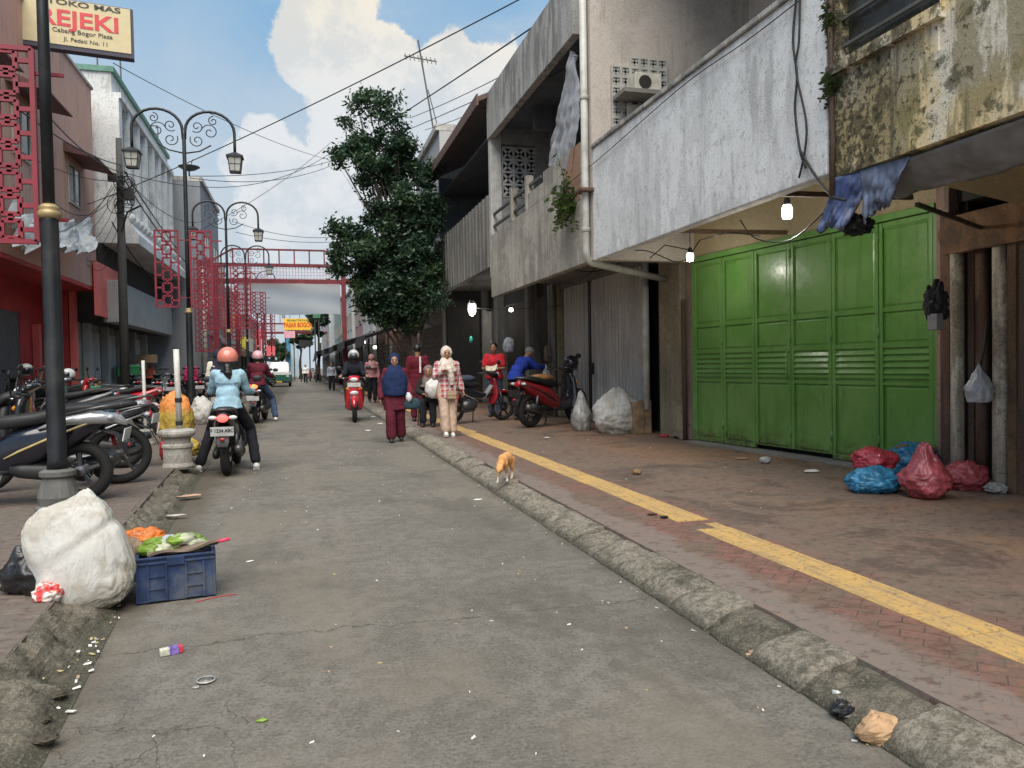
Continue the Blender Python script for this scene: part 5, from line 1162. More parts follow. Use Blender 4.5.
# crowd of scooters further along the left pavement
rnd = random.Random(3); base_far = None
spots = [(-6.5, 33.2, 20, M_gloss, 'black scooter under the white building, nearest of the far left cluster'), (-5.2, 30.6, 10, M_plas, 'black scooter with pink cloth, left of the second lamp post'), (-4.6, 32.4, -15, M_navy, 'dark blue scooter of the far left cluster'), (-5.6, 36.0, 25, M_silv, 'silver scooter of the far left cluster'), (-4.3, 28.3, 5, M_gloss, 'black scooter beside the second lamp post'), (-3.6, 36.5, 12, M_redp, 'red scooter of the far left cluster'), (-4.7, 40.2, -10, M_plas, 'black scooter beneath the left side of the arch'), (-3.5, 29.8, 0, M_navy, 'navy scooter just left of the rider in blue')]
for x, y, a, m_, lb in spots: scooter(lb, (x, y, PZ), R(a), m_, m_, M_plas, simple=True, plate=0)
more = [(-3.4, 46, 8), (-4.2, 49, -12), (-3.3, 53, 15), (-3.9, 58, 0), (-3.2, 63, 10), (-3.8, 69, -8), (-3.3, 76, 5), (-3.6, 84, 0), (2.9, 44.8, 170), (3.3, 48, 185), (2.9, 52, 175), (3.2, 57, 190), (2.8, 62, 178), (3.1, 68, 183), (2.7, 74, 180), (1.2, 78, 178), (.7, 84, 182), (1.4, 90, 180)]
proto = None; vars_ = []
for k, m_ in enumerate((M_gloss, M_redp, M_silv)):
    vars_.append([m_, None])
for i, (x, y, a) in enumerate(more):
    v = vars_[i % 3]; side = 'left' if x < 0 else 'right'; lb = 'small %s scooter far up the %s side of the street' % (('black', 'red', 'silver')[i % 3], side)
    grp = 'far %s scooters on the %s' % (('black', 'red', 'silver')[i % 3], side)
    if v[1] is None: v[1] = scooter(lb, (0, 0, 0), 0, v[0], v[0], M_plas, simple=True, plate=0, stand=False); o_ = v[1]
    else: o_ = copy_tree(v[1])
    o_.location = (x, y, PZ if x < 0 else (.12 if x > 2.3 else 0)); o_.rotation_euler = (0, 0, R(a)); o_['label'] = lb; o_['group'] = grp
# ridden scooters
RA = (-.99, 11.35, 0)       # rider in blue
sA = scooter('black scooter with glowing round tail light, ridden by the person in pale blue', RA, R(-1), M_gloss, M_gloss, M_plas, lit=True, plate=1, stand=False, rack=True, scale=1.02)
RB = (-1.12, 21.4, 0)
sB = scooter('black scooter with orange-lit tail, ridden by the person in maroon', RB, R(-6), M_plas, M_plas, M_plas, plate=0, stand=False, scale=1.1)
q = MB(); q.ball((0, -.99, .86), (.11, .03, .055), 14, 8); q.build('brake_light', M_orlit, sB, smooth=True, world=False)
RC = (1.28, 20.4, 0)
sC = scooter('red scooter coming towards the camera with white front plate', RC, R(176), M_redp, M_redp, M_plas, stand=False, scale=1.12, plate=None)
q = MB(); q.obox((0, .525, .845), (.29, .01, .095), (-.15, 0, 0)); q.build('number_plate', M_plate, sC, world=False)
# right pavement: underbone motorbike and red-black scooter
RD = (3.75, 16.7, .12)
sD = scooter('black and red underbone motorbike on its stand behind the woman in plaid', RD, R(-68), M_gloss, M_redd, M_silv, name='motorcycle', cub=True, r=.30, tw=.04, rim=M_rim, scale=1.08, plate=0)
q = MB(); q.tube([(0, -.1, .56), (.0, .15, .50), (0, .36, .74)], [.05, .06, .05], 10); q.build('leg_shield', M_silv, sD, smooth=True, world=False)
q = MB(); q.ball((-.0, -.30, .90), (.13, .24, .08), 16, 10, fn=lambda u: 1+.08*noise.noise(u*4)); q.build('covered_load', pbr('dark_blue_cloth', (.04, .05, .08), .9), sD, smooth=True, world=False)
RE = (5.02, 15.15, .12)
sE = scooter('black scooter with red rear panel parked in front of the steel door', RE, R(-58), M_redd, M_gloss, M_plas, rim=M_rimb, scale=1.16, plate=-1, r=.30, tw=.06)
fe = Vector(RE)+Matrix.Rotation(R(-58), 3, 'Z')@Vector((.12, .42, 0))*1.1
helmet_obj('black open-face helmet perched on the handlebar of the red-panelled scooter', (fe.x, fe.y, 1.42), M_gloss, M_gloss, 1.15, R(-20), (.3, .2, 0))
# load on its seat: folded patterned jacket
q = MB(); q.ball((0, 0, 0), (.16, .34, .09), 20, 12, fn=lambda u: 1+.16*noise.noise(u*3.3)+.07*noise.noise(u*9)); o_ = q.build('folded_jacket', pbr('orange_brown_cloth', (.24, .11, .04), .95, var=.5, sc=14), None, smooth=True, world=False, loc=(4.72, 14.98, 1.10)); o_.rotation_euler.z = R(-58); tag(o_, 'orange brown folded jacket lying on the red-panelled scooter seat', 'jacket')
# minibus far up the street
vn = thing('minibus', 'white-topped dark green minibus facing the camera at the far end', 'minibus', (-1.75, 60, 0))
q = MB(); prof = [(-.82, .35), (-.86, .6), (-.86, 1.05), (-.80, 1.12), (-.72, 1.75), (-.60, 1.88), (.60, 1.88), (.72, 1.75), (.80, 1.12), (.86, 1.05), (.86, .6), (.82, .35)]
def vr(y, k=1., zt=1.): return [Vector((x*k, y, .35+(z-.35)*zt)) for x, z in prof]
q.loft([vr(.0, .93, .5), vr(.05, 1, .52), vr(.35, 1, .62), vr(.75, .97, .98), vr(1.0, 1, 1), vr(3.6, 1, 1), vr(3.75, .95, .97)]); q.build('body', M_white, vn, smooth=False, world=False)
MB().box(-.875, -.01, .35, .875, 3.6, .93).build('lower_body', pbr('minibus_green', (.02, .10, .07), .3, bump=0), vn, world=False, bevel=.03)
MB().add([(-.70, .36, 1.14), (.70, .36, 1.14), (.6, .72, 1.76), (-.6, .72, 1.76)], [(0, 1, 2, 3)]).build('windscreen', M_glass, vn, world=False)
for s in (-1, 1):
    MB().ball((s*.62, -.01, .78), (.12, .04, .08), 12, 8).build('headlight', M_lens, vn, smooth=True, world=False)
    for y in (.6, 2.9):
        q = MB(); q.torus((s*.75, y, .28), .2, .08, 'x', 20, 8); w_ = q.build('wheel', M_tyre, vn, smooth=True, world=False); MB().lathe([(.14, -.03), (.14, .03)], (s*.75, y, .28), 14, 'x').build('rim', M_rim, w_, world=False)
MB().box(-.85, -.06, .3, .85, -.012, .46).build('bumper', M_plas, vn, world=False, bevel=.02); MB().box(-.2, -.075, .34, .2, -.062, .43).build('number_plate', pbr('yellow_plate', (.6, .45, .05), .5), vn, world=False)
# green delivery box bike by the white building
gb = scooter('scooter carrying a big green delivery box by the white building', (-7.4, 36.5, PZ), R(15), M_plas, M_plas, M_plas, simple=True, plate=0)
q = MB(); q.box(-.42, -1.2, .95, .42, -.42, 1.42); b_ = q.build('delivery_box', M_grn, gb, world=False, bevel=.03); MB().box(-.44, -1.22, 1.30, .44, -.40, 1.36).build('box_rim', M_grn, b_, world=False, bevel=.01)
# ================================================================== PEOPLE
SK = pbr('brown_skin', (.30, .155, .09), .55, var=.08, sc=12, bump=.05)
M_eye = pbr('dark_eye', (.015, .012, .01), .2, bump=0); M_lip = pbr('lip', (.26, .08, .07), .5, bump=0); M_hair = pbr('black_hair', (.012, .011, .012), .4, bump=.4, bsc=150)
def cloth(name, c, **k): return pbr(name, c, .9, var=.18, sc=9, bump=.25, bsc=70, spec=.2, **k)
def V(*a): return Vector(a)
def hand(q, w, d, side, nrm=None, curl=.5):
    """palm, four unequal bent fingers and a thumb leaving the side of the palm near its base"""
    d = Vector(d).normalized(); n = Vector(nrm or (0, 1, 0)); n = (n-d*n.dot(d)).normalized(); l = d.cross(n)*side
    q.cap(w, .026, w+d*.02, .028, 10)
    for k in range(4): q.cap(w+d*.02+l*(k-1.5)*.010, .016, w+d*.078+l*(k-1.5)*.0185, .0125, 8)
    for k, L in enumerate((.066, .076, .071, .056)):
        a = w+d*.082+l*(k-1.5)*.020; t1 = (d+n*curl*.6+l*(k-1.5)*.05).normalized(); b = a+t1*L*.55; t2 = (d*(1-curl*.55)+n*curl*1.4).normalized(); c = b+t2*L*.45
        q.cap(a, .0095, b, .009, 8); q.cap(b, .009, c, .0075, 8)
    a = w+d*.028-l*.030; b = a+(d*.55-l*.7+n*.25).normalized()*.036; c = b+(d*.85-l*.1+n*.45).normalized()*.028; q.cap(a, .013, b, .0105, 8); q.cap(b, .0105, c, .009, 8)
STAND = dict(pelvis=(0, 0, .90), waist=(0, 0, 1.04), chest=(0, 0, 1.20), neck=(0, -.005, 1.36), head=(0, .015, 1.49),
             shL=(-.165, 0, 1.31), elL=(-.215, -.02, 1.05), wrL=(-.22, .06, .83), shR=(.165, 0, 1.31), elR=(.215, -.02, 1.05), wrR=(.22, .06, .83),
             hipL=(-.085, 0, .88), knL=(-.09, .02, .48), anL=(-.09, -.02, .08), hipR=(.085, 0, .88), knR=(.09, .02, .48), anR=(.09, -.02, .08))
def ride(feet_down=False, zs=0.):
    d = dict(pelvis=(0, -.34, .90), waist=(0, -.32, 1.04), chest=(0, -.27, 1.20), neck=(0, -.21, 1.37), head=(0, -.18, 1.50),
             shL=(-.16, -.22, 1.31), elL=(-.225, -.08, 1.08), wrL=(-.28, .15, 1.06), shR=(.16, -.22, 1.31), elR=(.225, -.08, 1.08), wrR=(.28, .15, 1.06),
             hipL=(-.10, -.32, .88), hipR=(.10, -.32, .88))
    if feet_down: d.update(knL=(-.25, -.02, .56), anL=(-.40, -.16, .09), knR=(.25, -.02, .56), anR=(.33, -.18, .09))
    else: d.update(knL=(-.17, .10, .80), anL=(-.15, .14, .41), knR=(.17, .10, .80), anR=(.15, .14, .41))
    return d
def person(label, loc, rz, pose=None, s=1., parts=(), vox=.011, yaw=0., tilt=0., face=True, group=None, skin=SK, handdir=None, curl=.5, feetdir=(0, 1, 0)):
    J = {k: V(*v) for k, v in {**STAND, **(pose or {})}.items()}
    o = thing('person', label, 'person', loc, rz, group, s); K = dict(world=False, smooth=True); hm = Matrix.Rotation(yaw, 3, 'Z')@Matrix.Rotation(tilt, 3, 'X'); H = J['head']
    hp = lambda x, y, z: H+hm@V(x, y, z)
    q = MB()
    q.ball(H+hm@V(0, 0, .02), (.076, .094, .10), 18, 12, rot=(tilt, 0, yaw)); q.cap(hp(0, .025, -.045), .056, hp(0, .05, -.075), .034); q.cap(hp(0, -.03, -.03), .055, J['neck']+V(0, 0, -.02), .055)
    q.cap(hp(0, .092, .015), .008, hp(0, .108, -.018), .013, 8); q.ball(hp(0, .088, -.05), (.025, .014, .012), 10, 6)
    for sd in (-1, 1): q.ball(hp(sd*.078, -.005, -.005), (.012, .02, .03), 8, 6); q.cap(hp(sd*.05, .062, -.02), .02, hp(sd*.045, .06, .0), .02, 8)
    q.cap(J['neck'], .055, J['chest'], .085); q.ball(J['chest'], (.14, .10, .15), 16, 10); q.cap(J['chest'], .10, J['pelvis'], .105); q.ball(J['waist'], (.12, .09, .13), 14, 9); q.ball(J['pelvis'], (.145, .11, .11), 16, 10)
    for S, sd in (('L', -1), ('R', 1)):
        q.cap(J['chest']+V(0, 0, .07), .07, J['sh'+S], .052); q.cap(J['sh'+S], .05, J['el'+S], .037); q.cap(J['el'+S], .037, J['wr'+S], .024)
        hd = (J['wr'+S]-J['el'+S]).normalized(); 
        if handdir: hd = Vector(handdir[sd])
        hand(q, J['wr'+S], hd, sd, (0, .4, -1) if abs(hd.z) < .7 else (-sd, .3, 0), curl)
        q.cap(J['hip'+S], .085, J['kn'+S], .055); q.cap(J['kn'+S], .053, J['an'+S], .034)
        f = Vector(feetdir).normalized(); a = J['an'+S]; q.cap(a+V(0, 0, -.045)-f*.03, .033, a+f*.11+V(0, 0, -.055), .026)
    q.build('body', skin, o, mods=[remesh(vox, 2)], **K)
    if face:
        for sd in (-1, 1): MB().ball(hp(sd*.032, .086, .018), (.013, .007, .006), 10, 6).build('eye', M_eye, o, **K); MB().cap(hp(sd*.018, .095, .040), .0045, hp(sd*.046, .085, .042), .003, 6).build('eyebrow', M_hair, o, **K)
        MB().ball(hp(0, .097, -.052), (.022, .006, .007), 10, 6).build('mouth', M_lip, o, **K)
    for p in parts: p(o, J, hp, hm, (tilt, 0, yaw))
    return o
KW = dict(world=False, smooth=True)
def trousers(mat, w=1., hem=.07, vox=.014):
    def f(o, J, hp, hm, hr):
        q = MB(); q.ball(J['pelvis']+V(0, 0, -.01), (.165*max(1, w*.9), .13, .13), 16, 10)
        for S in 'LR': q.cap(J['hip'+S], .102*w, J['kn'+S], .078*w); q.cap(J['kn'+S], .078*w, J['an'+S]+(J['kn'+S]-J['an'+S]).normalized()*.05, hem*w)
        q.build('trousers', mat, o, mods=[remesh(vox, 1, .022, .11)], **KW)
    return f
def skirt(mat, z0, r0=.2):
    def f(o, J, hp, hm, hr):
        q = MB(); P = J['pelvis']; q.loft([[P+V(a*math.cos(t), b*math.sin(t), dz) for t in [i*math.pi/12 for i in range(24)]] for a, b, dz in ((.14, .11, .1), (.165, .13, -.02), (r0*.95, r0*.75, -.2), (r0, r0*.8, z0-P.z))]); q.build('skirt', mat, o, mods=[remesh(.014, 1, .03, .1)], **KW)
    return f
def top(mat, sleeve='long', hem=.0, w=1., cuff=.05, name='shirt', flare=0., vox=.014):
    def f(o, J, hp, hm, hr):
        q = MB(); q.ball(J['chest'], (.168*w, .135*w, .165), 18, 12); q.ball(J['waist'], (.155*w, .125*w, .15), 16, 10); q.ball(J['pelvis']+V(0, 0, .04), (.168*w, .135*w, .12), 16, 10); q.cap(J['neck']+V(0, 0, -.035), .07, J['chest'], .13*w)
        if hem > 0:
            P = J['pelvis']; q.loft([[P+V(a*math.cos(t), b*math.sin(t), dz) for t in [i*math.pi/12 for i in range(24)]] for a, b, dz in ((.165*w, .13*w, .06), (.19*w+flare*.5, .15*w+flare*.4, -hem*.5), (.195*w+flare, .16*w+flare*.7, -hem))])
        for S in 'LR':
            q.cap(J['chest']+V(0, 0, .07), .09, J['sh'+S], .062*w); q.cap(J['sh'+S], .064*w, J['el'+S], .058*w) if sleeve != 'short' else q.cap(J['sh'+S], .073*w, J['sh'+S].lerp(J['el'+S], .7), .066*w)
            if sleeve == 'long': q.cap(J['el'+S], .058*w, J['el'+S].lerp(J['wr'+S], .92), cuff)
        q.build(name, mat, o, mods=[remesh(vox, 1, .024, .10)], **KW)
    return f
def hijab(mat, drop=.30, w=.25):
    def f(o, J, hp, hm, hr):
        q = MB(); q.ball(hp(0, -.03, .030), (.108, .108, .128), 20, 14, rot=hr); q.cap(hp(0, -.01, -.075), .082, J['neck'], .10)
        C = J['neck']; q.loft([[C+V(a*math.cos(t), b*math.sin(t)+yy, dz) for t in [i*math.pi/12 for i in range(24)]] for a, b, yy, dz in ((.10, .09, 0, .07), (.135, .12, .01, .0), (w*.78, .15, .02, -.07), (w*.98, .175, .02, -.18), (w*1.02, .19, .02, -drop*.75), (w*.86, .185, .03, -drop))])
        q.build('headscarf', mat, o, mods=[remesh(.011, 1, .02, .08)], **KW)
    return f
def hair(mat=M_hair):
    def f(o, J, hp, hm, hr): MB().ball(hp(0, -.016, .038), (.084, .098, .098), 18, 12, rot=hr).build('hair', mat, o, mods=[remesh(.009, 1, .01, .02)], **KW)
    return f
def cap_(mat):
    def f(o, J, hp, hm, hr): q = MB(); q.ball(hp(0, -.01, .055), (.09, .105, .085), 18, 12, rot=hr); q.build('cap', mat, o, **KW)
    return f
def shoes(mat, feetdir=(0, 1, 0), sole=None):
    def f(o, J, hp, hm, hr):
        d = Vector(feetdir).normalized()
        for S in 'LR':
            a = J['an'+S]; q = MB(); q.cap(a+V(0, 0, -.035)-d*.035, .044, a+d*.06+V(0, 0, -.038), .043); q.cap(a+d*.06+V(0, 0, -.04), .042, a+d*.13+V(0, 0, -.048), .033)
            sh = q.build('shoe', mat, o, mods=[remesh(.01, 2)], **KW)
            if sole: MB().loft([[a+V(-d.y*k*.04, d.x*k*.04, -.082)+d*t for k, t in ((-1, -.06), (1, -.06), (1.1, .10), (0, .165), (-1.1, .10))], [a+V(-d.y*k*.04, d.x*k*.04, -.062)+d*t for k, t in ((-1, -.06), (1, -.06), (1.1, .10), (0, .165), (-1.1, .10))]]).build('sole', sole, sh, world=False)
    return f
def helm(mat, visor=True, s=1.):
    def f(o, J, hp, hm, hr):
        q = MB(); q.ball(hp(0, -.01, .03), (.128*s, .145*s, .135*s), 24, 16, rot=hr, fn=lambda u: 1. if not (u.y > .55 and u.z < .2) else .80)
        hl = q.build('helmet', mat, o, **KW)
        q = MB(); q.ball(hp(0, -.012, -.045), (.120*s, .125*s, .06), 20, 10, rot=hr); q.build('helmet_lining', M_black, hl, **KW)
        q = MB(); q.lathe([(.126*s, -.012), (.131*s, -.004), (.131*s, .004), (.126*s, .012)], hp(0, -.01, -.03), 22); q.build('helmet_trim', M_black, hl, **KW)
        if visor: q = MB(); q.ball(hp(0, .0, .01), (.122*s, .15*s, .09), 20, 12, rot=hr, fn=lambda u: 1. if u.y > .35 else .7); q.build('visor', pbr('smoked_visor', (.05, .055, .06), .12, bump=0), hl, **KW)
    return f
def mask(mat):
    def f(o, J, hp, hm, hr): MB().ball(hp(0, .055, -.05), (.056, .052, .045), 14, 8, rot=hr).build('face_mask', mat, o, **KW)
    return f
blue_sh = cloth('pale_blue_cotton', (.30, .46, .56)); blk = cloth('black_cloth', (.018, .018, .024)); maroon = cloth('maroon_cloth', (.10, .016, .028)); navyc = cloth('navy_scarf', (.014, .025, .075))
denim = cloth('blue_denim', (.05, .075, .13)); beige = cloth('beige_trousers', (.48, .35, .27)); cream = cloth('cream_scarf', (.58, .50, .44)); redc = cloth('red_shirt', (.48, .025, .035)); royal = cloth('royal_blue_shirt', (.025, .05, .32))
def plaid():
    m, nt, b, N, L = node_mat('red_plaid'); v = _coord(nt, False); sp = N('ShaderNodeSeparateXYZ'); L(v, sp.inputs[0])
    def st(c, f, w, o=0.): return _m(nt, 'LESS_THAN', _m(nt, 'FRACT', _m(nt, 'MULTIPLY', _m(nt, 'ADD', c, 5+o), f)), w)
    X, Z, Y = sp.outputs[0], sp.outputs[2], sp.outputs[1]
    a, b2 = st(X, 11, .45), st(Z, 11, .45); col = _mix(nt, _m(nt, 'MULTIPLY', _m(nt, 'ADD', a, b2), .5), (.62, .55, .52), (.38, .03, .05))
    d = _m(nt, 'MAXIMUM', st(X, 11, .09, .01), st(Z, 11, .09, .02)); col = _mix(nt, _m(nt, 'MULTIPLY', d, .8), col, (.05, .02, .05)); L(col, b.inputs['Base Color']); b.inputs['Roughness'].default_value = .9; return m
M_plaid = plaid(); wshoe = pbr('white_sneaker', (.60, .60, .58), .6); bshoe = pbr('black_shoe', (.025, .023, .022), .5); M_sole = pbr('pale_sole', (.5, .49, .45), .7)
def ponytail(o, J, hp, hm, hr):
    q = MB(); a = hp(0, -.10, -.06); q.tube([a, a+V(.01, -.07, -.03), a+V(.015, -.095, -.12), a+V(.03, -.08, -.20), a+V(.0, -.075, -.25)], [.03, .05, .055, .035, .006], 10); q.tube([a+V(.01, -.07, -.03), a+V(-.06, -.08, -.09), a+V(-.10, -.075, -.11)], [.03, .02, .004], 8)
    q.build('ponytail', M_hair, o, mods=[remesh(.01, 1, .02, .03)], **KW)
def seam(o, J, hp, hm, hr):
    C = J['chest']; q = MB(); q.tube([C+V(-.15, -.085, .0), C+V(-.08, -.135, -.01), C+V(0, -.148, -.012), C+V(.08, -.135, -.01), C+V(.15, -.085, .0)], .006, 6); q.build('yoke_seam', cloth('seam_blue', (.22, .36, .45)), o, **KW)
# rider 1 (back view)
r1 = ride(True)
person('rider in pale blue shirt and coral helmet seen from behind, feet on the road', RA, R(-1), r1, 1.02, [trousers(blk, .95), top(blue_sh, 'long', .05, 1.0, .05), seam, helm(pbr('coral_helmet', (.62, .20, .15), .25, bump=0, coat=.4), False, 1.06), ponytail, shoes(wshoe, (0, 1, 0), M_sole)], curl=.9, face=False)
person('rider in maroon jacket and pale pink helmet seen from behind, second on the road', RB, R(-6), {**ride(False), 'knR': (.27, .0, .55), 'anR': (.36, -.12, .09)}, 1.13, [trousers(denim), top(maroon, 'long', .04, 1.08), helm(pbr('pink_helmet', (.62, .36, .38), .3, bump=0), False), shoes(wshoe)], vox=.014, curl=.9, face=False)
person('rider in black with silver helmet coming towards the camera on the red scooter', RC, R(176), ride(False), 1.12, [trousers(cloth('dark_olive', (.035, .035, .028))), top(cloth('black_jacket', (.014, .016, .024)), 'long', .06, 1.18), helm(pbr('silver_helmet', (.45, .48, .5), .25, bump=0), True), mask(blk), shoes(bshoe)], vox=.013, curl=.9, face=False)
# woman in navy headscarf
w1 = dict(knL=(-.09, .10, .50), anL=(-.085, .08, .085), knR=(.09, .0, .48), anR=(.10, -.12, .10), elL=(-.25, -.04, 1.06), wrL=(-.26, .02, .83), elR=(.25, -.02, 1.07), wrR=(.28, .10, .88))
w1 = {('%sL' % k[:-1] if k.endswith('R') else '%sR' % k[:-1] if k.endswith('L') else k): (tuple((-v[0], v[1], v[2])) if k[-1] in 'LR' else v) for k, v in w1.items()}
G1 = gz(396, 442, 0)
person('woman in navy headscarf and maroon tunic walking towards the camera on the road', (G1.x, G1.y, 0), R(176), w1, 1.0, [trousers(maroon, 1.15, .085), top(maroon, 'long', .30, 1.0, .07, 'tunic', .02), hijab(navyc, .50, .235), shoes(bshoe)], vox=.010, curl=.6)
hb = thing('handbag', 'dark teal handbag hanging from the hand of the woman in navy headscarf', 'bag', (G1.x+.30, G1.y-.10, .60), R(176))
q = MB(); q.loft([[V(a*math.cos(t), b*math.sin(t), z) for t in [i*math.pi/10 for i in range(20)]] for a, b, z in ((.10, .04, 0), (.16, .06, .03), (.17, .065, .10), (.13, .05, .18), (.09, .02, .22))]); q.build('bag_body', cloth('teal_leather', (.03, .06, .08)), hb, world=False, smooth=True, mods=[sub()])
q = MB(); q.tube([(-.09, 0, .2), (-.06, 0, .32), (0, 0, .36), (.06, 0, .32), (.09, 0, .2)], .010, 6); q.build('handle', M_black, hb, world=False, smooth=True)
pb_ = MB(); pb_.ball((0, 0, 0), (.06, .05, .09), 16, 10, fn=lambda u: 1+.25*noise.noise(u*3.)); o_ = pb_.build('plastic_bag', pbr('pale_plastic_bag', (.55, .56, .60), .35), None, smooth=True, world=False, loc=(G1.x+.24, G1.y-.14, .83)); tag(o_, 'small pale plastic bag above the dark teal handbag', 'bag')
# woman in plaid
G2 = gz(448, 436.5, .12)
w2 = dict(knL=(-.08, .03, .48), anL=(-.075, .05, .08), knR=(.07, .10, .50), anR=(.06, .14, .10), elR=(.23, .02, 1.09), wrR=(.10, .17, 1.18), elL=(-.22, -.02, 1.05), wrL=(-.27, .06, .84))
def scarf_tail(o, J, hp, hm, hr):
    q = MB(); C = J['neck']; q.tube([C+V(.02, .12, -.04), C+V(-.02, .17, -.14), C+V(-.05, .18, -.28), C+V(-.06, .17, -.42)], [.06, .065, .06, .04], 12); q.build('scarf_tail', cream, o, mods=[remesh(.01, 1, .03, .05)], **KW)
person('woman in cream headscarf, red plaid shirt and beige trousers walking on the pavement', (G2.x, G2.y, .12), R(178), w2, .99, [trousers(beige, 1.15, .075), top(M_plaid, 'long', .20, 1.05, .05), hijab(cream, .20, .185), scarf_tail, shoes(wshoe, (0, 1, 0), M_sole)], vox=.010, curl=.8)
bg2 = thing('handbag', 'small beige crossbody bag at the hip of the woman in plaid', 'bag', (G2.x+.045, G2.y-.19, .78+.02), R(178))
q = MB(); q.box(-.085, -.03, 0, .085, .03, .15); q.build('bag_body', cloth('beige_bag', (.38, .28, .19)), bg2, world=False, bevel=.015); MB().box(-.08, .031, .07, .08, .037, .148).build('flap', cloth('beige_bag', (0, 0, 0)), bg2, world=False, bevel=.002)
MB().tube([(-.08, 0, .14), (-.13, -.02, .32), (-.16, -.1, .50)], .008, 5).build('strap', M_black, bg2, world=False)
# sitting figure in black beside her, white bundle on the lap
G3 = gz(436, 428, .12)
sit = dict(pelvis=(0, -.2, .50), waist=(0, -.19, .64), chest=(0, -.14, .80), neck=(0, -.06, .95), head=(0, -.02, 1.08), shL=(-.16, -.08, .92), shR=(.16, -.08, .92), elL=(-.22, .02, .70), elR=(.22, .02, .70), wrL=(-.08, .20, .66), wrR=(.08, .20, .66), hipL=(-.09, -.18, .48), hipR=(.09, -.18, .48), knL=(-.10, .22, .50), knR=(.10, .22, .50), anL=(-.10, .20, .08), anR=(.10, .20, .08))
person('seated person in black behind the woman in plaid', (G3.x-.05, G3.y+.55, .12), R(165), sit, 1.05, [trousers(blk), top(cloth('black_dress', (.02, .02, .022)), 'long'), hijab(cloth('grey_brown_scarf', (.16, .12, .11)), .15, .17), shoes(bshoe)], vox=.014)
q = MB(); q.ball((0, 0, 0), (.17, .13, .20), 20, 14, fn=lambda u: 1+.22*noise.noise(u*2.4)+.08*noise.noise(u*7)); o_ = q.build('cloth_bundle', cloth('white_bundle', (.62, .61, .60)), None, smooth=True, world=False, loc=(G3.x-.02, G3.y+.12, .92)); tag(o_, 'white cloth bundle on the lap of the seated person in black', 'bundle')
q = thing('stool', 'low dark stool under the seated person in black', 'stool', (G3.x-.10, G3.y+.75, .12)); MB().box(-.17, -.17, .33, .17, .17, .37).build('seat', M_wood, q, world=False, bevel=.01)
for a in (-1, 1):
    for b in (-1, 1): MB().bar((a*.14, b*.14, 0), (a*.12, b*.12, .33), .03).build('leg', M_wood, q, world=False)
# person in maroon with white sash behind
G4 = Vector((2.55, 17.6, .12))
person('person in long maroon robe with white strap, behind the woman in navy', G4, R(-10), dict(), 1.10, [trousers(maroon), top(cloth('maroon_robe', (.10, .010, .02)), 'long', .55, 1.05, .06, 'robe', .03), hair(), shoes(bshoe), lambda o, J, hp, hm, hr: MB().box(.04, -.155, 1.02, .075, -.145, 1.36).build('strap', cloth('white_strap', (.6, .58, .58)), o, world=False)], vox=.014, face=False)
# man in red tee, handling paper
person('man in red tee shirt standing by the open shop holding a pale paper', (4.52, 18.2, .12), R(150), dict(elL=(-.24, .06, 1.06), wrL=(-.08, .24, 1.05), elR=(.24, .06, 1.06), wrR=(.10, .24, 1.05)), 1.12, [trousers(denim), top(redc, 'short', .06, 1.05), hair(), shoes(bshoe)], vox=.012, curl=.8)
q = MB(); q.grid(lambda u, v: V(-.14+.28*u, 0+.03*math.sin(u*5), -.09+.18*v+.02*math.sin(u*7)), 10, 6); o_ = q.build('wrapping_paper', pbr('pale_paper', (.58, .52, .38), .8), None, world=False, loc=(4.37, 17.86, 1.32)); o_.rotation_euler = (R(-50), 0, R(-10)); tag(o_, 'pale wrapping paper held by the man in red', 'paper'); o_.modifiers.new('t', 'SOLIDIFY').thickness = .004
# person in royal blue leaning over the stall
person('person in royal blue shirt and grey cap leaning over the stall', (4.75, 16.75, .12), R(-75), dict(pelvis=(0, -.1, .90), waist=(0, -.06, 1.02), chest=(0, .06, 1.16), neck=(0, .16, 1.29), head=(0, .24, 1.38), shL=(-.165, .12, 1.25), shR=(.165, .12, 1.25), elL=(-.2, .30, 1.10), elR=(.2, .30, 1.10), wrL=(-.12, .52, 1.10), wrR=(.12, .52, 1.10)), 1.1, [trousers(blk), top(royal, 'long', .05, 1.08), cap_(cloth('striped_cap', (.28, .27, .26))), shoes(bshoe)], vox=.013, tilt=-.4)
# child behind the grey scooter
person('child in green top sitting behind the silver scooters, left of the utility pole', (-4.75, 20.3, .15), R(-40), {**sit}, .92, [trousers(denim), top(cloth('green_top', (.03, .28, .14)), 'short'), hair(), shoes(bshoe)], vox=.014, face=True)
# people further away
def walker(label, loc, rz, c1, c2, extra=(), s=1.05, k=1, sl='long', group=None, shoe=bshoe):
    p = dict(knL=(-.09, .10*k, .49), anL=(-.09, .12*k, .08), knR=(.09, -.02*k, .48), anR=(.09, -.2*k, .11))
    return person(label, loc, rz, p, s, [trousers(c2, 1, .07, .02), top(c1, sl, .05, 1.05, .05, 'shirt', 0, .02), shoes(shoe)]+list(extra), vox=.02, face=False, group=group)
walker('pedestrian in grey shirt far down the road, left of the crimson arch post', (1.62, 46.5, 0), R(185), cloth('grey_shirt', (.33, .35, .40)), blk, [hair()])
walker('pedestrian in maroon tee and teal shorts by the arch post', (2.25, 34.5, .12), R(20), cloth('maroon_tee', (.28, .04, .06)), cloth('teal_shorts', (.05, .22, .28)), [hair()], k=.4, sl='short')
walker('woman in dusty pink headscarf and patterned top behind the red scooter', (2.35, 27.5, .12), R(175), cloth('pink_pattern', (.42, .18, .20), dirt=(.5, .4, .38), dirt_amt=.6), blk, [hijab(cloth('dusty_pink', (.40, .22, .22)), .2, .18)], k=.4)
walker('pedestrian in dark blue on the right pavement, beyond the grey-shirted one', (2.6, 56, .12), R(170), navyc, blk, [hair()])
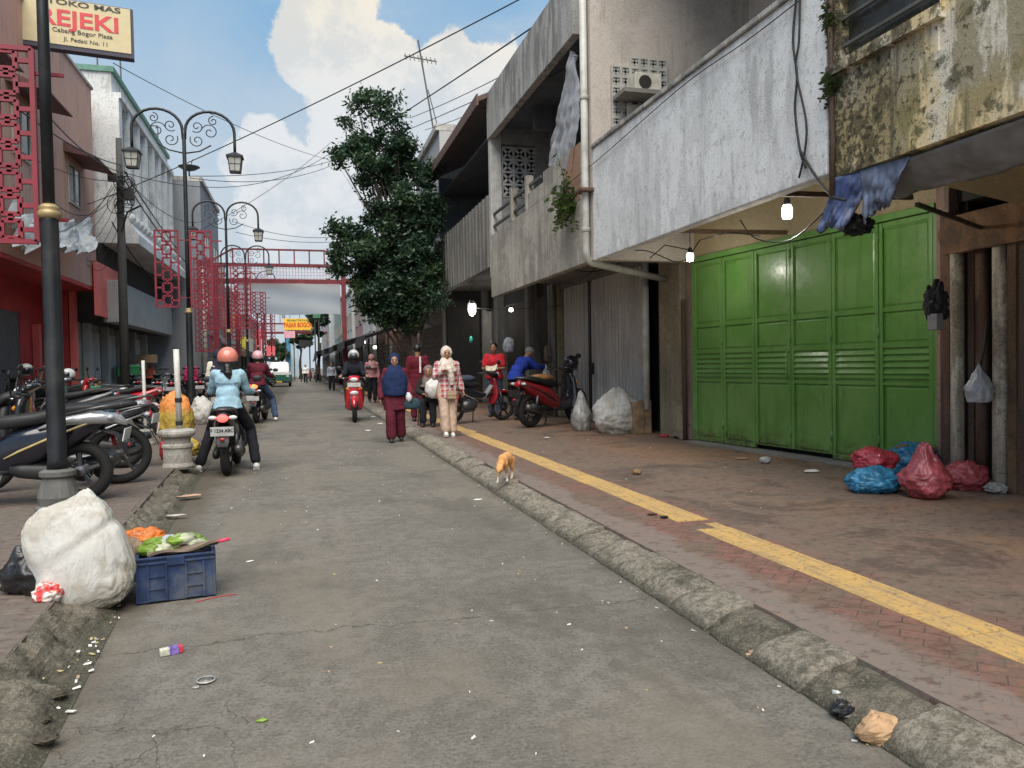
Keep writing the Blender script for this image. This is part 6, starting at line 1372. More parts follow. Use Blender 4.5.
walker('pedestrian in black under the dark awnings', (2.75, 50.5, .12), R(160), blk, denim, [hair()], k=.5)
walker('pedestrian in pale shirt on the far right pavement', (2.4, 66, .12), R(170), cloth('pale_shirt', (.5, .5, .5)), blk, [hair()])
walker('pedestrian in white near the minibus', (.2, 72, 0), R(180), cloth('white_shirt', (.6, .6, .58)), blk, [hair()])
person('rider in dark green jacket ahead of the pink-helmeted rider', (-1.65, 33, 0), R(0), ride(False), 1.12, [trousers(blk), top(cloth('dark_green', (.02, .06, .05)), 'long', .04, 1.1, vox=.02), helm(M_gloss, False), shoes(bshoe)], vox=.02, face=False)
scooter('dark scooter ridden by the person in dark green', (-1.65, 33, 0), 0, M_plas, M_plas, M_plas, simple=True, plate=0, stand=False, scale=1.1)
walker('person in orange-red shirt carrying a cardboard box, by the white building', (-6.9, 38.8, .15), R(150), cloth('orange_red', (.50, .12, .08)), blk, [hair()], k=.3)
cb = thing('cardboard_box', 'brown cardboard box carried high by the person in orange-red', 'box', (-6.95, 38.6, 1.75)); MB().box(-.4, -.3, 0, .4, .3, .38).build('carton', pbr('cardboard', (.34, .22, .13), .9), cb, world=False, bevel=.01); MB().box(-.401, -.31, .381, .401, .0, .39).build('flap', pbr('cardboard', (0, 0, 0)), cb, world=False)
walker('person in magenta top among the far left scooters', (-4.05, 30.8, .15), R(30), cloth('magenta_top', (.5, .03, .12)), blk, [hair()], k=.3, s=1.0)
walker('person in cream outfit beside the second street lamp base', (-1.95, 19.4, .15), R(10), cloth('cream_top', (.6, .56, .48)), cloth('cream_trousers', (.55, .52, .46)), [hijab(cloth('dark_scarf', (.03, .03, .05)), .25, .2)], k=.5)
# ---- ginger cat
GC = gz(505, 481, .12)
ct = thing('cat', 'ginger cat with white paws walking head-down near the kerb', 'cat', (GC.x, GC.y, .12), R(152), None, 1.15)
q = MB()
q.ball((0, -.10, .20), (.058, .10, .068), 14, 10); q.ball((0, .06, .205), (.052, .09, .062), 14, 10); q.cap((0, -.12, .215), .052, (0, .08, .205), .046); q.cap((0, .10, .21), .042, (0, .18, .165), .032); q.ball((0, .215, .145), (.038, .042, .035), 12, 8); q.cap((0, .24, .135), .018, (0, .257, .128), .013)
for s in (-1, 1):
    q.cap((s*.02, .20, .17), .012, (s*.027, .195, .195), .004, 8)
    q.cap((s*.032, .10, .18), .026, (s*.033, .085+.02*s, .10), .015); q.cap((s*.033, .085+.02*s, .10), .014, (s*.033, .10+.05*s, .02), .012); q.cap((s*.033, .10+.05*s, .015), .014, (s*.033, .125+.05*s, .012), .012)
    q.cap((s*.035, -.14, .19), .04, (s*.038, -.11+.02*s, .12), .025); q.cap((s*.038, -.11+.02*s, .12), .02, (s*.038, -.18-.03*s, .075), .013); q.cap((s*.038, -.18-.03*s, .075), .013, (s*.038, -.165-.04*s, .015), .012); q.cap((s*.038, -.165-.04*s, .013), .014, (s*.038, -.135-.04*s, .012), .012)
q.tube([(0, -.19, .23), (0, -.25, .22), (.01, -.30, .16), (.02, -.33, .12)], [.018, .015, .013, .009], 8)
def catmat():
    m, nt, b, N, L = node_mat('ginger_fur'); v = _coord(nt, False); sp = N('ShaderNodeSeparateXYZ'); L(v, sp.inputs[0]); n = _noise(nt, v, 12, 5)
    st = _noise(nt, _map(nt, v, (3, 40, 6)), 1.0, 3); col = _mix(nt, _mr(nt, st, .4, .6), (.50, .22, .07), (.62, .34, .14)); z = _m(nt, 'ADD', sp.outputs[2], _m(nt, 'MULTIPLY', _m(nt, 'SUBTRACT', n, .5), .06))
    col = _mix(nt, _mr(nt, z, .09, .04), col, (.62, .55, .46)); L(col, b.inputs['Base Color']); b.inputs['Roughness'].default_value = .95; _bump(nt, b, _noise(nt, v, 180, 3), .5, .004); return m
q.build('body', catmat(), ct, smooth=True, world=False, mods=[remesh(.007, 2)])
# ================================================================== SMALL THINGS
def crumple(name, label, cat, loc, r, mat, seed, amp=.25, sc=2.2, rz=0, rot=None, base=True, smooth=True, sub_=(56, 36), parent=None, group=None, ridge=.1, flat=.75, neck=None):
    """a bag or crumpled sheet: ellipsoid with folds, flattened where it rests"""
    q = MB(); r = Vector(r); s0 = Vector((seed*3.1, seed*1.7, seed*.9))
    def f(u):
        n = noise.fractal(u*sc+s0, 1., 2., 3); w = u+Vector((noise.noise(u*2+s0), noise.noise(u*2-s0), 0))*.5
        c1 = math.exp(-(noise.noise(w*sc*1.3+s0)/.07)**2); c2 = math.exp(-(noise.noise(Vector((w.x*sc*2.8, w.y*sc*2.8, w.z*sc*1.4))+s0*2)/.09)**2); c3 = math.exp(-(noise.noise(Vector((w.x*9, w.y*9, w.z*4))+s0)/.12)**2)
        k = 1+amp*n*.8+ridge*(.75*c1+.55*c2+.32*c3-.35)
        return k
    q.ball((0, 0, 0), r, sub_[0], sub_[1], f)
    for v in q.v:
        if rot: v.rotate(Euler(rot))
    zmin = -r.z*flat
    for v in q.v:
        if v.z < zmin: v.z = zmin+(v.z-zmin)*.08; v.x *= 1.05; v.y *= 1.05
        if neck and v.z > r.z*neck[0]:
            t = min(1, (v.z-r.z*neck[0])/(r.z*(1-neck[0]))); v.x *= 1-t*neck[1]; v.y *= 1-t*neck[1]; v.z += t*t*neck[2]
        v.z -= zmin
    o = q.build(name, mat, parent, smooth=smooth, world=False, loc=loc); o.rotation_euler = (0, 0, rz)
    return o if parent else tag(o, label, cat, group)
def plast(name, c, alpha=1., rough=.28):
    if name in MATS: return MATS[name]
    m = pbr(name, c, rough, var=.35, sc=7, bump=.6, bsc=26, bd=.012, coat=.35); nt = m.node_tree; b = nt.nodes['Principled BSDF']
    tr = nt.nodes.new('ShaderNodeBsdfTranslucent'); tr.inputs[0].default_value = (*c, 1); mx = nt.nodes.new('ShaderNodeMixShader'); mx.inputs[0].default_value = .25
    nt.links.new(b.outputs[0], mx.inputs[1]); nt.links.new(tr.outputs[0], mx.inputs[2]); nt.links.new(mx.outputs[0], nt.nodes['Material Output'].inputs[0]); return m
def woven(name, c, dirt):
    m, nt, b, N, L = node_mat(name); v = _coord(nt, False)
    w1 = N('ShaderNodeTexWave'); w1.inputs['Scale'].default_value = 60; w1.bands_direction = 'X'; L(v, w1.inputs[0]); w2 = N('ShaderNodeTexWave'); w2.inputs['Scale'].default_value = 60; w2.bands_direction = 'Z'; L(v, w2.inputs[0])
    n = _noise(nt, v, 3.2, 7, .65); f = _noise(nt, v, 12, 8, .7); col = _mix(nt, _m(nt, 'MULTIPLY', _mr(nt, n, .47, .57), .5), c, dirt); col = _mix(nt, _m(nt, 'MULTIPLY', _mr(nt, f, .55, .7), .4), col, tuple(x*.6 for x in dirt))
    sp = N('ShaderNodeSeparateXYZ'); L(v, sp.inputs[0]); low = _mr(nt, _m(nt, 'ADD', sp.outputs[2], _m(nt, 'MULTIPLY', _m(nt, 'SUBTRACT', n, .5), .5)), .22, .0); col = _mix(nt, _m(nt, 'MULTIPLY', low, .55), col, dirt)
    L(col, b.inputs['Base Color']); b.inputs['Roughness'].default_value = .55
    wr = _noise(nt, _map(nt, v, (6, 6, 2.5), rot=(.5, .7, .3)), 1.6, 5, .55, .8)
    _bump(nt, b, _m(nt, 'ADD', _m(nt, 'MULTIPLY', wr, 1.3), _m(nt, 'MULTIPLY', _m(nt, 'ADD', w1.outputs[1], w2.outputs[1]), .05)), .75, .03); return m
M_sack = woven('white_woven_sack', (.58, .57, .545), (.36, .31, .23))
# ---- the big white sack, slumped against the crate
def bigsack():
    q = MB(); T = Euler((R(-6), R(-16), R(8))).to_matrix(); s0 = Vector((4., 2., 7.))
    def f(u):
        e = .62; p = Vector(math.copysign(abs(c)**e, c) for c in u)
        w = u+Vector((noise.noise(u*1.5+s0), noise.noise(u*1.5-s0), noise.noise(u*1.2)))*.4
        k = 1+.07*noise.fractal(u*1.4+s0, 1., 2., 3)
        # long slanting folds, deeper low down and below the tied top
        c1 = math.exp(-(noise.noise(Vector((w.x*2.6+w.z*1.6, w.y*2.6, w.z*1.3))+s0)/.06)**2); c2 = math.exp(-(noise.noise(Vector((w.x*5.5-w.z*3.5, w.y*5.5, w.z*2.4))+s0)/.09)**2); c3 = math.exp(-(noise.noise(Vector((w.x*11+w.z*6, w.y*11, w.z*4)))/.12)**2)
        lo = .45+.55*max(0, -u.z)+.5*max(0, u.z-.5)*2
        return k-lo*(.034*c1+.024*c2+.014*c3), p
    nu, nv = 110, 80; r = Vector((.272, .225, .375)); rings = []
    for j in range(1, nv):
        t = math.pi*j/nv-math.pi/2; ring = []
        for i in range(nu):
            a = 2*math.pi*i/nu; u = Vector((math.cos(t)*math.cos(a), math.cos(t)*math.sin(a), math.sin(t))); k, p = f(u)
            v = Vector((p.x*r.x, p.y*r.y, p.z*r.z))*k
            if v.z > 0: v.x *= 1-.07*(v.z/r.z)**2; v.y *= 1-.12*(v.z/r.z)**2
            v.x *= 1-.07*math.exp(-((v.z-.06-v.x*.35)/.035)**2); v.y *= 1-.07*math.exp(-((v.z-.06-v.x*.35)/.035)**2)    # tight waist fold
            ear = max(0, 1-((Vector((v.x/r.x, v.y/r.y, v.z/r.z))-Vector((.62, -.2, .95))).length)/.42); v.z += .045*ear**1.5
            v = T@v; v.z += .37
            if v.z < .02: v.z = .02+(v.z-.02)*.12
            ring.append(v)
        rings.append(ring)
    q.loft(rings); return q
G = gz(92, 610, .0)
o_ = bigsack().build('sack', M_sack, None, smooth=True, world=False, loc=(G.x-.045, G.y-.02, .0)); o_.scale = (.92, .92, .90); tag(o_, 'large bulging white woven sack slumped against the blue crate', 'sack')
# ---- blue crate with rubbish
CR = gz(168, 601, .0); cw, cd, chh = .43, .33, .27
M_blue = pbr('dirty_blue_crate', (.014, .032, .095), .5, world=False, var=.35, sc=5, dirt=(.09, .10, .11), dirt_amt=.75, bump=.25)
cr = thing('crate', 'dirty blue plastic crate heaped with rubbish by the left kerb', 'crate', (CR.x+.03, CR.y+cd/2-.02, .01), R(8))
q = MB(); w, d, h, t = cw/2, cd/2, chh, .012
q.box(-w, -d, 0, w, d, .012).box(-w, -d, .0125, -w+t, d, h).box(w-t, -d, .0125, w, d, h).box(-w+t, d-t, .0125, w-t, d, h).box(-w+t, -d, .0125, w-t, -d+t, h); q.build('shell', M_blue, cr, world=False)
q = MB()
for z in (h-.03, h): q.box(-w-.012, -d-.012, z-.012, w+.012, -d-.001, z).box(-w-.012, d+.001, z-.012, w+.012, d+.012, z).box(-w-.012, -d, z-.012, -w-.001, d, z).box(w+.001, -d, z-.012, w+.012, d, z)
q.build('rim', M_blue, cr, world=False, bevel=.002)
q = MB()
for x in (-.215, -.155, -.055, .055, .155, .215): q.box(x-.006, -d-.011, .004, x+.006, -d-.001, h-.045)
for z in (.008, .075, .15): 
    q.box(-.149, -d-.010, z, -.061, -d-.001, z+.01); q.box(.061, -d-.010, z, .149, -d-.001, z+.01)
for y in (-.13, -.05, .03, .11): q.box(w+.001, y-.005, .004, w+.011, y+.005, h-.045)
q.build('rib', M_blue, cr, world=False)
q = MB(); q.box(-.05, -d-.016, h-.055, .05, -d-.0125, h-.005); q.build('handle', M_blue, cr, world=False, bevel=.004)
C0 = Vector((CR.x+.03, CR.y+cd/2-.02, .01))
def onc(dx, dy, z): v = Matrix.Rotation(R(8), 3, 'Z')@Vector((dx, dy, 0)); return (C0.x+v.x, C0.y+v.y, z)
M_org = plast('orange_mesh_bag', (.72, .20, .035)); M_leafg = plast('cabbage_green', (.22, .36, .04), rough=.6); M_leafw = plast('cabbage_white', (.55, .58, .42), rough=.6)
crumple('net_bag', 'bright orange net bag draped over the back corner of the blue crate', 'bag', onc(-.20, .20, .27), (.14, .11, .07), M_org, 3, .3, 2.6)
crumple('net_bag', 'flat folded orange cloth lying in front of the orange net bag on the crate', 'bag', onc(-.08, .12, .26), (.17, .05, .035), pbr('orange_fold', (.60, .20, .05), .8, bump=.4), 5, .15)
crumple('plastic_bag', 'pale bluish plastic bag among the greens in the crate', 'bag', onc(-.03, .06, .25), (.09, .07, .06), plast('pale_blue_plastic', (.50, .55, .58)), 6, .3)
crumple('rubbish_bag', 'brownish net bag stuffed between the white sack and the crate', 'bag', onc(-.24, .10, .10), (.09, .09, .15), pbr('brown_net', (.28, .20, .14), .9, bump=.5), 8, .3)
rnd = random.Random(8)
for i in range(13):
    z = .262+rnd.random()*.06; crumple('cabbage_leaf', 'torn cabbage leaf on top of the blue crate', 'leaf', onc(-.17+.024*i+rnd.uniform(-.02, .02), rnd.uniform(-.04, .10), z), (.085, .06, .034), (M_leafg, M_leafw)[i % 2 if i > 2 else 0], 10+i, .45, 2.4, rnd.uniform(0, 3), sub_=(20, 12), group='cabbage leaves on the blue crate')
for i, (dx, dy) in enumerate(((.0, -.10), (.06, -.08), (.12, .04))): crumple('plastic_scrap', 'white plastic scrap under the brown board on the crate', 'scrap', onc(dx, dy, .235), (.05, .035, .018), plast('white_plastic_scrap', (.6, .6, .6)), 30+i, .4, 2.6, sub_=(18, 12), group='white scraps in the blue crate')
q = MB(); q.grid(lambda u, v: V(-.20+.40*u, -.035+.09*v+.01*math.sin(u*6), .012*math.sin(u*8+v*3)), 20, 5); o_ = q.build('board', pbr('soggy_brown_cardboard', (.16, .12, .09), .9, var=.3, bump=.4), None, world=False, loc=onc(.045, -.10, .292)); o_.rotation_euler = (R(-8), R(-6), R(10)); o_.modifiers.new('t', 'SOLIDIFY').thickness = .016; tag(o_, 'soggy brown cardboard strip lying across the top of the crate', 'cardboard')
q = MB(); q.tube([(0, 0, 0), (.07, .01, .01)], .01, 8); o_ = q.build('ribbon', pbr('hot_pink', (.75, .04, .12), .6), None, world=False, smooth=True, loc=onc(.245, -.06, .315)); tag(o_, 'bright pink strip sticking out at the right end of the cardboard', 'ribbon')
# black bag + red-white bag left of the sack
p = gz(30, 597, .13); crumple('rubbish_bag', 'black plastic bag left of the white sack', 'bag', (p.x+.0, p.y+.06, .14), (.17, .13, .14), plast('black_plastic', (.018, .018, .02), rough=.28), 21, .25, 1.8, neck=(.2, .4, .05))
def redwhite():
    m, nt, b, N, L = node_mat('red_white_bag'); v = _coord(nt, False); n = _noise(nt, v, 16, 4, .6); col = _mix(nt, _mr(nt, n, .45, .55), (.62, .05, .05), (.70, .62, .58)); L(col, b.inputs['Base Color']); b.inputs['Roughness'].default_value = .3; _bump(nt, b, n, .6, .02); return m
p = gz(40, 605, .13); crumple('rubbish_bag', 'small red and white knotted bag beside the white sack', 'bag', (p.x+.03, p.y+.03, .13), (.075, .07, .065), redwhite(), 22, .25)
# ---- right side: rubbish bags before the green gate
blueb, redb, redb2 = plast('blue_bag_plastic', (.05, .26, .46)), plast('pink_red_bag_plastic', (.55, .06, .09)), plast('dull_red_bag_plastic', (.48, .10, .12))
def gp(x, y): p = gz(x, y, .125); return (p.x, p.y, .125)
b1 = gp(874, 491); crumple('rubbish_bag', 'light blue rubbish bag, front left of the pile by the green gate', 'bag', b1, (.27, .20, .13), blueb, 41, .22, 1.8, ridge=.10, sub_=(84, 54))
b2 = gp(884, 484); crumple('rubbish_bag', 'pinkish red rubbish bag resting on top of the front blue one', 'bag', (b2[0]+.02, b2[1]+.15, .25), (.23, .20, .13), redb, 42, .22, 1.8, ridge=.10, sub_=(84, 54))
b3 = gp(915, 478); crumple('rubbish_bag', 'blue rubbish bag behind the red ones, nearest the gate', 'bag', (b3[0]+.1, b3[1]+.15, .13), (.30, .24, .20), blueb, 43, .22, 1.8, ridge=.10, sub_=(84, 54))
b4 = gp(930, 498); crumple('rubbish_bag', 'largest red rubbish bag in the middle with knotted top', 'bag', (b4[0], b4[1]+.05, .125), (.22, .20, .20), redb2, 44, .2, 1.6, ridge=.10, neck=(.1, .60, .12), flat=.85, sub_=(84, 54))
b5 = gp(972, 490); crumple('rubbish_bag', 'dull red rubbish bag on the right, against the flaking pipe', 'bag', (b5[0]+.02, b5[1]+.10, .125), (.22, .18, .15), redb2, 45, .22, 1.8, ridge=.10, sub_=(84, 54))
b6 = gp(1000, 492); crumple('plastic_bag', 'clear whitish plastic bag at the right end of the rubbish pile', 'bag', (b6[0]-.05, b6[1], .125), (.10, .09, .05), plast('clear_white_plastic', (.45, .44, .42)), 46, .35, 2.5)
for i, (x, y) in enumerate(((905, 468), (918, 466), (928, 470))): pp = gp(x, y+10); crumple('husk', 'heap of dry brown husks on the back blue bag', 'husks', (pp[0]+.1, pp[1]+.1, .40), (.09, .07, .04), pbr('dry_husk', (.20, .13, .07), .95, bump=.6), 50+i, .5, 3., sub_=(24, 14), group='husks on the bags')
q = MB(); q.obox((0, 0, .13), (.14, .03, .26), (0, .35, 0)); o_ = q.build('plank_piece', M_wood, None, world=False, loc=(b3[0]+.45, b3[1]+.35, .14)); tag(o_, 'short tilted plank piece behind the rubbish bags', 'plank')
# small litter on the right pavement
def scrap(label, pxx, z, r, mat, seed, name='litter', cat='litter', rz=0, amp=.4, group=None):
    p = gz(pxx[0], pxx[1], z); return crumple(name, label, cat, (p.x, p.y, z+.002), r, mat, seed, amp, 2.6, rz, sub_=(22, 12), group=group)
scrap('clear plastic cup lying by the green gate threshold', (765, 463), .125, (.07, .05, .045), plast('cup_plastic', (.48, .50, .50)), 61, 'cup', 'cup')
scrap('flattened white paper right of the plastic cup by the gate', (812, 472), .125, (.09, .05, .015), pbr('white_paper', (.60, .60, .58), .8), 62, 'paper', 'paper')
scrap('tan cardboard scrap at the foot of the gate', (742, 459), .125, (.09, .05, .008), pbr('cardboard', (.34, .22, .13), .9), 63, 'cardboard', 'cardboard')
scrap('crumpled brown leaf on the pavement past the guide strip', (637, 474), .125, (.055, .04, .03), pbr('dry_brown', (.22, .13, .07), .9, bump=.4), 64, 'leaf', 'leaf')
scrap('dark loose stone on the guide strip gap', (664, 518), .125, (.035, .02, .01), M_blackgap, 65, 'stone_chip', 'stone')
scrap('dark patch of rag beside the guide strip gap', (652, 515), .125, (.05, .015, .006), M_blackgap, 66, 'rag', 'rag')
scrap('small white scrap far along the right pavement near the scooter', (547, 438), .125, (.05, .03, .008), pbr('white_paper', (.6, .6, .58), .8), 67)
# crumpled brown paper bag and black bag in the broken kerb
pp = gz(885, 732, .04); kb = crumple('paper_bag', 'crumpled brown paper bag lying in the broken kerb', 'paper bag', (pp.x, pp.y+.03, .0), (.095, .065, .05), pbr('brown_kraft_paper', (.46, .29, .16), .85, var=.3, bump=.6, bsc=25, bd=.01), 71, .30, 1.5, ridge=.22, rz=.3, smooth=False, sub_=(17, 11))
pp = gz(852, 712, .02); crumple('plastic_bag', 'black plastic bag tucked beside the brown paper bag', 'bag', (pp.x, pp.y+.01, .0), (.085, .055, .035), plast('black_plastic', (0, 0, 0)), 72, .3, 1.6, ridge=.25, smooth=False, sub_=(19, 12))
pp = gz(838, 697, .04); crumple('paper', 'white twisted paper at the left of the black bag', 'paper', (pp.x, pp.y, .03), (.012, .035, .02), pbr('white_paper', (0, 0, 0)), 73, .3, sub_=(18, 10))
pp = gz(913, 735, .01); crumple('paper', 'small white scrap right of the brown paper bag', 'paper', (pp.x, pp.y, .0), (.022, .012, .006), pbr('white_paper', (0, 0, 0)), 74, .3, sub_=(18, 10))
pp = gz(760, 655, .01); crumple('food_wrapper', 'crumpled tan and white wrapper in the second kerb gap', 'wrapper', (pp.x, pp.y, .0), (.06, .03, .02), pbr('tan_wrapper', (.42, .30, .20), .8, var=.5, sc=20), 75, .5, 3.)
pp = gz(795, 632, .01); crumple('stone', 'loose pale stone lying in the second kerb gap', 'stone', (pp.x+.02, pp.y, .01), (.06, .05, .03), M_kerb, 76, .15, 1.5)
# drink carton, lid and small litter on the road
ct_ = thing('drink_carton', 'squashed white and purple drink carton lying on the road', 'carton', tuple(gz(172, 654, .0)+V(0, 0, .002)), R(20))
q = MB(); q.box(-.055, -.02, 0, .03, .02, .034); q.build('carton', pbr('carton_white', (.52, .52, .42), .5, var=.3, sc=30), ct_, world=False, bevel=.004); MB().box(-.015, -.0212, -.001, .0285, .0212, .0352).build('printed_band', pbr('carton_purple', (.20, .13, .42), .5, var=.5, sc=40), ct_, world=False, bevel=.003); MB().box(.031, -.019, .001, .05, .019, .033).build('end_flap', pbr('carton_red', (.5, .04, .08), .5), ct_, world=False, bevel=.003)
lid = thing('plastic_disc', 'clear round plastic cup lid flat on the road below the carton', 'lid', tuple(gz(206, 681, .003)), 0)
MB().torus((0, 0, .006), .038, .0035, 'z', 36, 8).build('rim', plast('lid_plastic', (.42, .42, .40)), lid, world=False, smooth=True); MB().lathe([(.0, .003), (.03, .004), (.034, .005)], n=30).torus((0, 0, .004), .022, .002, 'z', 30, 6).build('disc', pbr('lid_film', (.27, .26, .24), .3), lid, world=False, smooth=True)
scrap('flattened pale tab beside the clear lid', (196, 688), .0, (.016, .014, .003), plast('lid_plastic', (0, 0, 0)), 80)
scrap('small green and yellow peel on the road near the bottom edge', (262, 722), .0, (.022, .008, .007), M_leafg, 81, 'peel', 'peel')
scrap('flattened cardboard wedge in the left gutter above the crate', (190, 497), .03, (.13, .05, .015), pbr('salmon_cardboard', (.42, .28, .20), .9), 82, 'cardboard', 'cardboard', .4)
scrap('pale paper flat in the gutter just above the crate', (176, 516), .03, (.09, .03, .008), pbr('grey_paper', (.40, .37, .34), .9), 83, 'paper', 'paper')
scrap('white leaf-shaped scrap on the road right of the crate', (250, 562), .0, (.03, .012, .005), pbr('white_paper', (0, 0, 0)), 84, rz=.5)
scrap('white paper scrap on the road between the woman and the kerb, nearer one', (478, 500), .0, (.05, .025, .006), pbr('white_paper', (0, 0, 0)), 85)
for i, (x, y) in enumerate(((373, 417), (380, 424), (390, 412), (396, 431), (368, 431))): scrap('small white scrap on the road by the kerb behind the woman in navy', (x, y), .0, (.07, .04, .012), pbr('white_paper', (0, 0, 0)), 90+i, group='scraps by the kerb behind the woman')
wire('string', 'thin red string lying on the road right of the crate', 'string', [gz(196, 602, .004), gz(212, 598, .004), gz(228, 595, .004), gz(236, 594, .004)], .003, pbr('red_string', (.45, .03, .05), .7))
rnd = random.Random(17)
def bits(n, fn, mats, lbl, grp, smin, smax):
    for i in range(n):
        p = fn(); s = rnd.uniform(smin, smax); q = MB(); k = rnd.uniform(.25, .7); a = rnd.uniform(0, 3.1)
        q.add([(-s, -s*k, .001), (s*.9, -s*k*.8, .003), (s, s*k, .006), (-s*.8, s*k*.9, .002)], [(0, 1, 2, 3)])
        q.add([(-s, -s*k, 0), (s*.9, -s*k*.8, 0), (s, s*k, 0), (-s*.8, s*k*.9, 0)], [(3, 2, 1, 0)])
        q.f += [(0, 1, 5, 4), (1, 2, 6, 5), (2, 3, 7, 6), (3, 0, 4, 7)]
        o = q.build('litter_scrap', mats[rnd.randrange(len(mats))], None, world=False, loc=(p.x, p.y, p.z)); o.rotation_euler.z = a; tag(o, lbl, 'litter', grp)
mw = [pbr('white_paper', (0, 0, 0)), pbr('tan_wrapper', (0, 0, 0)), pbr('straw_yellow', (.45, .38, .18), .8), pbr('white_paper', (0, 0, 0))]
bits(80, lambda: (lambda t: V(xl(t)+rnd.uniform(-.16, .05), t, .012))(3.1+rnd.random()*2.0), mw, 'tiny scrap of paper or straw lying in the near left gutter', 'scraps in the near left gutter', .006, .019)
bits(110, lambda: V(rnd.uniform(-.8, 1.85), 2+rnd.random()**1.5*12, .001), mw, 'tiny pale speck of litter on the grey road', 'specks of litter on the road', .004, .012)
bits(40, lambda: V(1.93+rnd.uniform(-.06, .02), 2+rnd.random()**1.4*10, .002), mw+[M_wood], 'tiny scrap lying at the foot of the right kerb', 'scraps at the foot of the right kerb', .004, .013)
bits(36, lambda: V(rnd.uniform(3.3, 6.0), 5.5+rnd.random()*9, .122), mw+[M_wood, M_wood], 'tiny scrap on the right pavement before the gate', 'scraps on the right pavement', .008, .02)
for i, (x, y) in enumerate(((20, 720), (38, 715), (55, 690), (45, 733))): p = gz(x, y, .06); crumple('soil_clod', 'clod of dark soil and weeds in the crumbled left kerb', 'soil', (p.x, p.y, .03), (.045, .035, .012), pbr('dark_soil', (.07, .058, .042), 1., bump=.9, bsc=60, bd=.02), 100+i, .5, 3., sub_=(26, 16), group='soil clods in the left kerb')
# ---- left: bollards, buckets with poles, yellow sack
M_chip = concrete('chipped_white_paint', (.46, .44, .40), (.30, .28, .25), (.10, .09, .08), (.46, .54), (.45, .55), .5, .9, 171., .7)
def bucket_pole(label, c, s, ph, black=True):
    o = thing('pole_stand', label, 'pole stand', c, 0, None, 1.)
    q = MB(); q.lathe([(.13*s, 0), (.135*s, .02), (.135*s, .05), (.12*s, .07), (.125*s, .24*s), (.135*s, .25*s), (.135*s, .27*s), (.10*s, .28*s)], n=22); q.build('base', M_chip, o, world=False)
    q = MB(); q.tube([(0, 0, .05), (-.01, .0, ph)], .028*s, 10); pl = q.build('pole', pbr('white_pole', (.55, .53, .50), .6, dirt=(.3, .28, .24), dirt_amt=.5), o, smooth=True, world=False)
    if black: q = MB(); q.lathe([(.031, .62), (.034, .63), (.034, .66), (.031, .67)], n=12); q.build('black_band', M_black, pl, world=False)
    return o
g = gz(145, 446, .15); bucket_pole('thin white pole in a small whitish base, left of the yellow sack', (g.x, g.y+.1, .15), .95, 1.42, False)
g = gz(176, 470, .12); o = thing('bollard', 'wide chipped white bollard drum with white pole, in front of the yellow sack', 'bollard', (g.x, g.y+.18, .12))
q = MB(); q.lathe([(.185, 0), (.195, .03), (.185, .06), (.175, .08), (.175, .26), (.19, .28), (.19, .31), (.17, .33)], n=26); q.build('drum', M_chip, o, world=False)
q = MB(); q.lathe([(.16, .33), (.165, .40), (.215, .43), (.225, .46), (.22, .49), (.19, .51), (.10, .515)], n=26); q.build('cap', M_chip, o, world=False)
q = MB(); q.tube([(.03, 0, .5), (.015, 0, 1.55)], .036, 12); pl = q.build('pole', pbr('white_pole', (0, 0, 0)), o, smooth=True, world=False)
for z in (.56, .86): MB().lathe([(.04, z), (.045, z+.01), (.045, z+.05), (.04, z+.06)], (.027, 0, 0), 12).build('black_band', M_black, pl, world=False)
def ysack():
    m, nt, b, N, L = node_mat('yellow_mesh_sack'); v = _coord(nt, False); sp = N('ShaderNodeSeparateXYZ'); L(v, sp.inputs[0]); n = _noise(nt, v, 14, 5, .6); z = _m(nt, 'ADD', sp.outputs[2], _m(nt, 'MULTIPLY', _m(nt, 'SUBTRACT', n, .5), .35))
    col = _mix(nt, _mr(nt, z, .50, .66), (.42, .29, .05), (.70, .24, .06)); col = _mix(nt, _m(nt, 'MULTIPLY', _mr(nt, n, .5, .62), .55), col, (.20, .15, .03)); L(col, b.inputs['Base Color']); b.inputs['Roughness'].default_value = .6; _bump(nt, b, n, .8, .03); return m
g = gz(178, 440, .15); crumple('sack', 'tall yellow mesh sack with orange top behind the bollard', 'sack', (g.x+.06, g.y-.6, .13), (.27, .22, .50), ysack(), 121, .18, 1.5, ridge=.10, flat=.8)
g = gz(158, 466, .15); crumple('rubbish_bag', 'small red bag at the left foot of the yellow sack', 'bag', (g.x, g.y+.75, .15), (.10, .10, .16), redb, 122, .25)
g = gz(163, 465, .15); crumple('sack', 'short yellow mesh sack low beside the tall one', 'sack', (g.x+.12, g.y+1.0, .15), (.24, .2, .15), ysack(), 123, .2)
g = gz(137, 398, .15); crumple('rubbish_heap', 'pale pink heap of rubbish bags on the left pavement near the white building', 'rubbish', (g.x+2.5, g.y-13, .15), (.9, .45, .14), pbr('pinkish_rubbish', (.55, .38, .36), .7, var=.6, sc=9, bump=.5), 124, .5, 3.)
g = gz(28, 418, .15); crumple('rubbish_heap', 'low heap of pale plastic rubbish under the black scooter by the grey shutter', 'rubbish', (g.x+1.8, g.y-6, .15), (1.2, .5, .12), pbr('pale_rubbish', (.42, .42, .42), .7, var=.6, sc=9, bump=.5), 125, .5, 3.)
crumple('sack', 'stout white sack standing beside the second lamp post', 'sack', (-2.25, 18.8, .15), (.26, .24, .36), M_sack, 126, .2, 1.6)
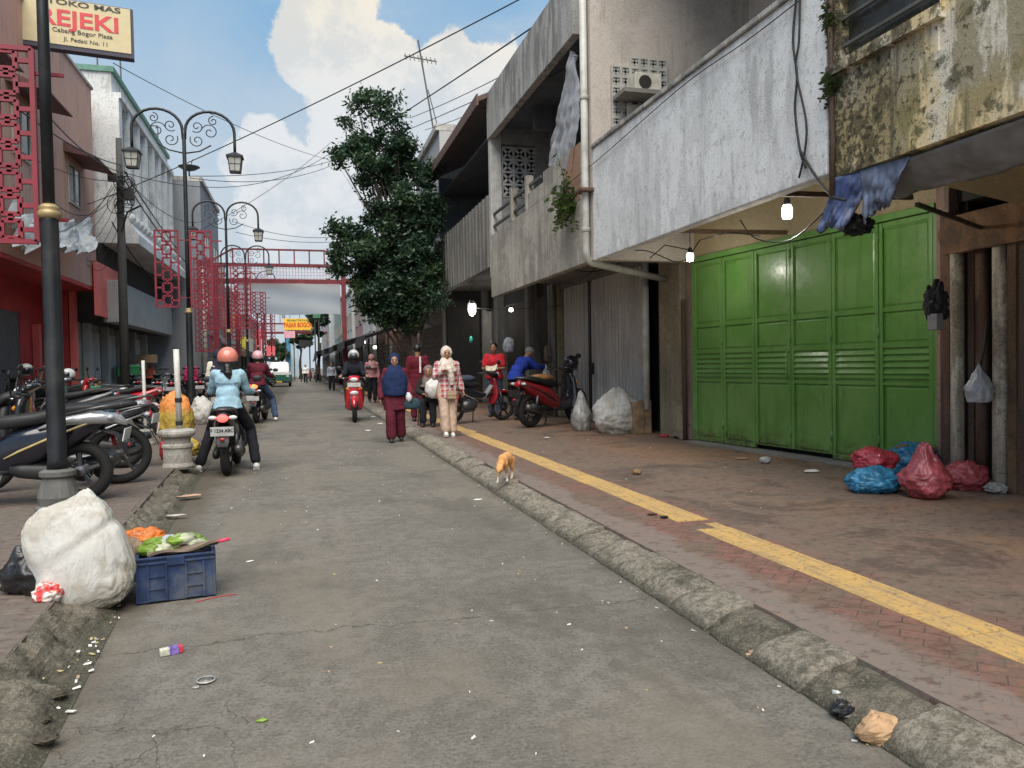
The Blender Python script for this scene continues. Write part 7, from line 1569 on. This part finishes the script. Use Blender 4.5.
# ---- right: white sacks and timber block by the steel door
g = gz(616, 434, .125); crumple('sack', 'big white woven sack with open puckered top against the steel door', 'sack', (g.x+.15, g.y+.3, .12), (.46, .34, .43), M_sack, 131, .12, 1.3, ridge=.07, neck=(.45, .30, .04), sub_=(90, 60))
g = gz(590, 432, .125); crumple('sack', 'narrow greyish plastic sack leaning left of the big white one', 'sack', (g.x, g.y+.45, .12), (.20, .18, .36), plast('greyish_clear_plastic', (.40, .39, .37)), 132, .12, 1.1, ridge=.08, neck=(.1, .5, .12))
g = gz(644, 433, .125); o = thing('timber_block', 'upright timber block standing beside the white rain pipe', 'timber', (g.x-.02, g.y+.05, .12)); MB().box(-.20, -.12, 0, .0, .12, .56).box(.005, -.10, 0, .15, .12, .585).build('block', pbr('raw_timber', (.25, .17, .10), .9, var=.4, sc=5, bump=.5), o, world=False, bevel=.01)
g = gz(684, 438, .125); crumple('rag', 'dark rag lying at the foot of the columns left of the gate', 'rag', (g.x, g.y, .122), (.17, .10, .03), M_blackgap, 134, .4, 2.4); crumple('rag', 'small red rag beside the dark one at the column foot', 'rag', (g.x-.22, g.y+.3, .122), (.08, .05, .03), redb, 135, .4, 2.4)
# ---- bulbs
M_bulb = emit('lit_bulb', (1, .98, .92), 5.)
def bulb(label, p, r=.045, h=.13, cord=.35, w=0., col=(1, .95, .85)):
    o = thing('hanging_bulb', label, 'bulb', tuple(p)); q = MB(); q.lathe([(.004, -h), (r*.8, -h*.95), (r, -h*.7), (r, -h*.25), (r*.7, 0)], n=16); q.build('bulb', M_bulb, o, smooth=True, world=False)
    q = MB(); q.lathe([(r*.6, 0), (r*.6, .06), (.012, .08)], n=12); q.build('socket', M_black, o, world=False)
    MB().tube([(0, 0, .07), (0.01, 0, cord)], .006, 5).build('cord', M_black, o, world=False)
    if w:
        l = bpy.data.lights.new('bulb_light', 'POINT'); l.energy = w; l.color = col; l.shadow_soft_size = .06; lo = bpy.data.objects.new('bulb_light', l); COL.objects.link(lo); lo.parent = o; lo.location = (0, 0, -h-.08)
    return o
q_ = px(787, 205, 5.0); bulb('lit bulb hanging in front of the middle of the green gate', q_, .055, .15, 3.7-q_.z, 14)
q_ = px(690, 253, 5.3); bulb('lit bulb hanging at the left corner of the green gate', q_, .05, .12, 3.7-q_.z, 8)
q_ = px(511, 308, 6.6); bulb('lit bulb in the dark open shop behind the parked scooters', q_, .07, .12, .5, 16, (1, .97, .92))
q_ = px(472, 304, 4.9); o = bulb('lit lamp wrapped in a clear plastic bag hanging under the dark balcony', q_, .10, .32, .75, 10, (.9, .95, 1)); q = MB(); q.ball((0, 0, -.12), (.13, .12, .24), 18, 12, fn=lambda u: 1+.2*noise.noise(u*3)); q.build('plastic_wrap', pbr('wrap_film', (.7, .7, .7), .2, alpha=.35, bump=0), o, smooth=True, world=False)
q_ = px(471, 338, 4.9); crumple('bottle', 'small green bottle hanging below the wrapped lamp', 'bottle', tuple(q_-V(0, 0, .14)), (.06, .06, .11), pbr('green_bottle_plastic', (.05, .42, .28), .3), 141, .05, sub_=(18, 12))
for i, (x, y, X) in enumerate(((357, 345, 3.6), (364, 341, 3.6), (375, 346, 3.5), (353, 351, 3.2), (330, 344, 3.6))):
    bulb(['small lit bulb under the awning behind the red scooter, leftmost of the cluster', 'bright lit bulb highest of the cluster behind the tree', 'lit bulb right of the cluster near the tree trunk', 'low lit bulb just above the silver helmet', 'faint lit bulb far under the dark awnings'][i], px(x, y, X), .09, .14, .4, 0)
a, b = px(523, 281, 5.2), px(543, 273, 5.2); o = thing('tube_lamp', 'lit fluorescent tube under the grey balcony', 'lamp', tuple(a)); m_ = (a+b)/2; MB().tube([a, Vector((b.x, b.y, a.z))], .022, 10).build('tube', M_bulb, o, smooth=True); MB().bar(a+V(0, 0, .04), Vector((b.x, b.y, a.z+.04)), .05, .03).build('fitting', M_frame, o)
# ---- stall in front of the open shop
st = thing('market_stall', 'dim wooden market stall with goods under the open shop', 'stall', (5.7, 18.3, .12)); MB().box(-.6, -.9, .75, .6, .9, .80).build('table_top', M_wood, st, world=False)
for x in (-.5, .5):
    for y in (-.8, .8): MB().box(x-.03, y-.03, 0, x+.03, y+.03, .75).build('leg', M_wood, st, world=False)
rnd = random.Random(31); gm = [pbr('goods_%d' % i, c, .7) for i, c in enumerate(((.35, .12, .06), (.5, .45, .35), (.12, .2, .08), (.3, .25, .1), (.45, .1, .08)))]
for i in range(9): crumple('goods_bag', 'small bag of goods on the dim stall under the open shop', 'bag', (5.3+rnd.random()*.8, 17.6+rnd.random()*1.4, .925), (.12, .12, .1), gm[i % 5], 150+i, .3, sub_=(20, 12), group='bags of goods on the stall')
crumple('plastic_bag', 'translucent white plastic bag held out by the person in blue', 'bag', (5.38, 16.75, 1.0), (.11, .10, .17), plast('white_bag_plastic', (.55, .55, .56)), 160, .25, neck=(.1, .6, .08))
crumple('bag_bundle', 'striped bag bundle hanging above the person in royal blue', 'bag', (4.6, 17.1, 1.68), (.14, .12, .2), pbr('striped_bag', (.22, .23, .25), .7, var=.4, sc=12), 161, .12, 1.2, ridge=.05)
crumple('bag_bundle', 'brown bundle tied to the pipe beside the steel door', 'bag', (XW-.30, ys1+.15, 1.45), (.10, .10, .24), pbr('brown_bundle', (.22, .17, .13), .9, bump=.5), 162, .3)
crumple('bag_bundle', 'pale bag hung low on the same pipe beside the steel door', 'bag', (XW-.32, ys1+.2, .65), (.13, .12, .26), pbr('beige_bundle', (.36, .29, .22), .8, bump=.5), 163, .3)
# table with goods behind the red scooter
t = thing('table', 'low table with pale top on the pavement behind the red scooter', 'table', (3.1, 25.2, .12)); MB().box(-.7, -.4, .62, .7, .4, .68).build('table_top', pbr('pale_table', (.42, .42, .42), .6), t, world=False)
for x in (-.6, .6):
    for y in (-.3, .3): MB().box(x-.03, y-.03, 0, x+.03, y+.03, .62).build('leg', M_iron, t, world=False)
# ---- storefront at the far right: beam, posts, hanging bag
bm_l, bm_r = px(945, 238, 6.25), px(1030, 214, 6.25)
o = thing('timber_beam', 'rough brown timber beam nailed across the far right shopfront', 'beam', (6.25, bm_l.y, 2.6)); zc_ = (bm_l.z+bm_r.z)/2
q = MB(); q.prism([(bm_l.y+.03, zc_-.20), (bm_l.y+.10, zc_+.02), (bm_l.y, zc_+.17), (4.0, zc_+.19), (4.0, zc_-.17)], 'x', 6.25, 6.33); q.build('beam', pbr('rough_brown_beam', (.19, .105, .055), .9, var=.45, sc=5, world=True, dirt=(.06, .05, .035), dirt_amt=.7, bump=.8, bsc=18, bd=.02), o)
def vpost(x, w, mat, X, lbl, name='post', z1=2.55, kind='tube', base=.12):
    p = px(x, 350, X); o = thing(name, lbl, name.replace('_', ' '), (X, p.y, base))
    q = MB()
    if kind == 'tube': q.tube([(0, 0, 0), (.01, .005, (z1-base)*.5), (0, 0, z1-base)], w/2, 12); q.build('pipe', mat, o, world=False, smooth=True)
    else: q.box(-.03, -w/2, 0, .03, w/2, z1-base); q.build('board', mat, o, world=False, bevel=.006)
vpost(957, .13, M_post, 6.32, 'pale flaking pipe just right of the green gate', 'drainpipe')
vpost(973, .07, M_postr, 6.42, 'narrow rusty board between the two pale pipes', 'plank', kind='box')
vpost(982, .12, M_postr, 6.40, 'rust-red post behind the hanging plastic bag', 'post')
vpost(1001, .15, M_post, 6.36, 'broad flaking cream post right of the hanging bag', 'post')
vpost(1014, .09, M_wood, 6.34, 'dark split board near the right edge', 'plank', kind='box')
vpost(1024, .10, M_postr, 6.36, 'brown rusted board at the right edge of the picture', 'plank', kind='box')
vpost(1045, .3, M_wood, 6.45, 'wide dark boards beyond the right edge', 'plank', kind='box')
vpost(947, .12, M_postr, 6.50, 'mottled jamb board against the green gate frame', 'plank', kind='box', z1=2.9)
q_ = px(979, 384, 6.15); hbm = crumple('plastic_bag', 'clear white plastic bag hanging on the rusty post', 'bag', tuple(q_-V(0, 0, .17)), (.13, .10, .17), pbr('hanging_bag_film', (.55, .56, .58), .25, bump=.5, bsc=20, alpha=.8), 171, .2, 1.8, neck=(.05, .6, .06))
wire('strap', 'dark strap holding the hanging plastic bag', 'strap', [q_+V(0, 0, .1), q_+V(.03, -.03, .35), q_+V(.1, .0, .62)], .012, M_black)
q_ = px(936, 300, 6.05); crumple('rag_bundle', 'black tangle of rags and wires hung on the gate jamb', 'rags', tuple(q_-V(0, 0, .2)), (.09, .11, .22), pbr('black_rag', (.02, .02, .022), .9, bump=.6), 172, .5, 3.)
q_ = px(936, 322, 6.0); MB().box(-.05, -.06, -.08, .03, .06, .08).build('meter', pbr('grey_meter', (.20, .20, .21), .6), None, world=False, loc=tuple(q_), bevel=.01); tag(bpy.data.objects['meter'], 'small grey box below the black rags on the gate jamb', 'meter')
q = gz(1018, 500, .12); o = thing('palm_broom', 'bundle of dry palm stems leaning at the right edge', 'broom', (q.x+.35, q.y+.3, .12)); s_ = MB(); rnd = random.Random(2)
for k in range(26): a = V(rnd.uniform(-.12, .12), rnd.uniform(-.12, .12), 0); s_.tube([a, a*.4+V(.08, -.05, .45), V(.12+a.x*.2, -.08, .85+rnd.uniform(-.1, .1))], .006, 4)
s_.build('stems', pbr('dry_stem', (.13, .10, .07), .95), o, world=False)
# tarps under the slab
def sheet(name, label, A0, B0, A1, B1, mat, seed, amp, nu=40, nv=14, th=.006, ragged=.0):
    q = MB(); A0, B0, A1, B1 = map(Vector, (A0, B0, A1, B1))
    def f(u, v):
        p = A0.lerp(B0, u).lerp(A1.lerp(B1, u), v); n = fnoise(p+Vector((seed, 0, 0)), 3.2, 4); f2 = math.sin(u*34+n*5)*.25
        p += Vector((amp*(n+f2)*v, amp*n*.4*v, amp*n*.9*v-ragged*v*abs(noise.noise(Vector((u*9+seed, 1, 1)))))); return p
    q.grid(f, nu, nv); o = q.build(name, mat, None, smooth=True, origin=tuple(A0)); o.modifiers.new('thickness', 'SOLIDIFY').thickness = th; return tag(o, label, 'tarp')
M_tg = pbr('grey_tarp', (.22, .235, .25), .55, world=True, dirt=(.12, .12, .12), dirt_amt=.6, bump=.3); M_tb = pbr('blue_tarp', (.055, .085, .21), .6, world=True, var=.4, sc=8, dirt=(.25, .27, .33), dirt_amt=.6)
a0 = (XR+.05, 5.15, 2.87); b0 = (XR+.05, 1.2, 2.88); a1 = (XR+.32, 5.15, 2.66); b1 = (XR+.42, 1.2, 2.66)
sheet('tarp', 'long grey tarp slung under the mouldy wall at the top right', a0, b0, a1, b1, M_tg, 1., .06, 90, 12)
p0, p1, p2, p3 = px(832, 196, XR-.02), px(876, 186, XR-.02), px(820, 228, XR+.0), px(846, 222, XR-.0)
sheet('tarp', 'blue tarp rag with pointed end hanging at the corner of the mouldy wall', (XR, p0.y-.02, 2.9), (XR+.05, p1.y, 2.88), p2, p3, M_tb, 2., .10, 26, 16, ragged=.1)
p2, p3 = px(862, 222, XR), px(886, 206, XR+.05)
sheet('tarp', 'grey blue tarp flap right of the pointed blue rag', (XR+.02, px(858, 190, XR).y, 2.9), (XR+.05, px(905, 175, XR).y, 2.88), p2, p3, pbr('faded_blue_tarp', (.16, .20, .30), .6, world=True, var=.4, sc=8), 3., .10, 26, 14, ragged=.12)
crumple('rag', 'dark knotted rag under the blue tarp', 'rag', tuple(px(858, 222, XR+.15)-V(0, 0, .1)), (.10, .12, .09), M_blackgap, 181, .5, 3.)
MB().bar((XR+.3, 4.9, 2.58), (6.3, 5.9, 2.62), .03).build('awning_rod', M_iron, A)
MB().grid(lambda u, v: Vector((4.9+1.6*u, 5.5-1.6*v, 2.98-.25*u)), 4, 4).build('ceiling_board', C_tan, A)
# plastic sheet on the balcony corner
p0, p1, p2, p3 = px(572, 50, XR+.1), px(576, 60, XR+.0), px(546, 165, XR+.1), px(572, 172, XR+.0)
q = MB(); A0, B0, A1, B1 = p0, p1, p2, p3
def psf(u, v):
    p = A0.lerp(B0, u).lerp(A1.lerp(B1, u), v**.9); p.y += .3*math.sin(v*math.pi)*(u-.5)*(-1); p.y += .5*(1-u)*math.sin(v*3.1)*-.5
    n = math.sin(u*22+v*4)*.035+fnoise(p, 2.5)*.06; p.x -= n; return p
q.grid(psf, 30, 40); o_ = q.build('plastic_sheet', pbr('cloudy_plastic', (.55, .57, .60), .35, world=True, alpha=.75, bump=.2), None, smooth=True, origin=tuple(p0)); tag(o_, 'cloudy plastic sheet hanging at the corner of the grey balcony', 'plastic sheet')
MB().box(XR+.02, yC0+.35, 4.0, XR+.008-.004, yC0+1.15, 4.89).build('bare_brick_patch', concrete('orange_brown_render', (.40, .24, .16), (.34, .25, .2), (.12, .09, .07), seed=201.), Cb)
# rusty cap on the pipe bracket, cables on the white parapet, loose wires below
MB().obox((XR-.08, yp-.02, 4.02), (.26, .3, .05)).build('pipe_bracket', M_postr, rp, bevel=.01)
def pw(lbl, pts, r=.012, X=None, grp='wires on the white parapet'):
    P_ = [px(x, y, (X or XR)-.03) for x, y in pts]; out = []
    out = P_; wire('cable', lbl, 'cable', out, r, group=grp)
pw('left of the two black cables hanging down the white parapet', [(797, -10), (793, 40), (797, 75), (795, 110), (800, 150), (806, 168)], .011)
pw('right of the two black cables hanging down the white parapet', [(800, -10), (799, 40), (796, 70), (806, 120), (805, 150), (799, 178)], .010)
pw('thin cable running along just below the top of the white parapet', [(560, 190), (600, 158), (680, 88), (745, 42), (800, 0)], .006)
pw('cable from the parapet foot to the blue tarp', [(800, 150), (815, 175), (832, 196), (845, 200)], .012)
for k, (pts, rr) in enumerate(((((740, 220), (755, 238), (790, 240), (832, 205)), .008), (((700, 240), (730, 232), (760, 236)), .007), (((650, 258), (665, 245), (690, 250)), .008), (((600, 262), (640, 250), (680, 262), (700, 240)), .008))):
    P_ = [px(x, y, 5.0) for x, y in pts]; wire('cable', 'loose thin wires drooping under the slab above the gate', 'cable', P_, rr, group='loose wires above the gate')
for k, ((x0_, y0_), (x1_, y1_), X0_, X1_) in enumerate((((560, 262), (600, 250), 4.5, 5.8), ((575, 270), (640, 246), 4.5, 5.9), ((430, 300), (560, 306), 4.5, 5.6), ((605, 258), (560, 282), 5.2, 5.8))):
    wire('cable', 'slack dark wires under the grey balcony', 'cable', [px(x0_, y0_, X0_), px(x1_, y1_, X1_)], .009, M_black, .18, 12, 'slack wires under the grey balcony')
# parked handcart and awning poles up the right pavement
for k in range(10):
    y = 28+k*4.2; o = thing('awning_pole', 'thin dark pole carrying the awnings up the right pavement', 'pole', (3.0, y, .12), group='awning poles up the right pavement'); MB().tube([(0, 0, 0), (0, 0, 2.6)], .035, 8).build('pole', M_iron, o, world=False)
q_ = px(390, 318, 4.2); o = thing('canopy', 'small rusty canopy below the tree crown', 'canopy', (3.9, 26.5, 3.3)); MB().prism([(-1.0, -.1), (-1.0, -.14), (.5, .25), (.5, .3)], 'y', -1.4, 1.4).build('sheet', M_awn[1], o, world=False); MB().bar((-.9, -1.3, -.14), (.4, -1.3, -.6), .04).bar((-.9, 1.3, -.14), (.4, 1.3, -.6), .04).build('strut', M_iron, o, world=False)
